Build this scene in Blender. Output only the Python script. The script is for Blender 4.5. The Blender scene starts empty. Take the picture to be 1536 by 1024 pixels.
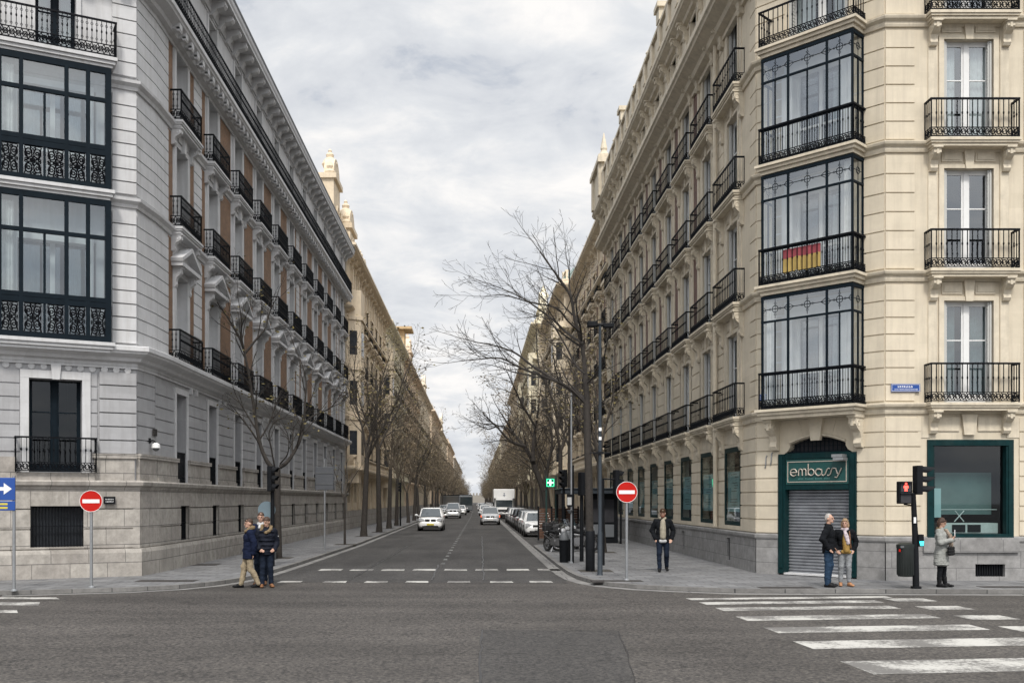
import bpy, bmesh, math, random
from math import sin, cos, pi, radians as R, sqrt, atan2
from mathutils import Matrix, Vector, noise
random.seed(11)
C = bpy.context.scene.collection
SW = 0.10                                   # pavement height

# ------------------------------------------------------------------ materials
def nodes(name):
    m = bpy.data.materials.new(name); m.use_nodes = True
    nt = m.node_tree; return m, nt, nt.nodes, nt.links, nt.nodes['Principled BSDF']
def mat(name, col, rough=.7, metal=0, var=.12, scale=3., bump=0., bscale=40., spec=.5, streak=0., stain=0., stcol=(.1,.09,.08)):
    m, nt, N, L, B = nodes(name)
    B.inputs['Roughness'].default_value = rough; B.inputs['Metallic'].default_value = metal
    B.inputs['Specular IOR Level'].default_value = spec
    tc = N.new('ShaderNodeTexCoord'); src = tc.outputs['Object']
    out = None
    if var > 0:
        n = N.new('ShaderNodeTexNoise'); n.inputs['Scale'].default_value = scale; n.inputs['Detail'].default_value = 6; n.inputs['Roughness'].default_value = .65
        L.new(src, n.inputs['Vector'])
        r = N.new('ShaderNodeValToRGB'); e = r.color_ramp.elements
        e[0].position = .3; e[1].position = .7
        e[0].color = (*[max(0, c*(1-var)) for c in col], 1); e[1].color = (*[min(1, c*(1+var)) for c in col], 1)
        L.new(n.outputs['Fac'], r.inputs['Fac']); out = r.outputs['Color']
        if streak > 0 or stain > 0:
            mp = N.new('ShaderNodeMapping'); mp.inputs['Scale'].default_value = (1.6, 1.6, .12) if streak > 0 else (1, 1, 1)
            L.new(src, mp.inputs['Vector'])
            n2 = N.new('ShaderNodeTexNoise'); n2.inputs['Scale'].default_value = 2.2 if streak > 0 else .7; n2.inputs['Detail'].default_value = 7; n2.inputs['Roughness'].default_value = .7
            L.new(mp.outputs[0], n2.inputs['Vector'])
            r2 = N.new('ShaderNodeValToRGB'); r2.color_ramp.elements[0].position = .48; r2.color_ramp.elements[1].position = .72
            L.new(n2.outputs['Fac'], r2.inputs['Fac'])
            mu = N.new('ShaderNodeMath'); mu.operation = 'MULTIPLY'; mu.inputs[1].default_value = max(streak, stain)
            L.new(r2.outputs['Color'], mu.inputs[0])
            mx = N.new('ShaderNodeMix'); mx.data_type = 'RGBA'
            L.new(mu.outputs[0], mx.inputs['Factor']); L.new(out, mx.inputs['A']); mx.inputs['B'].default_value = (*stcol, 1)
            out = mx.outputs['Result']
        L.new(out, B.inputs['Base Color'])
    else:
        B.inputs['Base Color'].default_value = (*col, 1)
    if bump > 0:
        n3 = N.new('ShaderNodeTexNoise'); n3.inputs['Scale'].default_value = bscale; n3.inputs['Detail'].default_value = 5
        L.new(src, n3.inputs['Vector'])
        b = N.new('ShaderNodeBump'); b.inputs['Strength'].default_value = bump; b.inputs['Distance'].default_value = .02
        L.new(n3.outputs['Fac'], b.inputs['Height']); L.new(b.outputs[0], B.inputs['Normal'])
    return m
def brickmat(name, c1, c2, mortar, bw, bh, ms, horizontal=False, rough=.85, var=.25, scale=2., bump=.4, off=.5, stain=0., rot=0., streak=0., stcol=(.3,.28,.25)):
    m, nt, N, L, B = nodes(name); B.inputs['Roughness'].default_value = rough
    tc = N.new('ShaderNodeTexCoord')
    cb = N.new('ShaderNodeCombineXYZ'); sp = N.new('ShaderNodeSeparateXYZ')
    mp = N.new('ShaderNodeMapping'); mp.inputs['Rotation'].default_value = (0, 0, rot)
    L.new(tc.outputs['Object'], mp.inputs['Vector']); L.new(mp.outputs[0], sp.inputs[0])
    if horizontal: L.new(sp.outputs['X'], cb.inputs['X']); L.new(sp.outputs['Y'], cb.inputs['Y'])
    else:
        ad = N.new('ShaderNodeMath'); L.new(sp.outputs['X'], ad.inputs[0]); L.new(sp.outputs['Y'], ad.inputs[1])
        L.new(ad.outputs[0], cb.inputs['X']); L.new(sp.outputs['Z'], cb.inputs['Y'])
    br = N.new('ShaderNodeTexBrick'); br.inputs['Scale'].default_value = 1; br.offset = off
    br.inputs['Brick Width'].default_value = bw; br.inputs['Row Height'].default_value = bh; br.inputs['Mortar Size'].default_value = ms
    br.inputs['Color1'].default_value = (*c1, 1); br.inputs['Color2'].default_value = (*c2, 1); br.inputs['Mortar'].default_value = (*mortar, 1)
    L.new(cb.outputs[0], br.inputs['Vector'])
    n = N.new('ShaderNodeTexNoise'); n.inputs['Scale'].default_value = scale; n.inputs['Detail'].default_value = 7; n.inputs['Roughness'].default_value = .7
    L.new(tc.outputs['Object'], n.inputs['Vector'])
    mr = N.new('ShaderNodeMapRange'); mr.inputs['From Min'].default_value = .3; mr.inputs['From Max'].default_value = .7
    mr.inputs['To Min'].default_value = 1-var; mr.inputs['To Max'].default_value = 1+var
    L.new(n.outputs['Fac'], mr.inputs['Value'])
    mx = N.new('ShaderNodeVectorMath'); mx.operation = 'SCALE'
    L.new(br.outputs['Color'], mx.inputs[0]); L.new(mr.outputs[0], mx.inputs['Scale'])
    out = mx.outputs[0]
    if stain > 0:
        n2 = N.new('ShaderNodeTexNoise'); n2.inputs['Scale'].default_value = .9; n2.inputs['Detail'].default_value = 8; n2.inputs['Roughness'].default_value = .75
        L.new(tc.outputs['Object'], n2.inputs['Vector'])
        r2 = N.new('ShaderNodeMapRange'); r2.inputs['From Min'].default_value = .5; r2.inputs['From Max'].default_value = .75; r2.inputs['To Max'].default_value = stain
        L.new(n2.outputs['Fac'], r2.inputs['Value'])
        m2 = N.new('ShaderNodeMix'); m2.data_type = 'RGBA'; m2.inputs['B'].default_value = (c1[0]*.45, c1[1]*.44, c1[2]*.42, 1)
        L.new(r2.outputs[0], m2.inputs['Factor']); L.new(out, m2.inputs['A']); out = m2.outputs['Result']
    if streak > 0:
        mq = N.new('ShaderNodeMapping'); mq.inputs['Scale'].default_value = (2.6, 2.6, .16); L.new(tc.outputs['Object'], mq.inputs['Vector'])
        n4 = N.new('ShaderNodeTexNoise'); n4.inputs['Scale'].default_value = 2.2; n4.inputs['Detail'].default_value = 9; n4.inputs['Roughness'].default_value = .72; L.new(mq.outputs[0], n4.inputs['Vector'])
        r4 = N.new('ShaderNodeMapRange'); r4.inputs['From Min'].default_value = .47; r4.inputs['From Max'].default_value = .72; r4.inputs['To Max'].default_value = streak; L.new(n4.outputs['Fac'], r4.inputs['Value'])
        m4 = N.new('ShaderNodeMix'); m4.data_type = 'RGBA'; m4.inputs['B'].default_value = (*stcol, 1); L.new(r4.outputs[0], m4.inputs['Factor']); L.new(out, m4.inputs['A']); out = m4.outputs['Result']
    L.new(out, B.inputs['Base Color'])
    b = N.new('ShaderNodeBump'); b.inputs['Strength'].default_value = bump; b.inputs['Distance'].default_value = .01; b.invert = True
    L.new(br.outputs['Fac'], b.inputs['Height']); L.new(b.outputs[0], B.inputs['Normal'])
    return m
def worn_paint(name, col, under, amt):
    m, nt, N, L, B = nodes(name); B.inputs['Roughness'].default_value = .75
    tc = N.new('ShaderNodeTexCoord'); a = N.new('ShaderNodeTexNoise'); a.inputs['Scale'].default_value = 13; a.inputs['Detail'].default_value = 10; a.inputs['Roughness'].default_value = .75; L.new(tc.outputs['Object'], a.inputs['Vector'])
    b = N.new('ShaderNodeTexNoise'); b.inputs['Scale'].default_value = 1.1; b.inputs['Detail'].default_value = 4; L.new(tc.outputs['Object'], b.inputs['Vector'])
    s = N.new('ShaderNodeMath'); s.operation = 'MULTIPLY_ADD'; L.new(b.outputs['Fac'], s.inputs[0]); s.inputs[1].default_value = .9; L.new(a.outputs['Fac'], s.inputs[2])
    r = N.new('ShaderNodeMapRange'); r.inputs['From Min'].default_value = 1.0-amt*.12; r.inputs['From Max'].default_value = 1.16-amt*.12; r.inputs['To Max'].default_value = .9; L.new(s.outputs[0], r.inputs['Value'])
    v = N.new('ShaderNodeVectorMath'); v.operation = 'SCALE'; v.inputs[0].default_value = col; q = N.new('ShaderNodeMapRange'); q.inputs['To Min'].default_value = .72; q.inputs['To Max'].default_value = 1.2; L.new(a.outputs['Fac'], q.inputs['Value']); L.new(q.outputs[0], v.inputs['Scale'])
    x = N.new('ShaderNodeMix'); x.data_type = 'RGBA'; L.new(r.outputs[0], x.inputs['Factor']); L.new(v.outputs[0], x.inputs['A']); x.inputs['B'].default_value = (*under, 1); L.new(x.outputs['Result'], B.inputs['Base Color']); return m
def glassmat(name, tint=(.75,.8,.82), refl=.22, dark=.0):
    m, nt, N, L, B = nodes(name); N.remove(B)
    out = N['Material Output']
    t = N.new('ShaderNodeBsdfTransparent'); t.inputs[0].default_value = (*tint, 1)
    g = N.new('ShaderNodeBsdfGlossy'); g.inputs['Roughness'].default_value = .02; g.inputs['Color'].default_value = (.9,.95,1,1)
    tc = N.new('ShaderNodeTexCoord'); nz = N.new('ShaderNodeTexNoise'); nz.inputs['Scale'].default_value = 1.3
    L.new(tc.outputs['Object'], nz.inputs['Vector'])
    bp = N.new('ShaderNodeBump'); bp.inputs['Strength'].default_value = .04; L.new(nz.outputs['Fac'], bp.inputs['Height']); L.new(bp.outputs[0], g.inputs['Normal'])
    lw = N.new('ShaderNodeLayerWeight'); lw.inputs['Blend'].default_value = .5
    pw_ = N.new('ShaderNodeMath'); pw_.operation = 'POWER'; pw_.inputs[1].default_value = 4.; L.new(lw.outputs['Facing'], pw_.inputs[0])
    ml_ = N.new('ShaderNodeMath'); ml_.operation = 'MULTIPLY_ADD'; ml_.inputs[1].default_value = .85; ml_.inputs[2].default_value = .05; L.new(pw_.outputs[0], ml_.inputs[0])
    ad = N.new('ShaderNodeMath'); ad.operation = 'ADD'; ad.use_clamp = True; ad.inputs[1].default_value = refl
    L.new(ml_.outputs[0], ad.inputs[0])
    mx = N.new('ShaderNodeMixShader'); L.new(ad.outputs[0], mx.inputs[0]); L.new(t.outputs[0], mx.inputs[1]); L.new(g.outputs[0], mx.inputs[2])
    L.new(mx.outputs[0], out.inputs['Surface']); return m
def emis(name, col, s):
    m, nt, N, L, B = nodes(name); B.inputs['Base Color'].default_value = (*col, 1)
    B.inputs['Emission Color'].default_value = (*col, 1); B.inputs['Emission Strength'].default_value = s; return m

M = {}
M['lwall'] = brickmat('grey_render', (.36,.36,.368), (.33,.33,.338), (.34,.34,.345), 1.3, .36, .001, var=.10, scale=1.6, stain=.12, bump=0, streak=.45, stcol=(.22,.215,.21))
M['lwhite'] = brickmat('white_plaster', (.55,.55,.555), (.50,.50,.505), (.52,.52,.525), 1.3, .36, .001, var=.08, scale=2, stain=.1, bump=0, streak=.45, stcol=(.33,.32,.30))
M['lbase'] = brickmat('beige_granite_blocks', (.37,.345,.31), (.315,.29,.262), (.15,.14,.13), 1.25, .48, .012, var=.3, scale=3.5, stain=.85, streak=.3, stcol=(.17,.15,.13))
M['lbrick'] = brickmat('orange_brick', (.23,.118,.058), (.165,.085,.045), (.20,.15,.11), .22, .07, .012, var=.2)
M['rwall'] = brickmat('cream_render', (.60,.53,.415), (.55,.485,.375), (.57,.50,.39), 1.5, .385, .001, var=.09, scale=1.3, stain=.10, bump=0, streak=.42, stcol=(.36,.315,.25))
M['rtrim'] = mat('cream_stone_trim', (.575,.51,.40), .8, var=.12, scale=4, streak=.5, stcol=(.30,.26,.20), bump=.2)
M['rbase'] = brickmat('grey_granite_blocks', (.25,.245,.24), (.21,.205,.20), (.12,.12,.12), 1.1, .42, .008, var=.28, scale=4, stain=.4)
M['rbrick'] = brickmat('dark_red_brick', (.16,.075,.055), (.12,.06,.05), (.15,.12,.1), .22, .07, .01, var=.2)
M['iron'] = mat('black_iron', (.006,.007,.009), .55, 0, var=.3, scale=8, spec=.08)
M['navy'] = mat('navy_painted_metal', (.006,.011,.016), .5, 0, var=.2, scale=5, spec=.08)
M['green'] = mat('dark_green_paint', (.004,.024,.026), .42, 0, var=.3, scale=5, spec=.12, streak=.5, stcol=(.02,.035,.035))
M['signgreen'] = mat('sign_green', (.006,.060,.056), .45, 0, var=.1, streak=.3, stcol=(.02,.06,.055))
M['white'] = mat('white_paint', (.66,.66,.65), .5, var=.05, scale=4)
M['shutterw'] = mat('grey_louvre', (.45,.45,.43), .6, var=.06)
M['curtain'] = mat('curtain_cloth', (.60,.60,.58), .9, var=.15, scale=7)
M['curtain2'] = mat('grey_curtain', (.16,.20,.20), .9, var=.3, scale=5)
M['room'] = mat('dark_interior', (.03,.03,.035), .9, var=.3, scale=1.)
M['roomlight'] = mat('pale_interior', (.40,.40,.39), .9, var=.15, scale=1.)
M['glass'] = glassmat('window_glass', (.66,.72,.74), .12); M['darkpane'] = glassmat('dark_room_glass', (.5,.54,.55), .0)
M['bayglass'] = glassmat('bay_glass', (.92,.95,.95), .24); M['bayglassl'] = glassmat('bay_glass_dark', (.66,.72,.74), .10)
M['shopglass'] = glassmat('shop_glass', (.62,.72,.72), .01)
M['farglass'] = mat('dark_window', (.03,.034,.04), .2, 0, var=.4, scale=2, spec=.35)
M['steel'] = mat('galvanised_steel', (.30,.31,.32), .45, .6, var=.12, scale=6)
M['shutter'] = mat('roller_shutter_steel', (.30,.31,.33), .42, .65, var=.28, scale=2.2, stain=.5, stcol=(.07,.07,.075))
M['dgrey'] = mat('dark_grey_paint', (.009,.010,.012), .55, 0, var=.2, scale=6, spec=.12)
M['mgrey'] = mat('grey_plastic', (.10,.105,.11), .5, 0, var=.15, scale=6)
M['red'] = mat('sign_red', (.44,.012,.008), .5, 0, var=.08, spec=.15)
M['signwhite'] = mat('sign_white', (.75,.75,.74), .45, 0, var=.05)
M['blue'] = mat('sign_blue', (.012,.06,.27), .4, 0, var=.08)
M['roof'] = mat('grey_zinc_roof', (.12,.125,.13), .6, .2, var=.2)
M['tile'] = mat('terracotta_tiles', (.28,.14,.08), .8, 0, var=.25, scale=6)
M['bark'] = mat('bark', (.032,.027,.023), .9, 0, var=.4, scale=9, bump=.7, bscale=25)
M['twig'] = mat('twig_bark', (.050,.042,.035), .9, 0, var=.3, scale=5)
M['drywood'] = mat('dry_twigs', (.105,.086,.064), .9, 0, var=.3, scale=3)
M['leafdry'] = mat('dry_leaves', (.17,.135,.085), .85, 0, var=.5, scale=1.5)
M['leafolive'] = mat('olive_leaves', (.17,.14,.055), .85, 0, var=.5, scale=1.5)
M['soil'] = mat('tree_pit_soil', (.045,.04,.034), .95, var=.4, scale=8, bump=.6)
M['grate'] = mat('iron_cover', (.045,.04,.038), .7, .3, var=.35, scale=9, bump=.5, bscale=30)

# ------------------------------------------------------------------ mesh builder
class MB:
    def __init__(s): s.v = []; s.f = []; s.mi = []; s.x = Matrix(); s.m = 0
    def at(s, x): s.x = x; return s
    def mat(s, i): s.m = i; return s
    def add(s, vs, fs):
        b = len(s.v); X = s.x
        s.v += [tuple(X @ Vector(p)) for p in vs]
        s.f += [tuple(b+i for i in f) for f in fs]; s.mi += [s.m]*len(fs); return s
    def box(s, x0, x1, y0, y1, z0, z1, tx=0, ty=0):
        vs = [(x0,y0,z0),(x1,y0,z0),(x1,y1,z0),(x0,y1,z0),(x0+tx,y0+ty,z1),(x1-tx,y0+ty,z1),(x1-tx,y1-ty,z1),(x0+tx,y1-ty,z1)]
        return s.add(vs, [(0,3,2,1),(4,5,6,7),(0,1,5,4),(1,2,6,5),(2,3,7,6),(3,0,4,7)])
    def quad(s, a, b, c, d): return s.add([a,b,c,d], [(0,1,2,3)])
    def tube(s, pts, rad, n=6, cap=True):
        pts = [Vector(p) for p in pts]
        if not isinstance(rad, (list, tuple)): rad = [rad]*len(pts)
        vs = []; fs = []; prev = None
        for i, p in enumerate(pts):
            d = (pts[min(i+1, len(pts)-1)] - pts[max(i-1, 0)])
            if d.length < 1e-9: d = Vector((0,0,1))
            d.normalize()
            if prev is None:
                a = Vector((0,0,1)) if abs(d.z) < .9 else Vector((1,0,0))
                u = d.cross(a).normalized()
            else:
                u = (prev - d*prev.dot(d))
                u = u.normalized() if u.length > 1e-6 else d.orthogonal().normalized()
            prev = u; w = d.cross(u)
            for k in range(n):
                t = 2*pi*k/n; vs.append(p + (u*cos(t) + w*sin(t))*rad[i])
        for i in range(len(pts)-1):
            for k in range(n):
                k2 = (k+1) % n; fs.append((i*n+k, i*n+k2, (i+1)*n+k2, (i+1)*n+k))
        if cap:
            fs.append(tuple(range(n-1, -1, -1))); b = (len(pts)-1)*n; fs.append(tuple(b+k for k in range(n)))
        return s.add(vs, fs)
    def lathe(s, prof, n=16, c=(0,0,0), axis='z'):
        vs = []; fs = []
        for r, z in prof:
            for k in range(n):
                t = 2*pi*k/n; a, b = r*cos(t), r*sin(t)
                vs.append((c[0]+a, c[1]+b, c[2]+z) if axis == 'z' else ((c[0]+z, c[1]+a, c[2]+b) if axis == 'x' else (c[0]+b, c[1]+z, c[2]+a)))
        for i in range(len(prof)-1):
            for k in range(n):
                k2 = (k+1) % n; fs.append((i*n+k, i*n+k2, (i+1)*n+k2, (i+1)*n+k))
        fs.append(tuple(range(n-1,-1,-1))); b = (len(prof)-1)*n; fs.append(tuple(b+k for k in range(n)))
        return s.add(vs, fs)
    def ell(s, c, r, nu=12, nv=8):
        vs = [(c[0], c[1], c[2]-r[2])]; fs = []
        for i in range(1, nv):
            ph = -pi/2 + pi*i/nv
            for k in range(nu):
                t = 2*pi*k/nu; vs.append((c[0]+r[0]*cos(ph)*cos(t), c[1]+r[1]*cos(ph)*sin(t), c[2]+r[2]*sin(ph)))
        vs.append((c[0], c[1], c[2]+r[2])); top = len(vs)-1
        for k in range(nu): fs.append((0, 1+(k+1)%nu, 1+k)); fs.append((top, top-nu+k, top-nu+(k+1)%nu))
        for i in range(nv-2):
            for k in range(nu):
                a = 1+i*nu+k; b = 1+i*nu+(k+1)%nu; fs.append((a, b, b+nu, a+nu))
        return s.add(vs, fs)
    def ring(s, c, R_, r, ax='y', n=12, m=4, sq=1.):
        # small torus, in the xz plane (ax y) or yz plane (ax x)
        pts = []
        for k in range(n+1):
            t = 2*pi*k/n
            a, b = R_*cos(t), R_*sin(t)*sq
            pts.append((c[0]+a, c[1], c[2]+b) if ax == 'y' else ((c[0], c[1]+a, c[2]+b) if ax == 'x' else (c[0]+a, c[1]+b, c[2])))
        return s.tube(pts, r, m, cap=False)
    def prism(s, poly, y0, y1):          # poly in xz, extruded along y
        n = len(poly)
        vs = [(x, y0, z) for x, z in poly] + [(x, y1, z) for x, z in poly]
        fs = [tuple(range(n)), tuple(range(2*n-1, n-1, -1))] + [(i, (i+1)%n, n+(i+1)%n, n+i) for i in range(n)]
        return s.add(vs, fs)
    def prismx(s, poly, x0, x1):         # poly in yz, extruded along x
        n = len(poly)
        vs = [(x0, y, z) for y, z in poly] + [(x1, y, z) for y, z in poly]
        fs = [tuple(range(n)), tuple(range(2*n-1, n-1, -1))] + [(i, (i+1)%n, n+(i+1)%n, n+i) for i in range(n)]
        return s.add(vs, fs)
    def prismz(s, poly, z0, z1):
        n = len(poly)
        vs = [(x, y, z0) for x, y in poly] + [(x, y, z1) for x, y in poly]
        fs = [tuple(range(n)), tuple(range(2*n-1, n-1, -1))] + [(i, (i+1)%n, n+(i+1)%n, n+i) for i in range(n)]
        return s.add(vs, fs)
    def mesh(s, name, mats, smooth=False, bevel=0):
        me = bpy.data.meshes.new(name); me.from_pydata(s.v, [], s.f)
        for k in (mats if isinstance(mats, (list, tuple)) else [mats]): me.materials.append(k)
        me.polygons.foreach_set('material_index', s.mi)
        bm = bmesh.new(); bm.from_mesh(me); bmesh.ops.recalc_face_normals(bm, faces=bm.faces)
        if bevel: bmesh.ops.bevel(bm, geom=[e for e in bm.edges if e.is_manifold and e.calc_face_angle(0) > .6], offset=bevel, segments=1, affect='EDGES')
        bm.to_mesh(me); bm.free()
        if smooth:
            me.polygons.foreach_set('use_smooth', [True]*len(me.polygons))
            try: me.set_sharp_from_angle(angle=R(40))
            except Exception: pass
        return me
    def build(s, name, mats, parent=None, loc=(0,0,0), rz=0, smooth=False, bevel=0):
        return link(name, s.mesh(name, mats, smooth, bevel), parent, loc, rz)
def link(name, me, parent=None, loc=(0,0,0), rz=0):
    o = bpy.data.objects.new(name, me); C.objects.link(o); o.location = loc; o.rotation_euler = (0,0,rz)
    if parent: o.parent = parent
    return o
def tag(o, label, cat, group=None):
    o['label'] = label; o['category'] = cat
    if group: o['group'] = group
    return o
def thing(name, label, cat, loc=(0,0,0), rz=0, group=None):
    o = link(name, None, None, loc, rz); o.empty_display_size = .3
    return tag(o, label, cat, group)
def struct(o, label=None):
    o['kind'] = 'structure'
    if label: o['label'] = label
    return o
def kids(o): return [c for c in C.objects if c.parent == o]
def dup(root, loc, rz, label=None, group=None, sc=None):
    def cp(o, par):
        c = o.copy(); C.objects.link(c)
        if par: c.parent = par
        for k in list(o.children): cp(k, c)
        return c
    r = cp(root, None); r.location = loc; r.rotation_euler = (0,0,rz)
    if sc: r.scale = sc if isinstance(sc, tuple) else (sc,)*3
    if label: r['label'] = label
    if group: r['group'] = group
    return r

# facade frame: local x runs along the wall, y points out of it, z up
class Fr:
    def __init__(s, ox, oy, nx, ny, base=(0,0)):
        l = sqrt(nx*nx+ny*ny); nx /= l; ny /= l; s.n = (nx, ny); s.u = (ny, -nx); s.o = (ox-base[0], oy-base[1]); s.rz = atan2(s.u[1], s.u[0])
        s.X = Matrix(((s.u[0], nx, 0, s.o[0]), (s.u[1], ny, 0, s.o[1]), (0,0,1,0), (0,0,0,1)))
    def p(s, x, y=0, z=0): return tuple(s.X @ Vector((x, y, z)))
def wall(mb, fr, s0, s1, z0, z1, ops=(), rev=.32, y=0.):
    mb.at(fr.X)
    xs = sorted({s0, s1, *[c for o in ops for c in o[:2]]}); zs = sorted({z0, z1, *[c for o in ops for c in o[2:4]]})
    xs = [x for x in xs if s0 <= x <= s1]; zs = [z for z in zs if z0 <= z <= z1]
    for i in range(len(xs)-1):
        for j in range(len(zs)-1):
            cx, cz = (xs[i]+xs[i+1])/2, (zs[j]+zs[j+1])/2
            if any(o[0] < cx < o[1] and o[2] < cz < o[3] for o in ops): continue
            mb.quad((xs[i],y,zs[j]), (xs[i+1],y,zs[j]), (xs[i+1],y,zs[j+1]), (xs[i],y,zs[j+1]))
    for a, b, c, d in [o[:4] for o in ops]:
        mb.quad((a,y,c),(a,y-rev,c),(a,y-rev,d),(a,y,d)); mb.quad((b,y,c),(b,y-rev,c),(b,y-rev,d),(b,y,d))
        mb.quad((a,y,c),(b,y,c),(b,y-rev,c),(a,y-rev,c)); mb.quad((a,y,d),(b,y,d),(b,y-rev,d),(a,y-rev,d))
def rust(mb, fr, s0, s1, z0, z1, h, ops=(), d=.03, gap=.035, y=0.):
    mb.at(fr.X); n = max(1, round((z1-z0)/h)); h = (z1-z0)/n
    for k in range(n):
        a, b = z0+k*h+gap/2, z0+(k+1)*h-gap/2
        zs = sorted({a, b, *[c for o in ops for c in o[2:4] if a < c < b]})
        for j in range(len(zs)-1):
            cz = (zs[j]+zs[j+1])/2
            segs = [(s0, s1)]
            for o in ops:
                if o[2] < cz < o[3]:
                    ns = []
                    for p, q in segs:
                        if o[1] <= p or o[0] >= q: ns.append((p, q)); continue
                        if o[0] > p: ns.append((p, o[0]))
                        if o[1] < q: ns.append((o[1], q))
                    segs = ns
            for p, q in segs:
                if q-p > .03: mb.box(p, q, y-.02, y+d, zs[j], zs[j+1])
def mould(mb, pts, prof, closed_top=True):
    """sweep profile [(d,z)..] along plan points with mitred corners; outward = (dy,-dx)"""
    mb.at(Matrix()); n = len(pts); nr = []
    for i in range(n-1):
        dx, dy = pts[i+1][0]-pts[i][0], pts[i+1][1]-pts[i][1]; l = sqrt(dx*dx+dy*dy); nr.append((dy/l, -dx/l))
    offs = []
    for i in range(n):
        a = nr[max(0, i-1)]; b = nr[min(n-2, i)]; k = 1 + a[0]*b[0]+a[1]*b[1]
        offs.append(((a[0]+b[0])/k, (a[1]+b[1])/k))
    vs = []; m = len(prof)
    for (px, py), (ox, oy) in zip(pts, offs):
        for d, z in prof: vs.append((px+ox*d, py+oy*d, z))
    fs = []
    for i in range(n-1):
        for k in range(m):
            k2 = (k+1) % m; fs.append((i*m+k, i*m+k2, (i+1)*m+k2, (i+1)*m+k))
    fs.append(tuple(range(m))); fs.append(tuple((n-1)*m+k for k in range(m)))
    mb.add(vs, fs)
def cornice_prof(z0, z1, d0, d1, y=-.05):
    """stepped profile growing outwards from d0 at z0 to d1 at z1"""
    h = z1-z0
    return [(y, z0), (d0, z0), (d0, z0+h*.18), (d0+(d1-d0)*.3, z0+h*.26), (d0+(d1-d0)*.38, z0+h*.42), (d0+(d1-d0)*.86, z0+h*.6), (d0+(d1-d0)*.9, z0+h*.68), (d1, z0+h*.74), (d1, z1-h*.04), (d1-.03, z1), (y, z1)]

# ------------------------------------------------------------------ shared facade pieces (local: x along, y outward)
def console(mb, x, z1, h, w=.18, d=.28, y=0.):
    """S-scrolled bracket: top at z1, height h, depth d"""
    pr = [(0, z1), (d, z1), (d, z1-h*.10), (d*.93, z1-h*.14), (d*.95, z1-h*.28), (d*.72, z1-h*.42), (d*.45, z1-h*.52), (d*.35, z1-h*.7), (d*.42, z1-h*.85), (d*.30, z1-h*.97), (0, z1-h)]
    mb.prismx([(y+a, b) for a, b in pr], x-w/2, x+w/2)
    mb.box(x-w/2-.025, x+w/2+.025, y, y+d+.03, z1-h*.08, z1+.005)
    for s in (-1, 1): mb.ring((x+s*w*.5, y+d*.66, z1-h*.26), h*.09, .014, 'x', 8, 4)
    mb.box(x-w*.16, x+w*.16, y+d*.3, y+d*.99, z1-h*.34, z1-h*.12)
def railing_mb(W, D, H, style='knob', step=.13, z=0., sides=(1,1), y0=0.):
    mb = MB(); hw = W/2
    runs = [((-hw, D), (hw, D))]
    if sides[0]: runs.append(((-hw, y0), (-hw, D)))
    if sides[1]: runs.append(((hw, y0), (hw, D)))
    band = .24 if style == 'knob' else .30
    for (xa, ya), (xb, yb) in runs:
        L = sqrt((xb-xa)**2+(yb-ya)**2); ang = atan2(yb-ya, xb-xa)
        T = Matrix.Translation((xa, ya, z)) @ Matrix.Rotation(ang, 4, 'Z'); mb.at(T)
        mb.box(-.02, L+.02, -.022, .022, H-.045, H); mb.box(-.015, L+.015, -.013, .013, band, band+.02); mb.box(-.015, L+.015, -.016, .016, .03, .055)
        n = max(1, round(L/step))
        for k in range(n+1):
            x = L*k/n; end = k in (0, n); r = .009 if not end else .015
            mb.box(x-r, x+r, -r, r, .0 if end else band, H-.04)
            if not end or style == 'knob':
                zc = (band+H)/2
                mb.lathe([(.009, -.045), (.020, -.025), (.024, 0), (.020, .025), (.009, .045)], 6, (x, 0, zc))
                if style == 'ornate': mb.ring((x, 0, H-.16), .032, .007, 'y', 7, 3); mb.ring((x, 0, band+.11), .03, .007, 'y', 7, 3)
        m = max(1, round(L/.15))
        for k in range(m):
            x = L*(k+.5)/m; zc = (.055+band)/2; rr = min(.065, (band-.055)/2)
            mb.ring((x, 0, zc), rr, .015, 'y', 8, 4)
            mb.tube([(x-L/m/2, 0, .055), (x-.02, 0, zc+.03), (x+.02, 0, zc-.03), (x+L/m/2, 0, band)], .014, 4)
            if style == 'ornate': mb.tube([(x-L/m/2, 0, band), (x, 0, zc), (x+L/m/2, 0, .055)], .009, 4); mb.ring((x, 0, zc), rr*.45, .010, 'y', 6, 4)
    return mb
def slab_mb(W, D, T=.2):
    mb = MB(); w = W/2
    mb.box(-w, w, -.02, D, -T*.35, 0); mb.box(-w+.03, w-.03, -.02, D-.03, -T*.62, -T*.355)
    mb.box(-w+.07, w-.07, -.02, D-.07, -T, -T*.625); return mb
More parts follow.
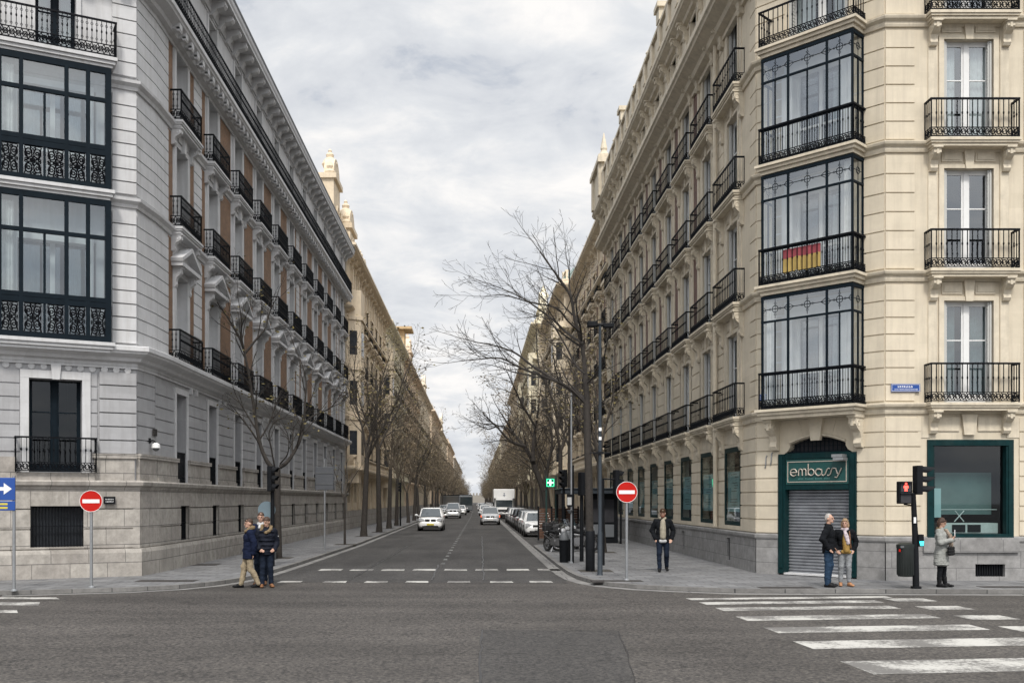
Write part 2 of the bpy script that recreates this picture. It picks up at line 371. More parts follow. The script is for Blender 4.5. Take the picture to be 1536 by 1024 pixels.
# ================================================================== BLOB MODELLING FOR PEOPLE
def blobs(parts, voxel=.012, smooth=4, fold=0.):
    mb = MB()
    for p in parts:
        if p[0] == 'e':
            X = Matrix.Translation(p[1])
            if len(p) > 3: X = X @ p[3]
            mb.at(X).ell((0,0,0), p[2], 14, 10); mb.at(Matrix())
        else:                                      # tapered capsule chain: ('c', [(p, r), ...])
            ch = p[1]
            for q, r in ch: mb.ell(q, (r, r, r), 12, 8)
            for (q, r), (q2, r2) in zip(ch[:-1], ch[1:]):
                if (Vector(q2)-Vector(q)).length > 1e-4: mb.tube([q, q2], [r, r2], 12)
    me = mb.mesh('tmp', M['white']); o = bpy.data.objects.new('tmp', me); C.objects.link(o)
    m = o.modifiers.new('r', 'REMESH'); m.mode = 'VOXEL'; m.voxel_size = voxel; m.use_smooth_shade = True
    s = o.modifiers.new('s', 'SMOOTH'); s.factor = .5; s.iterations = smooth
    dg = bpy.context.evaluated_depsgraph_get()
    out = bpy.data.meshes.new_from_object(o.evaluated_get(dg)); bpy.data.objects.remove(o)
    out.materials.clear()
    if fold:
        for v_, n_ in [(v_, v_.normal.copy()) for v_ in out.vertices]:
            c = v_.co; q = V(c.x*7, c.y*7, c.z*11); v_.co = c + n_*(fold*noise.noise(q) + fold*.5*noise.noise(q*2.7+V(5,3,1)))
    return out
SKIN = mat('skin', (.42,.25,.18), .6, var=.06, scale=20)
LIPS = mat('lips', (.28,.10,.08), .6, var=0)
def cloth(name, c, v=.2): return mat(name, c, .9, var=v, scale=14, bump=.35, bscale=60, spec=.06)
def V(*a): return Vector(a)
def person(label, loc, rz, h, pose, top, bottom, shoes, hair, extras=(), group=None):
    k = h/1.75; t = thing('person', label, 'person', loc, rz, group)
    J = dict(pel=V(0,0,.94), che=V(0,0,1.27), nec=V(0,.005,1.49), hea=V(0,-.015,1.64), tilt=0, yaw=0)
    for s, c in ((1, 'l'), (-1, 'r')):
        J.update({c+'hip': V(s*.088,0,.90), c+'kne': V(s*.095,-.015,.50), c+'ank': V(s*.10,.02,.085), c+'toe': V(s*.12,-.14,.035), c+'sho': V(s*.185,.005,1.41), c+'elb': V(s*.245,.04,1.13), c+'wri': V(s*.235,-.05,.89), c+'fin': V(s*.225,-.08,.80)})
    for a, b in pose.items(): J[a] = Vector(b) if isinstance(b, (tuple, list)) else b
    H = Matrix.Translation(J['hea']) @ Matrix.Rotation(R(J['yaw']), 4, 'Z') @ Matrix.Rotation(R(J['tilt']), 4, 'X')
    hp = lambda x, y, z: H @ V(x, y, z)
    HR = H.to_3x3().to_4x4()
    E = lambda c, r: ('e', c, r)
    B = [('e', J['pel'], (.155,.105,.12)), ('e', (J['pel']+J['che'])/2, (.135,.095,.2)), ('e', J['che'], (.165,.11,.17)), ('c', [(J['lsho'], .055), (J['rsho'], .055)]), ('c', [(J['che'], .09), (J['nec'], .058), (hp(0,.01,-.06), .052)]),
         ('e', hp(0,.008,.012), (.074,.092,.105), HR), ('e', hp(0,-.022,-.055), (.052,.062,.058), HR), ('c', [(hp(0,-.088,.012), .010), (hp(0,-.112,-.022), .015)]), ('e', hp(0,-.08,-.085), (.024,.02,.018), HR), ('c', [(hp(.03,-.083,.032), .013), (hp(-.03,-.083,.032), .013)]), ('e', hp(0,-.086,-.055), (.024,.012,.01), HR)]
    for s in (1, -1): B.append(('e', hp(s*.077,.01,-.012), (.012,.02,.032), HR))
    for s, c in ((1, 'l'), (-1, 'r')):
        B += [('c', [(J[c+'hip'], .085), (J[c+'kne'], .056), ((J[c+'kne']*.6+J[c+'ank']*.4)+V(0,.015,0), .055), (J[c+'ank'], .034)]), ('c', [(J[c+'ank']+V(0,0,-.02), .03), (J[c+'ank'].lerp(J[c+'toe'], .6)+V(0,0,-.012), .012)]), ('c', [(J[c+'sho'], .055), (J[c+'elb'], .042), (J[c+'wri'], .028)])]
        w, f = J[c+'wri'], J[c+'fin']; d = (f-w).normalized(); sd = d.cross(V(0,1,0)).normalized() if abs(d.y) < .9 else V(1,0,0); nn = d.cross(sd); pc = w + d*.045
        B.append(('c', [(w, .026), (w+d*.04+sd*.012, .022), (w+d*.075+sd*.018, .016)])); B.append(('c', [(w+d*.04-sd*.012, .022), (w+d*.075-sd*.018, .016)]))
        cu = V(-s*.35, 0, 0) + nn*.1
        for i, (o_, l) in enumerate(((-.027, .066), (-.009, .076), (.010, .07), (.028, .054))):
            a = w+d*.078+sd*o_; m_ = a+d*l*.5+cu*.012; B.append(('c', [(a, .0095), (m_, .009), (m_+d*l*.38+cu*.03, .008)]))
        B.append(('c', [(w+d*.02-sd*.02*1, .013), (w+d*.05-sd*.045, .011), (w+d*.085-sd*.048, .009)]))
    me = blobs(B, .0095, 3); me.materials.append(SKIN); o = link('body', me, t); o.scale = (k,)*3
    def part(name, bl, m, vox=.012, sm=4):
        me = blobs(bl, vox, sm, {'trousers': .012, 'jacket': .014, 'coat': .014, 'hair': .012, 'fur_hood': .022, 'fur_collar': .022, 'scarf': .014}.get(name, .004 if name != 'shoe' else 0.)); me.materials.append(m); o = link(name, me, t); o.scale = (k,)*3; return o
    for s in (1, -1): ey = MB(); ey.ell(hp(s*.03,-.088,.012), (.011,.006,.007), 8, 6); ey.build('eye', M['room'], t, smooth=True).scale = (k,)*3
    ey = MB(); ey.tube([hp(-.022,-.094,-.055), hp(0,-.100,-.056), hp(.022,-.094,-.055)], .005, 5); ey.build('mouth', LIPS, t).scale = (k,)*3
    # trousers
    hem = bottom.get('hem', .085); lw = bottom.get('w', .0)
    T = [('e', J['pel']+V(0,0,-.01), (.168,.122,.13))]
    for c in 'lr':
        dA = (J[c+'ank']-J[c+'kne']).normalized(); T.append(('c', [(J[c+'hip'], .100+lw*.6), (J[c+'kne'], .074+lw), ((J[c+'kne']*.4+J[c+'ank']*.6)+V(0,.012,0), .064+lw), (J[c+'ank']+V(0,.0,.0)+dA*-(hem-.085), .056+lw)]))
        T.append(('c', [(J[c+'kne']+V(0,-.01,.02), .076+lw), (J[c+'kne']+V(0,.01,-.05), .070+lw)]))
    part('trousers', T, bottom['m'])
    for c in 'lr':
        S = []; a, b = J[c+'ank'], J[c+'toe']; d = (b-a); d.z = 0; d.normalize(); S += [('c', [(a+V(0,0,-.0), .047), (a+V(0,0,-.03), .050), (a+d*-.04+V(0,0,-.045), .04)]), ('c', [(a+V(0,0,-.02), .046), (a.lerp(b, .55)+V(0,0,.0), .040)]), ('c', [(a+d*-.045+V(0,0,-.055), .034), (b, .036)]), ('e', b+d*.01, (.048,.055,.032))]
        if shoes.get('boot'): S.append(('c', [(a+V(0,0,-.03), .052), (a.lerp(J[c+'kne'], .35), .062)]))
        part('shoe', S, shoes['m'], .01, 2)
    # upper garment
    e = top.get('e', .03); hemz = top.get('hem', .86); fl = top.get('flare', 0.); slv = top.get('sleeve', 1.)
    U = [('e', J['che'], (.17+e,.118+e,.18)), ('e', (J['pel']+J['che'])/2, (.15+e,.11+e,.22)), ('c', [(J['lsho'], .062+e*.6), (J['rsho'], .062+e*.6)]), ('c', [(J['nec']+V(0,.01,-.06), .085), (J['nec']+V(0,.005,-.0), .07)])]
    z = J['pel'].z+.06; n = max(1, int((z-hemz)/.05))
    for i in range(n+1):
        zz = z-(z-hemz)*i/n; q = i/n; sw_ = Vector(top.get('sway', (0,0,0)))*q; U.append(('e', V(J['pel'].x, J['pel'].y, zz)+sw_, (.165+e*.8+fl*q, .122+e*.8+fl*.8*q, .10 if q < .9 else .05)))
    for c in 'lr': U += [('c', [(J[c+'sho'], .062+e*.7), (J[c+'elb'], .052+e*.7), (J[c+'elb'].lerp(J[c+'wri'], .93), .038+e*.65)]), ('c', [(J[c+'elb'].lerp(J[c+'wri'], .88), .041+e*.65), (J[c+'elb'].lerp(J[c+'wri'], .96), .041+e*.6)])]
    if top.get('puff'):
        for zz in (1.40, 1.29, 1.18, 1.07, .97): U.append(('e', V(J['che'].x*.5+J['pel'].x*.5, J['che'].y*.5+J['pel'].y*.5, zz), (.205+e*.3, .155+e*.3, .050)))
        for c in 'lr':
            for q in (.15, .45, .75): U.append(('e', J[c+'sho'].lerp(J[c+'elb'], q), (.083,.083,.05)))
            for q in (.1, .4, .7): U.append(('e', J[c+'elb'].lerp(J[c+'wri'], q), (.07,.07,.045)))
    if top.get('collar'): U.append(('c', [(V(-.07,.02,1.485)+V(0,J['nec'].y,0), .028), (V(0,.065,1.50)+V(0,J['nec'].y,0), .03), (V(.07,.02,1.485)+V(0,J['nec'].y,0), .028), (V(.05,-.06,1.44)+V(0,J['nec'].y,0), .022)]))
    part(top.get('n', 'jacket'), U, top['m'], .012, 3)
    if hair:
        hs = hair.get('s', 1.); Hh = [('e', hp(0,.022,.04*1), (.08*hs,.09*hs,.09*hs), HR)]
        if hair.get('long'): Hh += [('c', [(hp(s_*.07,.03,.02), .032), (hp(s_*.078,.03,-.08), .03), (hp(s_*.07,.03,-.12), .024)]) for s_ in (1, -1)] + [('e', hp(0,.06,-.03), (.078,.055,.10), HR)]
        else: Hh += [('e', hp(0,.055,-.01), (.07,.05,.075), HR)]
        if hair.get('fringe'): Hh.append(('c', [(hp(-.055,-.062,.065), .018), (hp(0,-.085,.07), .02), (hp(.055,-.062,.065), .018)]))
        part('hair', Hh, hair['m'], .009, 2)
    for nm, bl, m in extras: part(nm, bl(J, hp, HR), m, .009, 2)
    return t
BLK = cloth('black_cloth', (.010,.011,.013)); NAV = cloth('navy_cloth', (.010,.014,.032)); DEN = cloth('dark_denim', (.013,.018,.030)); BLU = cloth('blue_denim', (.022,.042,.075)); KHA = cloth('khaki_cotton', (.27,.22,.15)); GRYJ = cloth('grey_denim', (.22,.23,.24))
BEI = cloth('beige_hoodie', (.30,.27,.21)); COAT = cloth('grey_wool', (.27,.275,.26)); MUST = cloth('mustard_knit', (.30,.19,.06)); SCF = cloth('pale_scarf', (.42,.36,.38), .5); FUR = cloth('tan_fur', (.15,.11,.065), .6); BRN = mat('brown_leather', (.17,.075,.03), .55, var=.2); BLS = mat('black_leather', (.010,.010,.011), .5, var=.2, spec=.15)
HB = mat('brown_hair', (.045,.022,.012), .7, var=.4, scale=40); HBL = mat('blond_hair', (.24,.16,.09), .7, var=.4, scale=40); HG = mat('grey_hair', (.33,.31,.29), .7, var=.3, scale=40); TAN = mat('tan_shoes', (.35,.17,.08), .6, var=.2); BEIS = cloth('light_grey_shirt', (.42,.42,.42))
def gpx(px, py, sw=True): Y = 1500*(2.15-(SW if sw else 0))/(py-750); return (px-714)*Y/1500, Y
x, y = gpx(994, 857)
person('man in black jacket, beige hoodie and dark cap walking on the right pavement', (x, y, SW+.005), R(-8), 1.79,
  dict(lkne=(.11,.0,.50), lank=(.115,.16,.12), ltoe=(.13,.03,.05), rkne=(-.10,-.07,.50), rank=(-.09,-.09,.085), rtoe=(-.10,-.25,.035), lelb=(.30,.09,1.15), lwri=(.25,.0,.92), lfin=(.22,-.05,.84), relb=(-.29,.08,1.15), rwri=(-.20,-.03,.92), rfin=(-.16,-.05,.86), tilt=8),
  dict(m=BLK, hem=.84, e=.032, collar=1), dict(m=DEN), dict(m=BLS), None,
  [('hoodie', lambda J, hp, HR: [('c', [(V(0,-.125,1.40), .07), (V(0,-.135,1.2), .088), (V(0,-.135,.98), .085)]), ('c', [(V(-.07,-.04,1.5), .035), (V(0,.06,1.5), .04), (V(.07,-.04,1.5), .035), (V(0,-.1,1.45), .035)])], BEI),
   ('shirt_hem', lambda J, hp, HR: [('c', [(V(-.06,-.125,.86), .05), (V(.06,-.125,.86), .05)])], BEIS),
   ('beard', lambda J, hp, HR: [('c', [(hp(-.055,-.03,-.05), .022), (hp(-.03,-.075,-.085), .022), (hp(0,-.09,-.095), .024), (hp(.03,-.075,-.085), .022), (hp(.055,-.03,-.05), .022)])], mat('red_brown_beard', (.12,.045,.025), .8, var=.3)),
   ('cap', lambda J, hp, HR: [('e', hp(0,.01,.06), (.086,.1,.075), HR), ('c', [(hp(-.05,-.10,.045), .012), (hp(0,-.135,.04), .013), (hp(.05,-.10,.045), .012)]), ('c', [(hp(-.04,-.07,.05), .02), (hp(.04,-.07,.05), .02)])], cloth('dark_brown_cap', (.05,.028,.018))),
   ('cap_patch', lambda J, hp, HR: [('e', hp(0,-.088,.085), (.026,.012,.018), HR)], BEI)])
x, y = gpx(1243, 880)
person('grey-haired man in black jacket and blue jeans standing in front of the roller shutter', (x, y, SW+.005), R(62), 1.72,
  dict(lkne=(.085,-.02,.5), rkne=(-.085,.0,.5), lelb=(.27,.08,1.15), lwri=(.21,-.08,.95), lfin=(.18,-.13,.90), relb=(-.28,.10,1.15), rwri=(-.22,-.04,.93), rfin=(-.19,-.09,.87), yaw=-10),
  dict(m=BLK, hem=.84, e=.036, collar=1), dict(m=BLU, w=.006), dict(m=BLS), dict(m=HG, s=.97))
x, y = gpx(1264, 879)
person('blond woman in open black jacket, mustard top and grey jeans beside the grey-haired man', (x+.05, y, SW+.005), R(-12), 1.60,
  dict(lelb=(.29,.07,1.15), lwri=(.22,.0,.95), lfin=(.18,-.05,.88), relb=(-.26,.07,1.15), rwri=(-.2,-.05,.95), rfin=(-.16,-.1,.88), yaw=-14, lank=(.11,.0,.085), ltoe=(.17,-.14,.035), lkne=(.09,-.03,.5)),
  dict(m=BLK, hem=.90, e=.03), dict(m=GRYJ, hem=.14), dict(m=TAN), dict(m=HBL, s=1.03, long=1, fringe=1),
  [('knit_top', lambda J, hp, HR: [('c', [(V(.0,-.13,1.36), .06), (V(0,-.135,1.15), .085), (V(.02,-.13,.95), .09)]), ('c', [(V(-.07,-.11,.9), .05), (V(.1,-.11,.9), .05)])], MUST),
   ('scarf', lambda J, hp, HR: [('c', [(V(-.07,0,1.49), .04), (V(0,-.08,1.47), .045), (V(.07,0,1.49), .04)]), ('c', [(V(-.02,-.13,1.43), .045), (V(.02,-.20,1.27), .055), (V(.05,-.21,1.14), .05)])], SCF),
   ('bag_strap', lambda J, hp, HR: [('c', [(V(.10,-.10,1.43), .016), (V(.11,-.165,1.2), .014), (V(.13,-.15,1.0), .014)])], BRN)])
x, y = gpx(1412, 880)
person('woman in grey knee-length coat and black leggings holding a phone by the crossing', (x, y, SW+.005), R(48), 1.62,
  dict(lelb=(.25,-.06,1.14), lwri=(.08,-.27,1.22), lfin=(.04,-.30,1.30), relb=(-.25,-.06,1.14), rwri=(-.06,-.27,1.20), rfin=(-.02,-.31,1.28), tilt=18, lkne=(.08,-.03,.5), rkne=(-.08,0,.5), lank=(.09,-.06,.085), ltoe=(.12,-.21,.035)),
  dict(m=COAT, hem=.58, e=.035, flare=.055, n='coat'), dict(m=BLK, w=-.002), dict(m=BLS, boot=1), dict(m=HB, s=1.06, long=1, fringe=1),
  [('fur_collar', lambda J, hp, HR: [('c', [(V(-.09,0,1.47), .04), (V(-.03,.07,1.5), .045), (V(.07,.03,1.48), .045), (V(.05,-.08,1.42), .04)])], FUR),
   ('scarf', lambda J, hp, HR: [('c', [(V(.02,-.11,1.45), .04), (V(.06,-.19,1.3), .05), (V(.05,-.22,1.1), .055), (V(.06,-.2,.92), .05)])], cloth('beige_check_scarf', (.30,.24,.19), .5)),
   ('handbag', lambda J, hp, HR: [('c', [(V(-.16,-.24,1.0), .045), (V(.04,-.27,1.0), .045)]), ('c', [(V(-.16,-.24,.86), .05), (V(.04,-.27,.86), .05)]), ('c', [(V(-.16,-.24,.93), .05), (V(.04,-.27,.93), .05)]), ('c', [(V(-.14,-.24,1.02), .010), (V(-.10,-.18,1.25), .010), (V(.1,-.06,1.47), .012)])], BLS)])
x, y = gpx(1412, 880); a = R(48); ph = thing('mobile_phone', 'pale phone held up in the hands of the woman in the grey coat', 'phone', (x + .30*sin(a), y - .30*cos(a), SW+1.21), a+.2)
b = MB(); b.box(-.038, .038, -.006, .006, 0, .15); b.build('body', M['signwhite'], ph, bevel=.003); b = MB(); b.box(-.034, .034, .006, .008, .008, .142); b.build('screen', M['room'], ph)
x, y = gpx(374, 881, False)
person('person in navy coat with fur hood and khaki trousers stepping left across the road', (x, y, .005), R(-72), 1.68,
  dict(lhip=(.085,0,.9), lkne=(.09,.02,.5), lank=(.09,.22,.10), ltoe=(.10,.08,.04), rhip=(-.085,0,.9), rkne=(-.09,-.12,.51), rank=(-.09,-.20,.085), rtoe=(-.10,-.36,.035), lelb=(.26,.10,1.13), lwri=(.23,.08,.88), lfin=(.22,.07,.79), relb=(-.26,-.0,1.13), rwri=(-.22,-.10,.92), tilt=4, yaw=12),
  dict(m=NAV, hem=.76, e=.042, flare=.02, n='coat'), dict(m=KHA, w=.008), dict(m=BLS), dict(m=HB, s=1.0, fringe=1),
  [('fur_hood', lambda J, hp, HR: [('c', [(V(-.10,-.03,1.48), .045), (V(-.06,.08,1.54), .055), (V(.06,.08,1.54), .055), (V(.10,-.03,1.48), .045), (V(.06,-.1,1.43), .04)])], FUR)])
x, y = gpx(399, 881, False)
person('person in dark puffer jacket with fur collar and brown shoes on the road', (x, y+.05, .005), R(14), 1.72,
  dict(lelb=(.26,.06,1.12), lwri=(.20,-.10,.95), lfin=(.14,-.16,.92), relb=(-.27,.02,1.13), rwri=(-.18,-.17,.98), rfin=(-.10,-.22,.92), tilt=14, yaw=-30, lank=(.12,.02,.085), ltoe=(.15,-.13,.035), rank=(-.11,-.03,.085)),
  dict(m=mat('puffer_nylon', (.009,.011,.018), .7, var=.2, spec=.12), hem=.84, e=.038, puff=1), dict(m=DEN, w=.004), dict(m=BRN), dict(m=HB, s=1.04, fringe=1),
  [('fur_collar', lambda J, hp, HR: [('c', [(V(-.13,-.05,1.44), .045), (V(-.10,.06,1.53), .055), (V(.02,.10,1.55), .055), (V(.12,.04,1.51), .05), (V(.08,-.12,1.42), .04), (V(-.03,-.15,1.38), .04)])], FUR),
   ('sleeve_badge', lambda J, hp, HR: [('e', V(.29,-.02,1.28), (.012,.03,.02))], BEIS)])
x, y = gpx(386, 879, False)
person('tall person facing the camera behind the two others on the road', (x, y+.42, .005), R(2), 1.83,
  dict(tilt=2), dict(m=NAV, hem=.84, e=.03, collar=1), dict(m=DEN), dict(m=BRN), dict(m=HB, s=1.0, fringe=1),
  [('scarf', lambda J, hp, HR: [('c', [(V(-.07,0,1.49), .04), (V(0,-.08,1.46), .05), (V(.07,0,1.49), .04)]), ('c', [(V(0,-.14,1.4), .05), (V(.01,-.16,1.2), .05)])], BEIS)])

# ------------------------------------------------------------------ window kinds
WK = {}
def window_kind(key, w, h, rec=.30, fm='white', glass='glass', cur='curtain', shut=None, rail=.62, leaf=2, bar=.05):
    f = MB(); x = w/2; y = -rec
    f.box(-x, -x+bar, y-.03, y+.03, 0, h); f.box(x-bar, x, y-.03, y+.03, 0, h); f.box(-x+bar, x-bar, y-.03, y+.03, h-bar, h); f.box(-x+bar, x-bar, y-.03, y+.03, 0, bar)
    if leaf == 2:
        f.box(-.055, .055, y-.02, y+.045, bar, h-bar)
        for s in (-1, 1):
            a, b = (.055, x-bar) if s > 0 else (-x+bar, -.055)
            f.box(a, a+.05, y-.02, y+.02, bar, h-bar); f.box(b-.05, b, y-.02, y+.02, bar, h-bar)
            f.box(a+.05, b-.05, y-.02, y+.02, h-bar-.07, h-bar); f.box(a+.05, b-.05, y-.02, y+.02, bar, bar+.16); f.box(a+.05, b-.05, y-.015, y+.022, h*rail-.015, h*rail+.015)
    g = MB(); g.quad((-x+.02, y, .03), (x-.02, y, .03), (x-.02, y, h-.03), (-x+.02, y, h-.03))
    c = MB()
    for s in (-1, 1):
        n = 9; x0, x1 = s*x, s*x*.32; vs = []
        for k in range(n):
            t = k/(n-1); xx = x0+(x1-x0)*t; yy = y-.14+.03*(k % 2)
            vs += [(xx, yy, .04), (xx, yy, h-.05)]
        c.add(vs, [(2*k, 2*k+2, 2*k+3, 2*k+1) for k in range(n-1)])
    s_ = None
    if shut:
        s_ = MB()
        for s in (-1, 1):
            s_.box(*sorted((s*(x-.01), s*(x-.06))), y+.05, -.03, .02, h-.02)
            s_.box(*sorted((s*(x-.065), s*(x-.10))), y+.08, -.05, .02, h-.02)
            for k in range(int(h/.09)): s_.box(*sorted((s*(x-.10), s*(x-.112))), y+.10, -.07, .08+k*.09, .12+k*.09)
    WK[key] = (f.mesh('window', M[fm]), g.mesh('pane', M[glass]), c.mesh('curtain', M[cur]) if cur else None, s_.mesh('shutter', M['shutterw']) if s_ else None)
def put_window(par, fr, s, z, key, y=0):
    f, g, c, sh = WK[key]
    o = link('window', f, par, fr.p(s, y, z), fr.rz); link('pane', g, o)
    if c: link('curtain', c, o)
    if sh: link('shutter', sh, o)
    return o
BK = {}
def balcony_kind(key, W, D, H, style, smat, cons=.75, cw=.17, step=.13, T=.2, cx=None, sides=(1,1), crd=None):
    cb = MB(); cx = W/2-.22 if cx is None else cx
    cm = []
    for s in (-1, 1):
        m = MB(); console(m, s*cx, -T, cons, cw, (crd or D*.85)); cm.append(m.mesh('bracket', M[smat]))
    BK[key] = (slab_mb(W, D, T).mesh('balcony', M[smat]), railing_mb(W-.08, D-.06, H, style, step, 0.004, sides).mesh('railing', M['iron']), cm)
def put_balcony(par, fr, s, z, key, brackets=True):
    sl, rl, cm = BK[key]
    o = link('balcony', sl, par, fr.p(s, 0, z), fr.rz); link('railing', rl, o)
    if brackets:
        for m in cm: link('bracket', m, o)
    return o
window_kind('r', 1.25, 2.6, rec=.18, shut=True); window_kind('r1', 1.25, 2.6, rec=.18, cur=None, shut=True); window_kind('r2', 1.25, 2.6, rec=.18, cur='curtain2', shut=True)
WR = random.Random(77)
window_kind('rattic', .84, .8, rec=.15, cur='curtain')
window_kind('l', 1.2, 2.75, rec=.34)
window_kind('lattic', 1.1, 2.15, rec=.34)
window_kind('lground', 1.1, 2.75, rec=.42, fm='navy', cur='curtain2')
window_kind('lgroundbig', 1.3, 2.6, rec=.38, fm='navy', glass='darkpane', cur=None)
balcony_kind('r', 2.72, .36, 1.0, 'knob', 'rtrim', .8, .22, .21)
balcony_kind('rfront', 2.3, .42, 1.0, 'knob', 'rtrim', .58, .19)
balcony_kind('l', 2.3, .40, .92, 'ornate', 'lwhite', .5, .2, .11)
balcony_kind('llow', 2.55, .40, .95, 'ornate', 'lwhite', .1, .2, .11)

# ================================================================== RIGHT CORNER BUILDING
RF_ = [4.62, 8.0, 11.3, 14.5]
base = (9.2, 27.0)
RB = thing('corner_building', 'cream stucco corner building with iron glazed bay windows over a green shop front', 'building', (base[0], base[1], 0))
RS = Fr(7.93, 28.25, -1, 0, base); RC = Fr(10.48, 25.6, -1, -1, base); RF = Fr(18.5, 25.6, 0, -1, base)
RCL = sqrt(2)*2.6; RCL = sqrt((10.48-7.93)**2+(28.25-25.6)**2)
RC = Fr(10.48, 25.6, -(28.25-25.6), -(10.48-7.93), base)
RSL = 32.0
def rp(pts): return [(x-base[0], y-base[1]) for x, y in pts]
ROUT = rp([(7.93, 60.25), (7.93, 28.25), (10.48, 25.6), (18.5, 25.6)])
bays = [30.85-28.25+3.4*k for k in range(9)]
sC = RCL/2 + .02
def fx(X): return 18.5-X
fbay = [fx(12.6), fx(16.6)]
w = MB(); tr = MB(); rs = MB(); bs = MB(); bk = MB()
ops_s = []; ops_f = []; ops_c = []
for z in RF_:
    for s in bays: ops_s.append((s-.625, s+.625, z+.03, z+2.63))
    for s in fbay: ops_f.append((s-.635, s+.635, z+.03, z+2.63))
    ops_c.append((sC-.85, sC+.85, z+.03, z+2.65))
shop_s = [(s-.98, s+.98, 1.38, 3.78) for s in bays]
shop_f = [(fx(12.64)-1.1, fx(12.64)+1.1, 1.16, 3.70), (fx(16.7)-1.1, fx(16.7)+1.1, 1.16, 3.70)]
door_c = (sC-1.12, sC+1.12, .13, 3.42)
arch_c = (sC-.92, sC+.92, 3.42, 3.62)
wall(w, RS, 0, RSL, 1.2, 18, ops_s + shop_s, .3); wall(w, RS, 0, RSL, 17.6, 18.8, [(s-.42, s+.42, 17.9, 18.7) for s in bays], .2, .45); wall(w, RF, -.3, 7.6, 17.6, 18.8, (), .2, .45); wall(w, RC, -.35, RCL+.35, 17.6, 18.8, (), .2, .45); wall(w, RF, 0, 8.02, 1.2, 20, ops_f + shop_f, .36)
# chamfer: rectangular part then the arched head over the doorway
wall(w, RC, 0, RCL, 1.2, 3.42, [door_c], .36)
wall(w, RC, 0, RCL, 4.1, 20, ops_c, .36)
wall(w, RC, 0, sC-.98, 3.42, 4.1); wall(w, RC, sC+.98, RCL, 3.42, 4.1)
w.at(RC.X); N_ = 16; ap = [(sC-.98, 3.42), (sC-.86, 3.5), (sC-.80, 3.6), (sC-.80, 3.68)] + [(sC-.80+1.6*k/N_, 3.68+.19*sin(pi*k/N_)) for k in range(1, N_)] + [(sC+.80, 3.68), (sC+.80, 3.6), (sC+.86, 3.5), (sC+.98, 3.42)]
for (a, b), (c, d) in zip(ap[:-1], ap[1:]):
    if abs(c-a) > 1e-6: w.quad((a, 0, b), (c, 0, d), (c, 0, 4.1), (a, 0, 4.1))
    w.quad((a, 0, b), (c, 0, d), (c, -.36, d), (a, -.36, b))
# hull behind
w.at(Matrix()); hull = rp([(8.5, 60.2), (8.5, 28.6), (10.8, 26.2), (18.45, 26.2), (22, 30), (22, 60.2)])
w.add([(x, y, 19.2) for x, y in hull], [tuple(range(6))])
far = rp([(7.95, 60.2), (22, 60.2), (22, 28), (18.5, 25.62)])
for (a, b), (c, d) in zip(far[:-1], far[1:]): w.quad((a, b, .1), (c, d, .1), (c, d, 19.3), (a, b, 19.3))
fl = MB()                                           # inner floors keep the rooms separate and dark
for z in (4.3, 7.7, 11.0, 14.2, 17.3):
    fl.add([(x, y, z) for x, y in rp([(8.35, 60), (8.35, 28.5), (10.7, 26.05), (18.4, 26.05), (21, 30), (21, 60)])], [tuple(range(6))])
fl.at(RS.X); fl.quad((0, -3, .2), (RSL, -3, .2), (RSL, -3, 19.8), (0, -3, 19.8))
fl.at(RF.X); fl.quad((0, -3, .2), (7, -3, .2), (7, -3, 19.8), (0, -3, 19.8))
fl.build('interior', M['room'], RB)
# granite base
gr_s = [(13.2-.35+k*6.8, 13.2+.35-.35+k*6.8, .35, .95) for k in range(3)]
gr_s = [(3.05+6.8*k-.2, 3.05+6.8*k+.25, .28, .98) for k in range(5)]
gr_f = [(fx(13.15)-.38, fx(13.15)+.38, .2, .52)]
wall(bs, RS, 0, RSL, 0, 1.2, gr_s, .2, .03); wall(bs, RF, 0, 8.02, 0, 1.2, gr_f, .2, .03)
wall(bs, RC, 0, door_c[0], 0, 1.2, (), 0, .03); wall(bs, RC, door_c[1], RCL, 0, 1.2, (), 0, .03)
for a, b in ((door_c[0], .03), (door_c[1], .03)): bs.quad((a, .03, 0), (a, -.36, 0), (a, -.36, 1.2), (a, .03, 1.2))
for P in ([ROUT[0], ROUT[1], RC.p(door_c[1])[:2]], [RC.p(door_c[0])[:2], ROUT[2], ROUT[3]]):
    mould(bs, P, [(-.02, 1.08), (.05, 1.08), (.065, 1.12), (.065, 1.19), (.04, 1.21), (-.02, 1.24)])
bs.build('granite_base', M['rbase'], RB)
for fr, L_ in ((RS, gr_s), (RF, gr_f)):
    for a, b, c, d in L_:
        gm = MB(); gm.at(fr.X)
        gm.box(a, b, -.14, -.10, c, d)
        n = max(2, int((b-a)/.06))
        for k in range(n): gm.box(a+(b-a)*(k+.3)/n, a+(b-a)*(k+.7)/n, -.10, -.06, c, d)
        gm.build('vent_grille', M['dgrey'], RB)
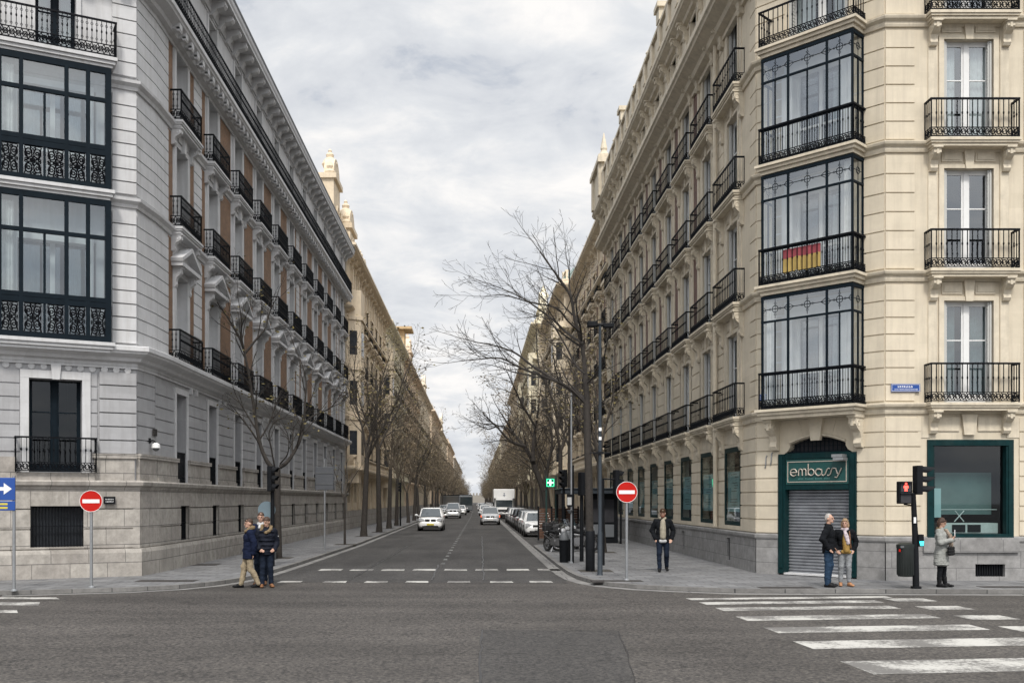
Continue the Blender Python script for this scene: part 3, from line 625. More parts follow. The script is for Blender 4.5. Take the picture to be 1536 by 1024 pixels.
# rustication
def minus(s0, s1, ops, m=.0): return ops
pad = lambda ops, p, q=0: [(a-p, b+p, c-q, d+q) for a, b, c, d in ops]
rust(rs, RS, .0, RSL, 1.24, 4.28, .385, pad(shop_s, .0))
rust(rs, RC, .02, RCL-.02, 1.24, 4.28, .385, [(door_c[0], door_c[1], 0, 5), (sC-1.0, sC+1.0, 3.3, 5)])
rust(rs, RF, fx(11.38), 8.02, 1.24, 4.28, .385); rust(rs, RF, 0, fx(13.9), 1.24, 4.28, .385, [(fx(16.7)-1.3, fx(16.7)+1.3, 0, 9)])
for i, z in enumerate(RF_):
    zt = RF_[i+1]-.32 if i < 3 else 17.0
    for a, b in ((0, .62), (bays[0]+1.08, bays[1]-1.08), (bays[-1]+1.05, RSL)): rust(rs, RS, a, b, z+.06, zt, .46)
    if i == 0:
        for k in range(1, 8): rust(rs, RS, bays[k]+.95, bays[k+1]-.95, z+.06, zt-.5, .46)
    rust(rs, RC, .02, sC-.95, z+.06, zt, .46); rust(rs, RC, sC+.95, RCL-.02, z+.06, zt, .46)
    rust(rs, RF, fx(11.22), 8.02, z+.06, zt, .46); rust(rs, RF, fx(15.2), fx(14.02), z+.06, zt, .46)
w.v, w.f, w.mi = w.v + rs.v, w.f + [tuple(i+len(w.v) for i in f) for f in rs.f], w.mi + rs.mi; w.build('wall', M['rwall'], RB)
# string courses
for i, z in enumerate(RF_):
    mould(tr, ROUT, [(-.02, z-.26), (.05, z-.26), (.07, z-.2), (.07, z-.14), (.15, z-.08), (.17, z-.03), (.17, z+.0), (-.02, z+.035)])
# window surrounds
def surround(mb, fr, s, z, hw, top, pil=True):
    mb.at(fr.X)
    for q in (-1, 1):
        a, b = sorted((s+q*hw, s+q*(hw+.13))); mb.box(a, b, -.01, .045, z+.04, z+top)
        if pil: a, b = sorted((s+q*(hw+.17), s+q*(hw+.40))); mb.box(a, b, -.01, .03, z+.04, z+top+.52)
    mb.box(s-hw-.13, s+hw+.13, -.01, .045, z+top, z+top+.10)
    mb.box(s-hw-.05, s-.17, -.01, .03, z+top+.17, z+top+.47); mb.box(s+.17, s+hw+.05, -.01, .03, z+top+.17, z+top+.47)
    for a in (s-hw-.0, s+.22): mb.box(a, a+hw-.22, .02, .045, z+top+.22, z+top+.42)
    mb.prism([(s-.09, z+top-.02), (s+.09, z+top-.02), (s+.14, z+top+.52), (s-.14, z+top+.52)], 0, .085)
for i, z in enumerate(RF_):
    for s in bays: surround(tr, RS, s, z, .625, 2.63)
    for s in fbay: surround(tr, RF, s, z, .635, 2.63)
    tr.at(RS.X)
    if i > 0:
        for k in range(1, 8):
            m_ = (bays[k]+bays[k+1])/2
            for q in (-1, 1): a, b = sorted((m_+q*.36, m_+q*.58)); tr.box(a, b, -.01, .06, z+.05, z+3.0)
            bk = MB(); bk.at(RS.X); bk.box(m_-.355, m_+.355, -.01, .02, z+.25, z+2.85); bk.build('brick_panel', M['rbrick'], RB)
            tr.box(m_-.36, m_+.36, -.01, .055, z+2.86, z+3.0); tr.box(m_-.36, m_+.36, -.01, .055, z+.05, z+.24)
# round downpipes on the street side
for s in (bays[0]+1.72,): tr.at(RS.X); tr.tube([(s, .14, 1.3), (s, .14, 17)], .07, 8)
# main cornices
mould(tr, ROUT, cornice_prof(16.75, 17.62, .10, .78)); mould(tr, ROUT, cornice_prof(18.7, 19.35, .5, .95))
mould(tr, ROUT, [(.5, 19.3), (.84, 19.3), (.84, 19.62), (.5, 19.62)]); mould(tr, ROUT, [(.46, 20.45), (.88, 20.45), (.88, 20.58), (.84, 20.64), (.46, 20.64)])
mould(tr, ROUT, [(.55, 19.6), (.75, 19.6), (.75, 20.5), (.55, 20.5)])
for k in range(20):
    s = .3+k*1.7; tr.at(RS.X)
    if s < RSL-.5:
        tr.box(s-.22, s+.22, .5, .87, 19.62, 20.45); tr.box(s+.5, s+1.2, .74, .79, 19.75, 20.35)
    if k in (6, 12): tr.box(s-.3, s+.3, .4, .9, 20.64, 21.1); tr.box(s-.4, s+.4, .35, .98, 21.1, 21.3)
    elif k % 2 == 0 and s < RSL-.5: tr.lathe([(.14, 0), (.2, .1), (.1, .25), (.14, .35), (.03, .5)], 8, (s, .65, 20.62))
for fr, LL in ((RS, bays), (RF, fbay)):
    for s in LL:
        for q in (-1.12, 1.12):
            tr.at(fr.X)
            console(tr, s+q, 17.3, .75, .3, .42)
            console(tr, s+q, 18.95, .62, .26, .36, .46); tr.box(s+q-.16, s+q+.16, .44, .54, 17.62, 18.7)
        tr.at(fr.X)
        for q in (-1, 1): a, b = sorted((s+q*.45, s+q*.58)); tr.box(a, b, .44, .5, 17.85, 18.75)
        tr.tube([(s-.5, .05, 17.15), (s-.4, .05, 17.42), (s, .05, 17.5), (s+.4, .05, 17.42), (s+.5, .05, 17.15)], .05, 5)
# low bracket-borne aprons under first balconies
tr.build('cornice_and_mouldings', M['rtrim'], RB)
for i, z in enumerate(RF_):
    for s in bays: put_window(RB, RS, s, z+.03, WR.choice(['r', 'r1', 'r1', 'r2'])); put_balcony(RB, RS, s, z, 'r')
    for s in fbay: put_window(RB, RF, s, z+.03, ['r2', 'r1', 'r', 'r1'][i]); put_balcony(RB, RF, s, z, 'rfront')
for s in bays: put_window(RB, RS, s, 17.9, 'rattic', .45)
# shopfront windows, ground floor
def shop_window(key, w_, h_, poster):
    f = MB(); x = w_/2
    y0_, y1_ = (-.03, .02) if poster else (-.25, .055)
    for a, b in ((-x, -x+.13), (x-.13, x)): f.box(a, b, y0_, y1_, 0, h_)
    f.box(-x+.13, x-.13, y0_, y1_, h_-.15, h_); f.box(-x+.13, x-.13, y0_, y1_, 0, .13)
    if not poster:
        for a, b in ((-x+.13, -x+.18), (x-.18, x-.13)): f.box(a, b, -.15, .03, .13, h_-.15)
    gy = 0. if poster else -.12
    g = MB(); g.quad((-x+.17, gy, .12), (x-.17, gy, .12), (x-.17, gy, h_-.13), (-x+.17, gy, h_-.13))
    p = MB(); q = MB()
    if poster:
        p.box(-x+.24, x-.24, -.042, -.03, .42, h_-.75)
        rr = random.Random(5)
        for k in range(12):
            a = -x+.42+rr.random()*.25; zz = .62+k*.085
            if k not in (3, 4, 9): q.box(a, a+.25+rr.random()*.6, -.0295, -.028, zz, zz+.022)
    return f.mesh('shop_window', M['green']), g.mesh('pane', M['shopglass']), (p.mesh('poster', M['poster']) if poster else None), (q.mesh('lettering', M['mgrey']) if poster else None)
M['poster'] = mat('pale_blue_poster', (.40,.56,.57), .6, var=.06)
M['posterg'] = mat('frosted_film', (.12,.18,.175), .5, var=.15, scale=1.5)
sA = shop_window('s', 1.96, 2.4, True)
for k, s in enumerate(bays):
    o = link('shop_window', sA[0], RB, RS.p(s, 0, 1.38), RS.rz); link('pane', sA[1], o); link('poster', sA[2], o); link('lettering', sA[3], o)
sB = shop_window('f', 2.2, 2.54, False)
for s in (fx(12.64), fx(16.7)):
    o = link('shop_window', sB[0], RB, RF.p(s, 0, 1.16), RF.rz); link('pane', sB[1], o)
    p = MB(); p.box(-.9, .58, -.7, -.68, .62, 1.72); p.build('frosted_screen', M['posterg'], o)      # local +x is image left
    p = MB(); p.box(.62, .9, -.262, -.25, .55, 1.3); p.build('poster', M['poster'], o)
    p = MB(); p.box(-.9, .56, -.8, -.35, .14, .40); p.build('display_counter', M['curtain'], o)
    p = MB(); [p.box(a, a+.34, -.345, -.33, .17, .36) for a in (-.05, -.45)]; p.build('picture_frame', M['dgrey'], o)
    p = MB(); p.tube([(.2, -.4, .44), (-.05, -.4, .72)], .014, 4); p.tube([(-.05, -.41, .44), (.18, -.41, .72)], .014, 4); p.tube([(.56, -.4, .75), (-.9, -.4, .75)], .01, 4); p.build('display_stand', M['white'], o)
# stone apron + sill under front shop windows; carved spandrel panels
ap_ = MB(); ap_.at(RF.X)
for s in (fx(12.64), fx(16.7)):
    ap_.box(s-1.22, s+1.22, .03, .10, .82, 1.14)
ap_.build('window_sill', M['rbase'], RB)
sp = MB()
for s in fbay:
    sp.at(RF.X); sp.prism([(s-.14, 3.82), (s+.14, 3.82), (s+.2, 4.35), (s-.2, 4.35)], 0, .1)
    for a in (s-.86, s+.24): sp.box(a, a+.62, 0, .035, 3.92, 4.28)
    for q in (-1, 1): sp.box(*sorted((s+q*.98, s+q*1.3)), 0, .02, 3.75, 4.3)
for s in bays:
    sp.at(RS.X); sp.box(s-.55, s+.55, 0, .04, 3.86, 4.3)
sp.build('carved_panel', M['rtrim'], RB)
# ---- shop door on the chamfer
sd = MB(); sd.at(RC.X); a, b = door_c[:2]
for p, q in ((a, a+.20), (b-.20, b)): sd.box(p, q, -.34, .07, .14, 3.42); sd.box(p+.05, q-.05, .07, .10, .3, 3.36)
sd.box(a+.20, b-.20, -.30, .05, 3.28, 3.44); sd.box(a+.20, b-.20, -.30, .03, 2.44, 2.56)
sd.box(a+.2, b-.2, -.34, .02, 2.56, 3.28)
DF = sd.build('door_surround', M['green'], RB)
pn = MB(); pn.at(RC.X); pn.box(a+.22, b-.22, .02, .035, 2.585, 3.26); SG = pn.build('shop_sign', M['signgreen'], RB)
br_ = MB(); br_.at(RC.X)
x0, x1, z0, z1 = a+.27, b-.27, 2.64, 3.21
for p in ((x0, x1, z0, z0+.022), (x0, x1, z1-.022, z1), (x0, x0+.022, z0+.022, z1-.022), (x1-.022, x1, z0+.022, z1-.022)): br_.box(p[0], p[1], .036, .05, p[2], p[3])
M['brass'] = mat('pale_metal_letters', (.50,.44,.38), .4, .35, var=.05)
br_.build('sign_border', M['brass'], SG)
lt = MB(); lt.at(RC.X)
def stroke(pts, X0, Z0, k, r=.017):   # local +x is image left, so mirror
    lt.tube([(X0 - x*k, .065, Z0 + z*k) for x, z in pts], r, 6)
def arc(cx, cz, r, a0, a1, n=9, rz=None): return [(cx + r*cos(R(a0+(a1-a0)*t/n)), cz + (rz or r)*sin(R(a0+(a1-a0)*t/n))) for t in range(n+1)]
X0 = b-.36; Z0 = 2.82; K = .235
stroke([(.05,.38)]+[(.85,.38)]+arc(.45,.38,.40,0,320,14), X0, Z0, K)
stroke([(1.08,0),(1.08,.55)]+arc(1.32,.55,.22,170,10,6)+[(1.55,0)], X0, Z0, K); stroke(arc(1.78,.55,.22,170,10,6)+[(2.0,0)], X0, Z0, K)
stroke([(2.28,1.35),(2.28,.05)]+arc(2.64,.38,.36,205,-150,16), X0, Z0, K)
stroke(arc(3.55,.36,.38,40,345,14)+[(3.95,.35),(3.93,.66),(3.35,.72)], X0, Z0, K)
stroke([(3.95,.08),(4.12,-.02),(4.35,.12),(4.55,.62),(4.72,.78),(4.92,.74)], X0, Z0, K); stroke([(4.62,.0),(4.82,-.02),(5.0,.2),(5.1,.62),(5.25,.8),(5.5,.74)], X0, Z0, K)
stroke([(5.42,.78),(5.6,.76),(5.82,.12)], X0, Z0, K); stroke([(6.28,.8),(5.95,.1),(5.72,-.28),(5.5,-.22)], X0, Z0, K)
lt.build('lettering', M['brass'], SG)
lt = MB(); lt.at(RC.X); rr = random.Random(3)
for k in range(22):
    if k in (4, 11, 17): continue
    x_ = X0-.22-k*.042; lt.box(x_-.028, x_, .036, .041, 2.715, 2.715+.03+.02*rr.random())
lt.build('small_lettering', mat('dull_green_letters', (.06,.17,.16), .5), SG)
sh = MB(); sh.at(RC.X)
nn = 26
for k in range(nn):
    z_ = .2+2.24*k/nn; zz = 2.24/nn
    sh.add([(a+.2, -.20, z_), (b-.2, -.20, z_), (b-.2, -.165, z_+zz*.35), (a+.2, -.165, z_+zz*.35), (b-.2, -.165, z_+zz*.65), (a+.2, -.165, z_+zz*.65), (b-.2, -.20, z_+zz*.97), (a+.2, -.20, z_+zz*.97)], [(0,1,2,3),(3,2,4,5),(5,4,6,7)])
sh.box(a+.2, b-.2, -.2, -.14, .14, .2)
sh.build('roller_shutter', M['shutter'], RB)
st = MB(); st.at(RC.X); st.box(a+.2, b-.2, -.4, .12, .12, .165); st.build('door_step', M['lwhite'], RB)
ar = MB(); ar.at(RC.X); ar.box(sC-.97, sC+.97, -.3, -.26, 3.42, 4.0)
ar.build('fanlight', M['room'], RB)
ag = MB(); ag.at(RC.X)
for k in range(15): x_ = sC-.84+1.68*k/14; ag.box(x_-.008, x_+.008, -.2, -.18, 3.43, 3.9)
for z_ in (3.5, 3.62, 3.74): ag.box(sC-.9, sC+.9, -.19, -.175, z_, z_+.012)
ag.box(sC-.98, sC+.98, -.26, -.1, 3.42, 3.48); ag.build('fanlight_grille', M['navy'], RB)
ky = MB(); ky.at(RC.X); ky.prism([(sC-.13, 3.76), (sC+.13, 3.76), (sC+.21, 4.36), (sC-.21, 4.36)], 0, .12)
for q in (-1, 1):
    ky.prism([(sC+q*.42, 3.92), (sC+q*.435, 3.92), (sC+q*.56, 4.36), (sC+q*.54, 4.36)], 0, .008)
    for (p0, p1) in zip(ap[2:-3], ap[3:-2]): pass
ky.tube([(x_, .03, z_+.05) for x_, z_ in ap[3:-3]], .035, 5)
ky.build('keystone', M['rtrim'], RB)
sl = MB(); sl.at(RC.X); sl.box(a+.26, a+.55, .06, .34, 3.28, 3.36); sl.box(a+.22, a+.5, .1, .36, 3.20, 3.27); sl.tube([(a+.4,.0,3.3),(a+.4,.2,3.32)], .02, 5); sl.build('shutter_alarm_lamp', M['steel'], RB)

# ---- glazed bay windows on the chamfer
BW, BD = 1.28, .62
def bay_window(z, h, flag=False):
    """one storey of the glazed bay, z = slab top"""
    X = RC.X @ Matrix.Translation((sC, 0, 0))
    s = MB(); s.at(X)
    for e, z0_, z1_ in ((.16, -.07, 0), (.10, -.16, -.075), (.04, -.26, -.165)): s.box(-BW-e, BW+e, -.02, BD+e, z+z0_, z+z1_)
    S = s.build('bay_window', M['rtrim'], RB)
    f = MB(); f.at(X); T = .03; zt = z+h; ztr = z+h*.775
    cols = [(-BW, BD), (-BW*.46, BD), (BW*.40, BD), (BW, BD), (-BW, .03), (BW, .03)]
    for x, y in cols: f.box(x-.026, x+.026, y-.026, y+.026, z, zt)
    for x, r in ((-BW*.73, .014), (-BW*.03, .016), (BW*.70, .014)): f.box(x-r, x+r, BD-.02, BD+.02, z+.1, ztr)
    for x in (-BW, BW): f.box(x-.02, x+.02, BD/2-.02, BD/2+.02, z+.1, ztr)
    for z_, r in ((z+.06, .06), (z+.95, .022), (ztr, .026), (zt-.04, .04)):
        f.box(-BW-.03, BW+.03, BD-.028, BD+.03, z_-r, z_+r)
        for x in (-BW, BW): f.box(x-.03, x+.03, .03, BD-.03, z_-r+.001, z_+r-.001)
    f.box(-BW-.02, BW+.02, 0, BD, zt-.03, zt-.003)
    f.build('frame', M['navy'], S)
    o = MB(); o.at(X); zc = (ztr+zt-.08)/2+.02
    for x, wd in ((-BW*.73, BW*.27), (-BW*.03, BW*.43), (BW*.70, BW*.3)):
        o.tube([(x-wd, BD, zc), (x+wd, BD, zc)], .011, 4); o.tube([(x, BD, zc-.26), (x, BD, zc+.26)], .010, 4)
        o.ring((x, BD, zc), .09, .011, 'y', 10, 4)
        for q in (-1, 1):
            o.tube([(x-wd*.95, BD, zc+q*.09), (x-wd*.7, BD, zc), ], .01, 3); o.tube([(x+wd*.95, BD, zc+q*.09), (x+wd*.7, BD, zc)], .01, 3)
            o.ring((x, BD, zc+q*.15), .035, .008, 'y', 6, 3); o.ring((x+q*.15, BD, zc), .03, .008, 'y', 6, 3)
    for x in (-BW, BW): o.tube([(x, .05, zc), (x, BD, zc)], .011, 4); o.ring((x, BD/2, zc), .09, .011, 'x', 10, 4); o.tube([(x, BD/2, zc-.26), (x, BD/2, zc+.26)], .01, 4)
    o.build('ironwork', M['navy'], S)
    g = MB(); g.at(X)
    g.quad((-BW, BD, z+.05), (BW, BD, z+.05), (BW, BD, zt), (-BW, BD, zt))
    for x in (-BW, BW): g.quad((x, .03, z+.05), (x, BD, z+.05), (x, BD, zt), (x, .03, zt))
    g.build('pane', M['bayglass'], S)
    r = railing_mb(2*BW+.12, BD+.07, 1.0, 'knob', .14, 0, (1, 1)); rr_ = r.build('railing', M['iron'], S, tuple(RC.p(sC, 0, z+.005)), RC.rz)
    i_ = MB(); i_.at(X)
    for q in (-1, 1): i_.box(*sorted((q*.86, q*(BW-.01))), .005, .03, z+.03, z+h-.1); i_.box(*sorted((q*.90, q*1.02)), .03, .05, z+.03, z+2.6)
    i_.box(-.85, .85, .005, .03, z+2.66, z+h-.1); i_.box(-.85, -.70, -.30, .06, z, z+2.5); i_.box(.70, .85, -.30, .06, z, z+2.5); i_.box(-.85, .85, -.3, .06, z+2.5, z+2.65)
    i_.box(-.70, -.62, -.28, -.2, z, z+2.5); i_.box(.62, .70, -.28, -.2, z, z+2.5); i_.box(-.05, .05, -.28, -.2, z, z+2.5)
    for q in (-1, 1): i_.box(*sorted((q*.05, q*.62)), -.27, -.21, z+1.0, z+1.06)
    i_.build('inner_door_frame', M['white'], S)
    g = MB(); g.at(X); g.quad((-.62, -.25, z), (.62, -.25, z), (.62, -.25, z+2.5), (-.62, -.25, z+2.5)); g.build('inner_pane', M['glass'], S)
    c = MB(); c.at(X)
    for a_, b_ in (((.95, BW-.06),) if z < 7 else ((-BW+.08, -1.0),)):
        n = 8; vs = []
        for k in range(n): xx = a_+(b_-a_)*k/(n-1); yy = BD-.16+.03*(k % 2); vs += [(xx, yy, z+.06), (xx, yy, zt-.1)]
        c.add(vs, [(2*k, 2*k+2, 2*k+3, 2*k+1) for k in range(n-1)])
    if z > 8.5: c = MB(); c.at(X)
    c.quad((-.66, -.4, z), (-.2, -.42, z), (-.25, -.42, z+2.4), (-.66, -.4, z+2.4)); c.build('curtain', M['curtain'], S)
    c = MB(); c.at(X); c.box(-BW+.02, BW-.02, .0, BD-.05, z+.002, z+.03); c.build('bay_floor', M['white'], S)
    return S
for i in range(3): bay_window(RF_[i], (RF_[i+1]-RF_[i])-.29)
X = RC.X @ Matrix.Translation((sC, 0, 0)); z = RF_[3]
s = MB(); s.at(X)
for e, z0_, z1_ in ((.16, -.07, 0), (.10, -.16, -.075), (.04, -.26, -.165)): s.box(-BW-e, BW+e, -.02, BD+e, z+z0_, z+z1_)
S = s.build('balcony', M['rtrim'], RB); railing_mb(2*BW+.12, BD+.07, 1.0, 'knob', .14, 0).build('railing', M['iron'], S, tuple(RC.p(sC, 0, z+.005)), RC.rz)
window_kind('rc', 1.7, 2.6, shut=True); put_window(RB, RC, sC, z+.03, 'rc')
lb = MB(); lb.at(X)
for q in (-1, 1):
    console(lb, q*(BW-.08), 4.62-.26, .85, .2, .5)
lb.build('bay_bracket', M['rtrim'], RB)
# small tower at the far end of the roof
tw = MB(); tw.at(RS.X)
tw.box(27.9, 31.5, -2.5, .92, 19.3, 21.1); tw.box(27.7, 31.7, -2.7, 1.12, 21.1, 21.35); tw.box(28.5, 31.0, -2.0, .6, 21.35, 21.9, .3, .3)
for s_ in (28.2, 31.2): tw.box(s_-.25, s_+.25, .5, 1.05, 19.3, 21.6)
tw.lathe([(.26, 0), (.3, .15), (.2, .3), (.16, .4), (.2, .5), (.02, 1.4)], 8, (28.3, .7, 21.5))
tw.build('roof_turret', M['rtrim'], RB)

# flag behind the middle bay's railing, street name plates, numbers
def flagmesh():
    f = MB(); n = 14; zs = [0, .17, .53, .60]
    for j in range(2):
        f.mat(j); vs = []
        for k in range(n+1):
            x_ = -.46+.92*k/n; y_ = .012*sin(k*1.7)
            sg = .02*sin(k*.9)+.015*sin(k*2.3); vs += [(x_*1.18, y_, [0, .38][j]+(sg if j == 0 else sg*.6)), (x_*1.18, y_, [.38+sg*.6, .62][j] if j == 0 else .62)]
        f.add(vs, [(2*k, 2*k+2, 2*k+3, 2*k+1) for k in range(n)])
    return f
fo = flagmesh().build('flag', [mat('flag_yellow', (.44,.31,.10), .9, var=.2), mat('flag_red', (.30,.06,.075), .9, var=.2)], None)
pw = RC.p(sC+.12, BD+.02, RF_[1]+.27); fo.location = (pw[0]+base[0], pw[1]+base[1], pw[2]); fo.rotation_euler = (0, 0, RC.rz)
mod = fo.modifiers.new('t', 'SOLIDIFY'); mod.thickness = .004
tag(fo, 'red and yellow flag tied behind the railing of the middle glazed bay', 'flag')
def plate(name, label, cat, loc, rz, w_, h_, m, marks, mm='signwhite', border=True, grp=None):
    t = thing(name, label, cat, loc, rz, grp)
    b = MB(); b.box(-w_/2, w_/2, -.012, .012, 0, h_); b.build('panel', M[m], t)
    c = MB()
    if border:
        for p in ((-w_/2+.02, w_/2-.02, .012, .02), (-w_/2+.02, w_/2-.02, h_-.02, h_-.012), ): c.box(p[0], p[1], -.015, -.0125, p[2], p[3])
        for p in (-w_/2+.012, w_/2-.02): c.box(p, p+.008, -.015, -.0125, .012, h_-.012)
    rr = random.Random(len(label))
    for z_, hh, x0_, x1_ in marks:
        x_ = x0_
        while x_ < x1_:
            l = hh*(.4+.35*rr.random()); c.box(x_, x_+l*.35, -.015, -.0125, z_, z_+hh); c.box(x_+l*.35, x_+l*.8, -.015, -.0125, z_+hh*.35*rr.random(), z_+hh*(.5+.4*rr.random())); x_ += l+hh*.3
    c.build('lettering', M[mm], t)
    return t
# rz: panel front is local -y; R.front wall n=(0,-1)
plate('street_name_plate', 'dark blue street name plate on the cream wall beside the right-hand balcony', 'street sign', (10.97, 25.54, 4.92), 0, .74, .2, 'blue', [(.10, .055, -.2, .2), (.045, .03, -.28, .3)])
pw = RC.p(RCL-.28, .05, 4.93)
plate('street_name_plate', 'small blue street name plate on the corner beside the lowest street balcony', 'street sign', (pw[0]+base[0]-.02, pw[1]+base[1]-.02, pw[2]), R(-45), .34, .2, 'blue', [(.10, .04, -.12, .12), (.05, .03, -.12, .12)])
for i_, sx in enumerate((RCL-.32, sC+1.33)):
    pw = RC.p(sx, .045, 3.05+.08*i_); n_ = MB(); n_.tube([(.03,0,.36),(0,0,.3),(0,-.02,.1),(-.03,0,0)], .018, 5)
    tag(n_.build('wall_hook', M['steel'], None, (pw[0]+base[0], pw[1]+base[1], pw[2]), R(-45)), ['iron hook on the cream corner wall nearer the shop window', 'iron hook on the cream wall just left of the green door surround'][i_], 'wall hook')

# ================================================================== LEFT CORNER BUILDING
base = (-9.2, 28.0)
LB = thing('corner_building', 'pale grey corner building with brick strips and dark glazed bays on a stone base', 'building', (base[0], base[1], 0))
LY1 = 70.3
LS = Fr(-9.2, LY1, 1, 0, base); LK = Fr(-9.2, 28.6, 1.25, -.1, base); LF = Fr(-9.3, 27.35, .454, -.891, base)
LOUT = rp([(-9.3-.891*9, 27.35-.454*9), (-9.3, 27.35), (-9.2, 28.6), (-9.2, LY1)])
LKL = sqrt(.1**2+1.25**2); LSL = LY1-28.6
lb_ = [LY1-(31.15+3.7*k) for k in range(11)]
F1, F2, F3, F4 = 6.3, 10.35, 13.55, 16.5
fc = 2.03
g_ops = [(s-.55, s+.55, 2.66, 5.42) for s in lb_]; gb = [(s-.45, s+.45, .92, 1.98) for s in lb_]
gf = [(fc-.65, fc+.65, 2.9, 5.35), (fc+4.0-.65, fc+4.0+.65, 2.9, 5.35)]; gfb = [(fc-.68, fc+.62, .92, 2.0)]
up = []; at = []
for z, h in ((F1, 2.75), (F2, 2.6), (F3, 2.35)):
    for s in lb_: up.append((s-.6, s+.6, z+.03, z+h))
for s in lb_: at.append((s-.55, s+.55, F4+.1, F4+2.25))
upf = [(fc-1.0, fc+1.0, z+.03, z+2.75) for z in (F1, F2)] + [(fc-.5, fc+.5, 13.7, 16.0)]
w = MB(); wall(w, LS, 0, LSL, 2.6, 6.2, g_ops, .45); wall(w, LK, 0, LKL, 2.6, 6.2); wall(w, LF, 0, 9, 2.6, 6.2, gf, .4)
w_low = w
w = MB(); wall(w, LS, 0, LSL, 6.2, 19.5, up+at, .36); wall(w, LK, 0, LKL, 6.2, 19.5); wall(w, LF, 0, 9, 6.2, 19.5, upf, .36)
w.at(Matrix()); o_ = rp([(-9.3-.891*9, 27.35-.454*9), (-9.9, 28), (-9.9, LY1-.05), (-22, LY1-.05), (-22, 20)])
w.add([(x, y, 18.95) for x, y in o_], [tuple(range(5))])
far = rp([(-9.22, LY1-.02), (-22, LY1-.02), (-22, 22), (-9.3-.891*9, 27.35-.454*9)])
for (a, b), (c, d) in zip(far[:-1], far[1:]): w.quad((a, b, 0), (c, d, 0), (c, d, 19.6), (a, b, 19.6))
w_up = w
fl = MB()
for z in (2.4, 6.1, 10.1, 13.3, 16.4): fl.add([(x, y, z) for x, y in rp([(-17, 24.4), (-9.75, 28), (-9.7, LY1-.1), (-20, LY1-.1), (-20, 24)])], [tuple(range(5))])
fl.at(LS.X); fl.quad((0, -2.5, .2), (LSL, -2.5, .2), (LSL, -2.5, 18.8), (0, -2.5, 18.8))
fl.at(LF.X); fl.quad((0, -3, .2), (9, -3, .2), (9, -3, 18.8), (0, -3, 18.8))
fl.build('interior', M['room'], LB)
bs = MB(); wall(bs, LS, 0, LSL, 0, 2.62, gb, .3, .12); wall(bs, LK, 0, LKL, 0, 2.62, (), 0, .12); wall(bs, LF, .0, 9, 0, 2.62, gfb, .3, .12)
rust(bs, LS, 0, LSL, .86, 2.45, .53, gb, .03, .04, .12); rust(bs, LK, 0.02, LKL-.02, .86, 2.45, .53, (), .03, .04, .12); rust(bs, LF, .05, 9, .86, 2.45, .53, gfb, .03, .04, .12)
mould(bs, LOUT, [(0, 0), (.22, 0), (.22, .74), (.19, .84), (0, .86)])
mould(bs, LOUT, [(0, 2.44), (.16, 2.44), (.18, 2.5), (.26, 2.55), (.28, 2.64), (.24, 2.68), (0, 2.70)])
for a_, b_ in ((.86, 2.45),): mould(bs, [LF.p(.1)[:2], LOUT[1], LOUT[2], (LOUT[2][0], LOUT[2][1]+.14)], [(-.05, a_), (.145, a_), (.145, b_), (-.05, b_)])
# pedestals between the ground floor windows
for i in range(len(lb_)):
    bs.at(LS.X); a = lb_[i]+.62; b = (lb_[i-1]-.62) if i > 0 else LSL - .0
    if i == 0: a, b = lb_[0]+.62, LSL-.02
    bs.box(a, b, -.02, .10, 2.68, 3.30); bs.box(a-.04, b+.04, -.02, .15, 3.30, 3.42); bs.box(a-.03, b+.03, -.02, .14, 2.66, 2.8)
bs.box(0, lb_[-1]-.62, -.02, .1, 2.68, 3.3)
bs.at(LK.X); bs.box(.02, LKL-.02, -.02, .1, 2.68, 3.3); bs.box(0, LKL, -.02, .15, 3.3, 3.42)
bs.at(LF.X); bs.box(.05, fc-.95, -.02, .12, 2.68, 3.28); bs.box(.0, fc-.9, -.02, .17, 3.28, 3.4); bs.box(fc+.95, 9, -.02, .12, 2.68, 3.28); bs.box(fc-.95, fc+.95, -.02, .2, 2.68, 2.88)
bs.build('stone_base', M['lbase'], LB)
rs = MB()
gp = [(a-.2, b+.2, c-.3, d+.22) for a, b, c, d in g_ops]; gfp = [(a-.22, b+.22, c-.3, d+.22) for a, b, c, d in gf]
rust(rs, LS, 0, LSL, 3.42, 5.55, .36, gp); rust(rs, LK, .02, LKL-.02, 3.42, 5.75, .36); rust(rs, LF, .0, .95, 3.4, 5.62, .36, (), .09); rust(rs, LF, 1.0, 9, 3.42, 5.55, .36, gfp)
def merge(a, b): a.f += [tuple(i+len(a.v) for i in f) for f in b.f]; a.v += b.v; a.mi += b.mi; return a
merge(w_low, rs).build('lower_wall', M['lwall'], LB)
rs = MB()
for z, zt in ((F1+.1, F2-.35), (F2+.1, F3-.35), (F3+.1, F4-.55)):
    rust(rs, LK, .0, LKL-.02, z, zt, .36); rust(rs, LF, .0, .62, z, zt, .36, (), .09); rust(rs, LF, 3.6, 9, z, zt, .36)
    rust(rs, LS, lb_[0]+1.32, LSL, z, zt, .36)
    for k in (0, 5, 9):
        m_ = (lb_[k]+lb_[k+1])/2; rust(rs, LS, m_-.45, m_+.45, z, zt, .36)
rust(rs, LF, .62, 3.6, F3+2.6, F4-.55, .36)
merge(w_up, rs).build('upper_wall', M['lwhite'], LB)
def bkp(a, b, c, d): q = MB(); q.at(LS.X); q.box(a, b, -.01, .015, c, d); q.build('brick_panel', M['lbrick'], LB)
for z, zt in ((F1+.02, F2-.3), (F2+.02, F3-.3), (F3+.02, F4-.5)):
    bkp(lb_[0]+.88, lb_[0]+1.30, z, zt)
    for k in range(10):
        m_ = (lb_[k]+lb_[k+1])/2
        if k in (0, 5, 9): bkp(m_-.88, m_-.47, z, zt); bkp(m_+.47, m_+.88, z, zt)
        else: bkp(m_-.72, m_+.72, z, zt)
tr = MB()
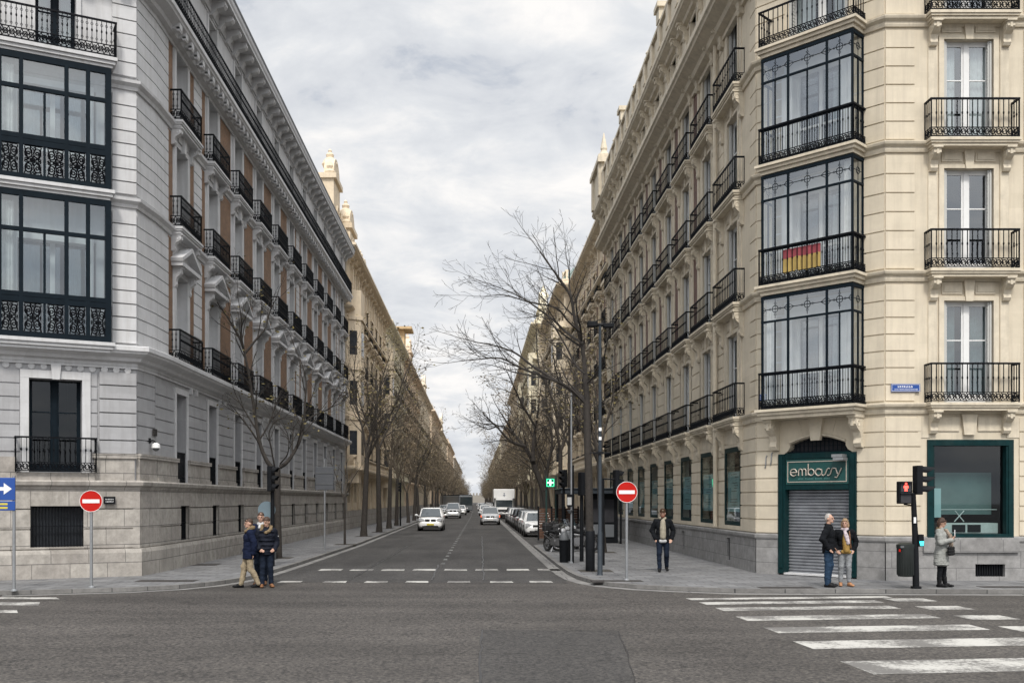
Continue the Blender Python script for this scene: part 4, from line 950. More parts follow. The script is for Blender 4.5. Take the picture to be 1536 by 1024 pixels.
mould(tr, LOUT, cornice_prof(5.78, 6.3, .06, .48)); mould(tr, LOUT, [(0, 5.72), (.06, 5.72), (.06, 5.80), (0, 5.8)])
for z in (F2, F3): mould(tr, LOUT, [(-.02, z-.24), (.05, z-.24), (.08, z-.16), (.17, z-.08), (.18, z), (-.02, z+.03)])
mould(tr, LOUT, cornice_prof(F4-.62, F4, .06, .55)); mould(tr, LOUT, [(-.05, 18.95), (.07, 18.95), (.09, 19.2), (.12, 19.32), (.64, 19.34), (.64, 19.44), (.68, 19.50), (.70, 19.62), (-.05, 19.66)])
mould(tr, LOUT, [(-.1, F4+2.36), (.03, F4+2.36), (.03, F4+2.42), (-.1, F4+2.42)])
for k in range(66):                                          # modillions under both cornices
    s = .35+k*.62
    tr.at(LS.X)
    if s < LSL: tr.box(s-.13, s+.13, .05, .46, F4-.44, F4-.24); tr.tube([(s-.13, .40, F4-.44), (s+.13, .40, F4-.44)], .07, 6)
for k in range(45):
    s = .35+k*1.04
    if s < LSL: tr.at(LS.X); tr.prismx([(.0, 19.33), (.56, 19.33), (.58, 19.2), (.50, 19.12), (.26, 19.06), (.12, 18.86), (0, 18.84)], s-.15, s+.15)
for k in range(9): tr.at(LF.X); tr.box(.3+k, .56+k, .05, .46, F4-.44, F4-.24); console(tr, .3+k, 19.36, .34, .28, .54)
# medallions on the frieze
tr.at(LF.X)
for k in range(12):
    x_ = .22+k*.30
    if abs(x_-fc) > .18: tr.lathe([(.09, 0), (.09, .02), (.07, .035), (.02, .03)], 10, (x_, .0 if x_ > .95 else .05, 5.66), 'y')
tr.at(LK.X)
for k in range(5): tr.lathe([(.07, 0), (.07, .02), (.05, .03), (.01, .025)], 10, (.15+k*.24, 0, 5.62), 'y')
for k in range(11):
    tr.at(LS.X)
    for q in (-.75, -.45): tr.box(lb_[k]+q*2.1-.06, lb_[k]+q*2.1+.06, 0, .1, 5.55, 5.75)
# surrounds: ground
for s in lb_:
    tr.at(LS.X)
    for q in (-1, 1): tr.box(*sorted((s+q*.55, s+q*.72)), -.01, .05, 2.7, 5.42)
    tr.box(s-.72, s+.72, -.01, .055, 5.42, 5.6)
    for i_, (z, h) in enumerate(((F1, 2.75), (F2, 2.6), (F3, 2.35))):
        for q in (-1, 1): tr.box(*sorted((s+q*.6, s+q*.82)), -.01, .06, z+.03, z+h); 
        tr.box(s-.82, s+.82, -.01, .065, z+h, z+h+.16)
        if i_ == 0:                                        # pediment on consoles
            for q in (-1, 1): console(tr, s+q*.74, z+h+.18, .62, .2, .28)
            tr.box(s-1.0, s+1.0, 0, .36, z+h+.18, z+h+.30); tr.prism([(s-1.0, z+h+.31), (s+1.0, z+h+.31), (s, z+h+.82)], 0, .12)
            for q in (-1, 1): tr.prism([(s+q*1.04, z+h+.30), (s, z+h+.80), (s, z+h+.92), (s+q*1.08, z+h+.40)], 0, .38)
        if i_ == 1:
            tr.box(s-.5, s+.5, 0, .1, z+h+.18, z+h+.42); tr.prism([(s-.1, z+h-.05), (s+.1, z+h-.05), (s+.15, z+h+.45), (s-.15, z+h+.45)], 0, .16)
    for q in (-1, 1): tr.box(*sorted((s+q*.55, s+q*.70)), -.01, .05, F4+.1, F4+2.3)
tr.at(LF.X)
for q in (-1, 1): tr.box(*sorted((fc+q*.65, fc+q*.86)), -.01, .07, 2.88, 5.35)
tr.box(fc-.86, fc+.86, -.01, .075, 5.35, 5.56); tr.prism([(fc-.09, 5.33), (fc+.09, 5.33), (fc+.13, 5.74), (fc-.13, 5.74)], 0, .14)
for q in (-1, 1): tr.box(*sorted((fc+q*.5, fc+q*.62)), -.01, .07, 13.7, 16.0)
tr.build('cornice_and_mouldings', M['lwhite'], LB)
rf = MB(); mould(rf, LOUT, [(.1, 19.65), (.70, 19.65), (.72, 19.74), (.2, 19.9), (-3, 20.8), (-3, 19.65)]); rf.build('roof', M['roof'], LB)
# basement grilles and ground-floor rails
for fr, LL in ((LS, gb), (LF, gfb)):
    for a, b, c, d in LL:
        gm = MB(); gm2 = MB(); gm.at(fr.X)
        n = 9 if fr is LS else 17
        for k in range(n+1): x_ = a+(b-a)*k/n; gm.box(x_-.011, x_+.011, -.0, .03, c, d)
        for z_ in (c+.02, (c+d)/2, d-.03): gm.box(a, b, -.005, .035, z_, z_+.025)
        gm2.at(fr.X); gm2.box(a, b, -.18, -.15, c, d); gm.build('basement_grille', M['iron'], LB); gm2.build('basement_pane', M['farglass'], LB)
for a, b, c, d in g_ops:
    rl = MB(); rl.at(LS.X); n = 9
    for k in range(n+1): x_ = a+(b-a)*k/n; rl.box(x_-.012, x_+.012, -.05, -.025, 2.7, 3.6)
    for k in range(n): rl.ring(((a+(b-a)*(k+.5)/n), -.04, 2.8), .05, .01, 'y', 6, 3)
    rl.box(a, b, -.06, -.015, 3.6, 3.64); rl.box(a, b, -.05, -.02, 2.72, 2.74); rl.box(a, b, -.05, -.02, 2.9, 2.92); rl.build('window_guard', M['iron'], LB)
o = railing_mb(1.95, .28, .92, 'knob', .13, 0).build('window_guard', M['iron'], LB, LF.p(fc, 0.02, 2.89), LF.rz)
for s in lb_: put_window(LB, LS, s, 2.66, 'lground')
for a, b, c, d in gf: put_window(LB, LF, (a+b)/2, 2.88, 'lgroundbig')
window_kind('l2', 1.2, 2.6, rec=.34); window_kind('l3', 1.2, 2.35, rec=.34)
for s in lb_:
    put_window(LB, LS, s, F1+.03, 'l'); put_balcony(LB, LS, s, F1+.02, 'llow', False)
    put_window(LB, LS, s, F2+.0, 'l2'); put_balcony(LB, LS, s, F2+.02, 'l'); put_window(LB, LS, s, F3, 'l3'); put_balcony(LB, LS, s, F3+.02, 'l')
    put_window(LB, LS, s, F4+.1, 'lattic')
window_kind('lf3', 1.0, 2.3, rec=.34, fm='navy', cur='curtain2'); put_window(LB, LF, fc, 13.7, 'lf3')
# long attic railing
rm = railing_mb(LSL-.1, .46, .85, 'ornate', .15, 0, (0, 0)); rm.build('attic_railing', M['iron'], LB, LS.p(LSL/2, 0, F4+.02), LS.rz)
rm = railing_mb(8.8, .46, .85, 'ornate', .15, 0, (0, 0)); rm.build('attic_railing', M['iron'], LB, LF.p(4.4, 0, F4+.02), LF.rz)
rm = railing_mb(LKL, .46, .85, 'ornate', .15, 0, (0, 0)); rm.build('attic_railing', M['iron'], LB, LK.p(LKL/2, 0, F4+.02), LK.rz)
# bays on the angled front
LW, LD = 1.32, .42
def lbay(z, zt, br):
    X = LF.X @ Matrix.Translation((fc+.06, 0, 0)); s = MB(); s.at(X)
    for e, a, b in ((.16, -.09, 0), (.11, -.18, -.095), (.05, -.26, -.185)): s.box(-LW-e, LW+e, -.02, LD+e, z+a, z+b)
    S = s.build('bay_window', M['lwhite'], LB)
    zs = z+1.12; zr = z+(zt-z)*.735
    f = MB(); f.at(X)
    xs = [-LW, -LW*.62, -LW*.22, LW*.18, LW*.60, LW]
    for k, x in enumerate(xs):
        r = .075 if k in (0, 5) else .05
        if k == 3: f.box(x-.03, x+.03, LD-.04, LD+.03, z, zr)
        else: f.box(x-r, x+r, LD-.05, LD+.05, z, zt)
    for x in (-LW, LW): f.box(x-.05, x+.05, .0, .06, z, zt)
    for z_, r in ((z+.07, .08), (z+.98, .07), (zs, .06), (zr, .05), (zt-.07, .08)):
        f.box(-LW-.04, LW+.04, LD-.045, LD+.045, z_-r, z_+r)
        for x in (-LW, LW): f.box(x-.045, x+.045, .0, LD-.045, z_-r+.001, z_+r-.001)
    f.box(-LW, LW, 0, LD, zt-.04, zt-.004); f.build('frame', M['navy'], S)
    o = MB(); o.at(X)
    for k in range(5):
        a, b = xs[k]+.07, xs[k+1]-.07; xc = (a+b)/2; hw = (b-a)/2; zc = z+.52
        for q in (-1, 1):
            for p in (-1, 1):
                o.ring((xc+q*hw*.5, LD+.02, zc+p*.19), min(hw*.42, .12), .016, 'y', 9, 4, 1.4); o.ring((xc+q*hw*.5, LD+.02, zc+p*.19), .04, .014, 'y', 6, 4)
                o.tube([(xc, LD+.02, zc), (xc+q*hw*.6, LD+.02, zc+p*.05), (xc+q*hw*.95, LD+.02, zc+p*.34)], .016, 4); o.tube([(xc, LD+.02, zc+p*.02), (xc+q*hw*.3, LD+.02, zc+p*.36)], .014, 4); o.ring((xc+q*hw*.78, LD+.02, zc+p*.02), .035, .010, 'y', 6, 4); o.ring((xc+q*hw*.2, LD+.02, zc+p*.30), .035, .010, 'y', 6, 4)
        o.ring((xc, LD+.02, zc), .06, .014, 'y', 8, 4); o.box(a-.02, b+.02, LD-.02, LD+.02, z+.12, z+.17); o.box(a, b, LD-.01, LD+.01, z+.88, z+.9)
    for q in (-1, 1):
        for p in (0, 1): o.ring((q*LW, .13+p*.15, z+.5), .07, .012, 'x', 8, 4, 2.4)
    o.build('ironwork', M['iron'], S)
    g = MB(); g.at(X); g.quad((-LW, LD, z+.1), (LW, LD, z+.1), (LW, LD, zt), (-LW, LD, zt))
    for x in (-LW, LW): g.quad((x, .03, z+.05), (x, LD, z+.05), (x, LD, zt), (x, .03, zt))
    g.build('pane', M['bayglassl'], S)
    i_ = MB(); i_.at(X)
    for p in ((-1.0, -.86), (.86, 1.0), (-.06, .06)): i_.box(p[0], p[1], -.3, .05 if abs(p[0]) > .5 else -.2, z, z+2.65)
    i_.box(-1.0, 1.0, -.3, .05, z+2.65, z+2.82); i_.box(-.86, .86, -.28, -.2, z+1.0, z+1.07); i_.build('inner_door_frame', M['white'], S)
    g = MB(); g.at(X); g.quad((-.86, -.25, z), (.86, -.25, z), (.86, -.25, z+2.65), (-.86, -.25, z+2.65)); g.build('inner_pane', M['glass'], S)
    c = MB(); c.at(X)
    for a_, b_, yy0, m_ in ((.95, LW-.08, LD-.2, 0), (-.8, -.35, -.4, 1), (.3, .84, -.4, 1)):
        n = 9; vs = []
        for k in range(n): xx = a_+(b_-a_)*k/(n-1); yy = yy0+.03*(k % 2); vs += [(xx, yy, z+.06), (xx, yy, zt-.25)]
        c.mat(m_).add(vs, [(2*k, 2*k+2, 2*k+3, 2*k+1) for k in range(n-1)])
    c.build('curtain', [M['curtain'], M['curtain2']], S)
lbay(F1+.03, F2-.24, 1); lbay(F2+.03, 13.62, 1)
X = LF.X @ Matrix.Translation((fc, 0, 0)); s = MB(); s.at(X)
for e, a, b in ((.16, -.09, 0), (.11, -.18, -.095), (.05, -.26, -.185)): s.box(-LW-e, LW+e, -.02, LD+e, 13.9+a, 13.9+b)
S = s.build('balcony', M['lwhite'], LB); railing_mb(2*LW+.26, LD+.1, .95, 'ornate', .12, 0).build('railing', M['iron'], S, LF.p(fc, 0, 13.905), LF.rz)
pw = LK.p(.42, .02, 3.95)
cam_ = thing('security_camera', 'white dome security camera on the rounded grey corner wall', 'camera', (pw[0]+base[0], pw[1]+base[1], 3.62), LK.rz)
m_ = MB(); m_.tube([(0, 0, .2), (0, .12, .22), (0, .2, .16)], .02, 6); m_.box(-.06, .06, -.01, .03, .14, .28); m_.build('bracket', M['dgrey'], cam_)
m_ = MB(); m_.lathe([(.04, .15), (.11, .1), (.12, .02), (.12, 0)], 14, (0, .2, 0)); m_.build('housing', M['signwhite'], cam_, smooth=True)
m_ = MB(); m_.ell((0, .2, 0), (.095, .095, .09)); m_.build('dome', M['mgrey'], cam_, smooth=True)
pw = LK.p(.12, .06, 3.98); m_ = MB(); m_.box(-.14, .14, 0, .02, 0, .2); m_.box(-.11, .11, .02, .024, .03, .17)
tag(m_.build('wall_plaque', M['grate'], None, (pw[0]+base[0], pw[1]+base[1], pw[2]), LK.rz), 'small bronze plaque on the grey corner beside the first street window', 'plaque')
pw = LF.p(.72, .18, 2.05)
plate('street_name_plate', 'small black name plate on the stone base behind the left no entry sign', 'street sign', (pw[0]+base[0]+.03, pw[1]+base[1]-.04, pw[2]), R(27), .30, .2, 'dgrey', [(.11, .035, -.1, .1), (.05, .03, -.1, .1)], border=False)
# ================================================================== GROUND
def asphalt(name, c, agg, patch=.2, strk=(.9, .12, 1)):
    m, nt, N, L, B = nodes(name); B.inputs['Roughness'].default_value = .82; B.inputs['Specular IOR Level'].default_value = .35
    tc = N.new('ShaderNodeTexCoord'); src = tc.outputs['Object']
    n1 = N.new('ShaderNodeTexNoise'); n1.inputs['Scale'].default_value = .22; n1.inputs['Detail'].default_value = 5; L.new(src, n1.inputs['Vector'])
    mp = N.new('ShaderNodeMapping'); mp.inputs['Scale'].default_value = strk; L.new(src, mp.inputs['Vector'])
    n2 = N.new('ShaderNodeTexNoise'); n2.inputs['Scale'].default_value = 1.0; n2.inputs['Detail'].default_value = 6; L.new(mp.outputs[0], n2.inputs['Vector'])
    vo = N.new('ShaderNodeTexVoronoi'); vo.inputs['Scale'].default_value = 30; L.new(src, vo.inputs['Vector'])
    n3 = N.new('ShaderNodeTexNoise'); n3.inputs['Scale'].default_value = 16; n3.inputs['Detail'].default_value = 8; n3.inputs['Roughness'].default_value = .8; L.new(src, n3.inputs['Vector'])
    base = N.new('ShaderNodeMix'); base.data_type = 'RGBA'; base.inputs['A'].default_value = (*[x*(1-patch) for x in c], 1); base.inputs['B'].default_value = (*[x*(1+patch) for x in c], 1)
    ad = N.new('ShaderNodeMath'); ad.operation = 'ADD'; L.new(n1.outputs['Fac'], ad.inputs[0]); L.new(n2.outputs['Fac'], ad.inputs[1])
    mr = N.new('ShaderNodeMapRange'); mr.inputs['From Min'].default_value = .75; mr.inputs['From Max'].default_value = 1.25; L.new(ad.outputs[0], mr.inputs['Value']); L.new(mr.outputs[0], base.inputs['Factor'])
    sp = N.new('ShaderNodeMapRange'); sp.inputs['From Min'].default_value = .25; sp.inputs['From Max'].default_value = .75; sp.inputs['To Min'].default_value = 1-agg; sp.inputs['To Max'].default_value = 1+agg
    L.new(n3.outputs['Fac'], sp.inputs['Value'])
    vr = N.new('ShaderNodeMix'); vr.data_type = 'RGBA'; vr.inputs['A'].default_value = (.5,.49,.5,1); vr.inputs['B'].default_value = (1.6,1.53,1.42,1)
    cs = N.new('ShaderNodeSeparateColor'); L.new(vo.outputs['Color'], cs.inputs[0]); L.new(cs.outputs[0], vr.inputs['Factor'])
    a = N.new('ShaderNodeVectorMath'); a.operation = 'MULTIPLY'; L.new(base.outputs['Result'], a.inputs[0]); L.new(vr.outputs['Result'], a.inputs[1])
    b = N.new('ShaderNodeVectorMath'); b.operation = 'SCALE'; L.new(a.outputs[0], b.inputs[0]); L.new(sp.outputs[0], b.inputs['Scale'])
    # cracks and oil spots
    wn = N.new('ShaderNodeTexNoise'); wn.inputs['Scale'].default_value = 1.2; wn.inputs['Detail'].default_value = 6; L.new(src, wn.inputs['Vector'])
    wa = N.new('ShaderNodeVectorMath'); wa.operation = 'ADD'; L.new(src, wa.inputs[0]); ws = N.new('ShaderNodeVectorMath'); ws.operation = 'SCALE'; ws.inputs['Scale'].default_value = 1.6; L.new(wn.outputs['Color'], ws.inputs[0]); L.new(ws.outputs[0], wa.inputs[1])
    cv = N.new('ShaderNodeTexVoronoi'); cv.feature = 'DISTANCE_TO_EDGE'; cv.inputs['Scale'].default_value = .28; L.new(wa.outputs[0], cv.inputs['Vector'])
    cm_ = N.new('ShaderNodeMapRange'); cm_.inputs['From Min'].default_value = .0; cm_.inputs['From Max'].default_value = .006; cm_.inputs['To Min'].default_value = .45; cm_.inputs['To Max'].default_value = 1; L.new(cv.outputs['Distance'], cm_.inputs['Value'])
    ov = N.new('ShaderNodeTexVoronoi'); ov.inputs['Scale'].default_value = .55; L.new(wa.outputs[0], ov.inputs['Vector'])
    om = N.new('ShaderNodeMapRange'); om.inputs['From Min'].default_value = .04; om.inputs['From Max'].default_value = .2; om.inputs['To Min'].default_value = .74; om.inputs['To Max'].default_value = 1; L.new(ov.outputs['Distance'], om.inputs['Value'])
    mm = N.new('ShaderNodeMath'); mm.operation = 'MULTIPLY'; L.new(cm_.outputs[0], mm.inputs[0]); L.new(om.outputs[0], mm.inputs[1])
    b2 = N.new('ShaderNodeVectorMath'); b2.operation = 'SCALE'; L.new(b.outputs[0], b2.inputs[0]); L.new(mm.outputs[0], b2.inputs['Scale']); b = b2
    L.new(b.outputs[0], B.inputs['Base Color'])
    bp = N.new('ShaderNodeBump'); bp.inputs['Strength'].default_value = .5; bp.inputs['Distance'].default_value = .01; L.new(n3.outputs['Fac'], bp.inputs['Height']); L.new(bp.outputs[0], B.inputs['Normal'])
    return m
M['asp1'] = asphalt('coarse_asphalt', (.056,.053,.051), .95, .30, (.10, .8, 1))
M['asp2'] = asphalt('dark_asphalt', (.043,.0425,.043), .4, .32)
M['asp3'] = asphalt('patched_asphalt', (.044,.043,.043), .55, .15)
M['paint'] = worn_paint('road_paint', (.46,.45,.42), (.10,.095,.09), 1.15)
M['paint2'] = worn_paint('worn_road_paint', (.30,.30,.29), (.06,.06,.06), 1.8)
M['kerb'] = brickmat('granite_kerb', (.17,.165,.158), (.135,.13,.125), (.05,.05,.05), 1.1, 5, .014, var=.25, scale=5, stain=.4)
M['gutter'] = brickmat('granite_gutter', (.20,.195,.185), (.16,.155,.15), (.07,.07,.07), 5, .8, .015, True, var=.25, scale=3, stain=.5)
M['pave'] = brickmat('pavement_slabs', (.175,.175,.177), (.125,.126,.13), (.055,.055,.055), .6, .4, .012, True, var=.28, scale=1.6, bump=.45, stain=.7)
g = MB(); g.box(-2500, 2500, -500, 4500, -.6, -.02); struct(g.build('ground', M['asp1']))
g = MB(); g.quad((-90, -25, 0), (90, -25, 0), (90, 26.6, 0), (-90, 26.6, 0)); g.quad((-9, 26.6, 0), (5.5, 26.6, 0), (5.5, 26.7, 0), (-9, 26.7, 0))
struct(g.build('road', M['asp1']))
g = MB(); g.quad((-9, 26.7, 0), (6, 26.7, 0), (6, 900, 0), (-9, 900, 0)); struct(g.build('road', M['asp2']))
g = MB(); g.add([(.1, 16.6, .004), (2.35, 16.45, .004), (1.6, 9, .004), (.0, 9, .004)], [(0,1,2,3)]); g.add([(-1.5, 26.0, .004), (2.4, 25.9, .004), (2.4, 26.69, .004), (-5.9, 26.69, .004), (-5.9, 26.2, .004)], [(0,1,2,3,4)])
struct(g.build('road_patch', M['asp3']))
# tar-sealed seams and cracks
g = MB(); rs_ = random.Random(31)
def seam(p, q, w=.03, wob=.03):
    n = max(2, int((Vector(q)-Vector(p)).length/.5)); pr = None
    d = (Vector(q)-Vector(p)).normalized(); nn = Vector((-d.y, d.x))
    for k in range(n+1):
        c = Vector(p).lerp(Vector(q), k/n) + nn*rs_.uniform(-wob, wob); ww = w*rs_.uniform(.5, 1.3); a, b = c+nn*ww/2, c-nn*ww/2
        if pr: g.quad((*pr[0], .008), (*pr[1], .008), (*b, .008), (*a, .008))
        pr = (a, b)
for p, q, w, wb in (((.1, 16.6), (2.35, 16.45), .02, .02), ((.1, 16.6), (.0, 9), .03, .02), ((2.35, 16.45), (1.6, 9), .014, .02), ((-1.2, 27), (-1.25, 33.4), .05, .02), ((.2, 27), (.35, 60), .04, .03), ((-3.4, 27), (-3.2, 48), .03, .04), ((-9, 24.0), (-2, 23.2), .012, .05)): seam(p, q, w, wb)
struct(g.build('road_seam', mat('tar', (.022,.021,.021), .5, var=.2)))
rightk = [(90, 22.6), (30, 22.75), (12.5, 22.9), (6.0, 23.15), (4.7, 23.75), (3.9, 24.25), (3.3, 25.0), (2.95, 26.0), (2.75, 27.2), (2.65, 29), (2.62, 32), (2.62, 45.5), (2.9, 46.6), (4.6, 48.5), (4.95, 49.5), (4.95, 900)]
leftk = [(-5.75, 900), (-5.75, 92), (-5.62, 48), (-5.85, 33), (-5.95, 29.9), (-6.05, 27.6), (-6.25, 26.3), (-6.6, 25.2), (-7.2, 24.2), (-8.2, 23.45), (-10.7, 22.6), (-14, 21.3), (-30, 14.6), (-90, -10)]
def side(pts, dist):
    out = []; n = len(pts)
    for i in range(n):
        a = Vector(pts[max(0, i-1)]); b = Vector(pts[min(n-1, i+1)]); d = (b-a).normalized(); out.append((pts[i][0]-d.y*dist*-1, pts[i][1]+d.x*dist*-1))
    return out
def strip(mb, p, q, z0, z1):
    for i in range(len(p)-1):
        mb.add([(*p[i], z0), (*p[i+1], z0), (*q[i+1], z0), (*q[i], z0), (*p[i], z1), (*p[i+1], z1), (*q[i+1], z1), (*q[i], z1)], [(4,5,6,7),(0,1,5,4),(3,2,6,7)] + ([(0,3,7,4)] if i == 0 else []))
for k_, fill, nm in ((rightk, [(60, 900), (90, 900)], 'r'), (leftk, [(-90, -10.01), (-90, 900)], 'l')):
    inn = side(k_, .16)
    kb = MB(); strip(kb, k_, inn, -.01, SW+.004); struct(kb.build('kerb', M['kerb']))
    pv = MB(); poly = inn + fill; n = len(poly)
    pv.add([(x, y, SW) for x, y in poly], [tuple(range(n))])
    o = pv.build('sidewalk', M['pave']); struct(o)
    bm = bmesh.new(); bm.from_mesh(o.data); bmesh.ops.triangulate(bm, faces=bm.faces); bm.to_mesh(o.data); bm.free()
# gutters
gp_ = [(x, y) for x, y in rightk if y < 46 and x < 13]
go = side(gp_, -.34); gt = MB()
for i in range(len(gp_)-1): gt.quad((*gp_[i], .004), (*gp_[i+1], .004), (*go[i+1], .004), (*go[i], .004))
gt.quad((2.28, 45.5, .004), (2.62, 45.5, .004), (2.95, 300, .004), (2.61, 300, .004))
gl = [p for p in leftk if p[1] > 22 and p[1] < 400] ; gl = [(-5.75, 300)] + gl; gl = sorted(set(gl), key=lambda p: -p[1]); g2 = side(gl, -.26)
for i in range(len(gl)-1): gt.quad((*gl[i], .004), (*gl[i+1], .004), (*g2[i+1], .004), (*g2[i], .004))
struct(gt.build('gutter', M['gutter']))
# painted markings
mk = MB()
def stripe(x0, x1, y0, y1, sk=0., z=.004, n=1): mk.add([(x0, y0, z), (x1, y0+sk, z), (x1-.03, y1+sk, z), (x0+.02, y1, z)], [(0,1,2,3)])
def gpt(px, py): Y = 3225/(py-750); return ((px-714)*Y/1500, Y)
for Y0, Y1, xs in ((30.6, 31.35, [-4.85+.965*k for k in range(8)]), ):
    for x_ in xs: stripe(x_, x_+.72, Y0, Y1)
for x_ in (-5.2, -4.02, -2.93, -1.86, -.76, .36, 1.4): stripe(x_, x_+.62, 26.05, 26.6, z=.008)
# zebra to the right: corners measured on the ground (near-left, near-right, far-right, far-left)
zeb = [(4.86, 12.35, 8.6, 13.35), (4.83, 14.45, 8.6, 15.25), (4.85, 16.2, 8.55, 16.9), (4.8, 17.85, 8.5, 18.5), (4.78, 19.45, 8.45, 20.0), (4.7, 20.6, 8.6, 21.1), (4.6, 21.55, 9.2, 21.95)]
for x0, y0, x1, y1 in zeb:
    sk = .9*(x1-x0)/8
    mk.add([(x0+.05, y0, .004), (x1, y0+sk, .004), (x1-.02, y1+sk, .004), (x0, y1, .004)], [(0,1,2,3)])
for k in range(6): y0 = 22.0-k*1.62; mk.add([(8.95, y0-.75, .004), (9.85, y0-.68, .004), (9.8, y0, .004), (8.9, y0-.08, .004)], [(0,1,2,3)])
for x1_, ya_, yb_ in ((-9.15, 21.75, 22.15), (-9.05, 20.45, 21.1), (-8.85, 19.1, 19.6), (-8.7, 17.7, 18.2)): mk.add([(-13, ya_+.15, .004), (x1_+.1, ya_, .004), (x1_-.15, yb_, .004), (-13, yb_+.1, .004)], [(0,1,2,3)])
struct(mk.build('road_marking', M['paint']))
mk = MB()
for k in range(70): x_ = -1.2+.45*min(1, k/40); stripe(x_, x_+.16, 33.6+2.3*k, 34.5+2.3*k)
struct(mk.build('road_marking', M['paint2']))
# covers and dark slabs set in the pavement
def flat(name, pts, m, label, cat):
    b = MB(); b.prismz(pts, SW-.02, SW+.005); tag(b.build(name, M[m]), label, cat)
for (px, py, w_, d_, m, lb) in ((925, 869, 1.3, .5, 'grate', 'dark cover in the pavement at the foot of the right no entry sign'), (250, 869, 1.5, .6, 'grate', 'wide dark cover in the left pavement near the kerb'), (1180, 879, 1.3, .5, 'grate', 'dark rectangular cover in the pavement left of the older couple'),
        (1505, 878, 1.1, .4, 'grate', 'rusty cover in the pavement right of the woman in the grey coat'), (300, 845, 1.2, .9, 'grate', 'dark cover in the left pavement beside the stone base')):
    Y = 1500*2.02/(py-750); X = (px-714)*Y/1500; flat('manhole_cover', [(X-w_/2, Y-d_/2), (X+w_/2, Y-d_/2), (X+w_/2, Y+d_/2), (X-w_/2, Y+d_/2)], m, lb, 'manhole cover')

# ================================================================== BUILDINGS ALONG THE STREET
CREAMS = [(.56,.475,.345), (.60,.53,.41), (.58,.47,.34), (.62,.54,.41), (.56,.46,.34), (.65,.57,.43), (.58,.53,.45), (.66,.59,.45)]
CREAMS = [(min(.70, a*1.07), b*1.05, c*1.06) for a, b, c in CREAMS]
ROWM = {}
def rowkit(key, w_, h_, trim):
    f = MB(); x = w_/2
    f.mat(0); f.box(-x, -x+.06, -.26, -.2, 0, h_); f.box(x-.06, x, -.26, -.2, 0, h_); f.box(-.05, .05, -.26, -.19, 0, h_); f.box(-x, x, -.26, -.2, h_*.66, h_*.66+.05)
    p = MB(); p.quad((-x, -.25, 0), (x, -.25, 0), (x, -.25, h_), (-x, -.25, h_))
    s = MB(); s.box(-x-.45, x+.45, -.02, .5, -.2, 0); s.box(-x-.38, x+.38, -.02, .42, -.32, -.205)
    for q in (-1, 1): console(s, q*(x+.15), -.3, .6, .18, .38)
    r = MB(); H = .95; hw = x+.4
    for a, b in (((-hw, .45), (hw, .45)), ((-hw, 0), (-hw, .45)), ((hw, 0), (hw, .45))):
        L_ = sqrt((b[0]-a[0])**2+(b[1]-a[1])**2); r.at(Matrix.Translation((a[0], a[1], 0)) @ Matrix.Rotation(atan2(b[1]-a[1], b[0]-a[0]), 4, 'Z'))
        r.box(0, L_, -.02, .02, H-.05, H); r.box(0, L_, -.015, .015, .04, .08); r.box(0, L_, -.012, .012, .24, .27)
        n = max(2, round(L_/.14))
        for k in range(n+1): r.box(L_*k/n-.013, L_*k/n+.013, -.013, .013, 0, H-.05)
    ROWM[key] = (f.mesh('window', M['white']), p.mesh('pane', M['farglass']), s, r.mesh('railing', M['iron']))
rowkit('std', 1.15, 2.4, None)
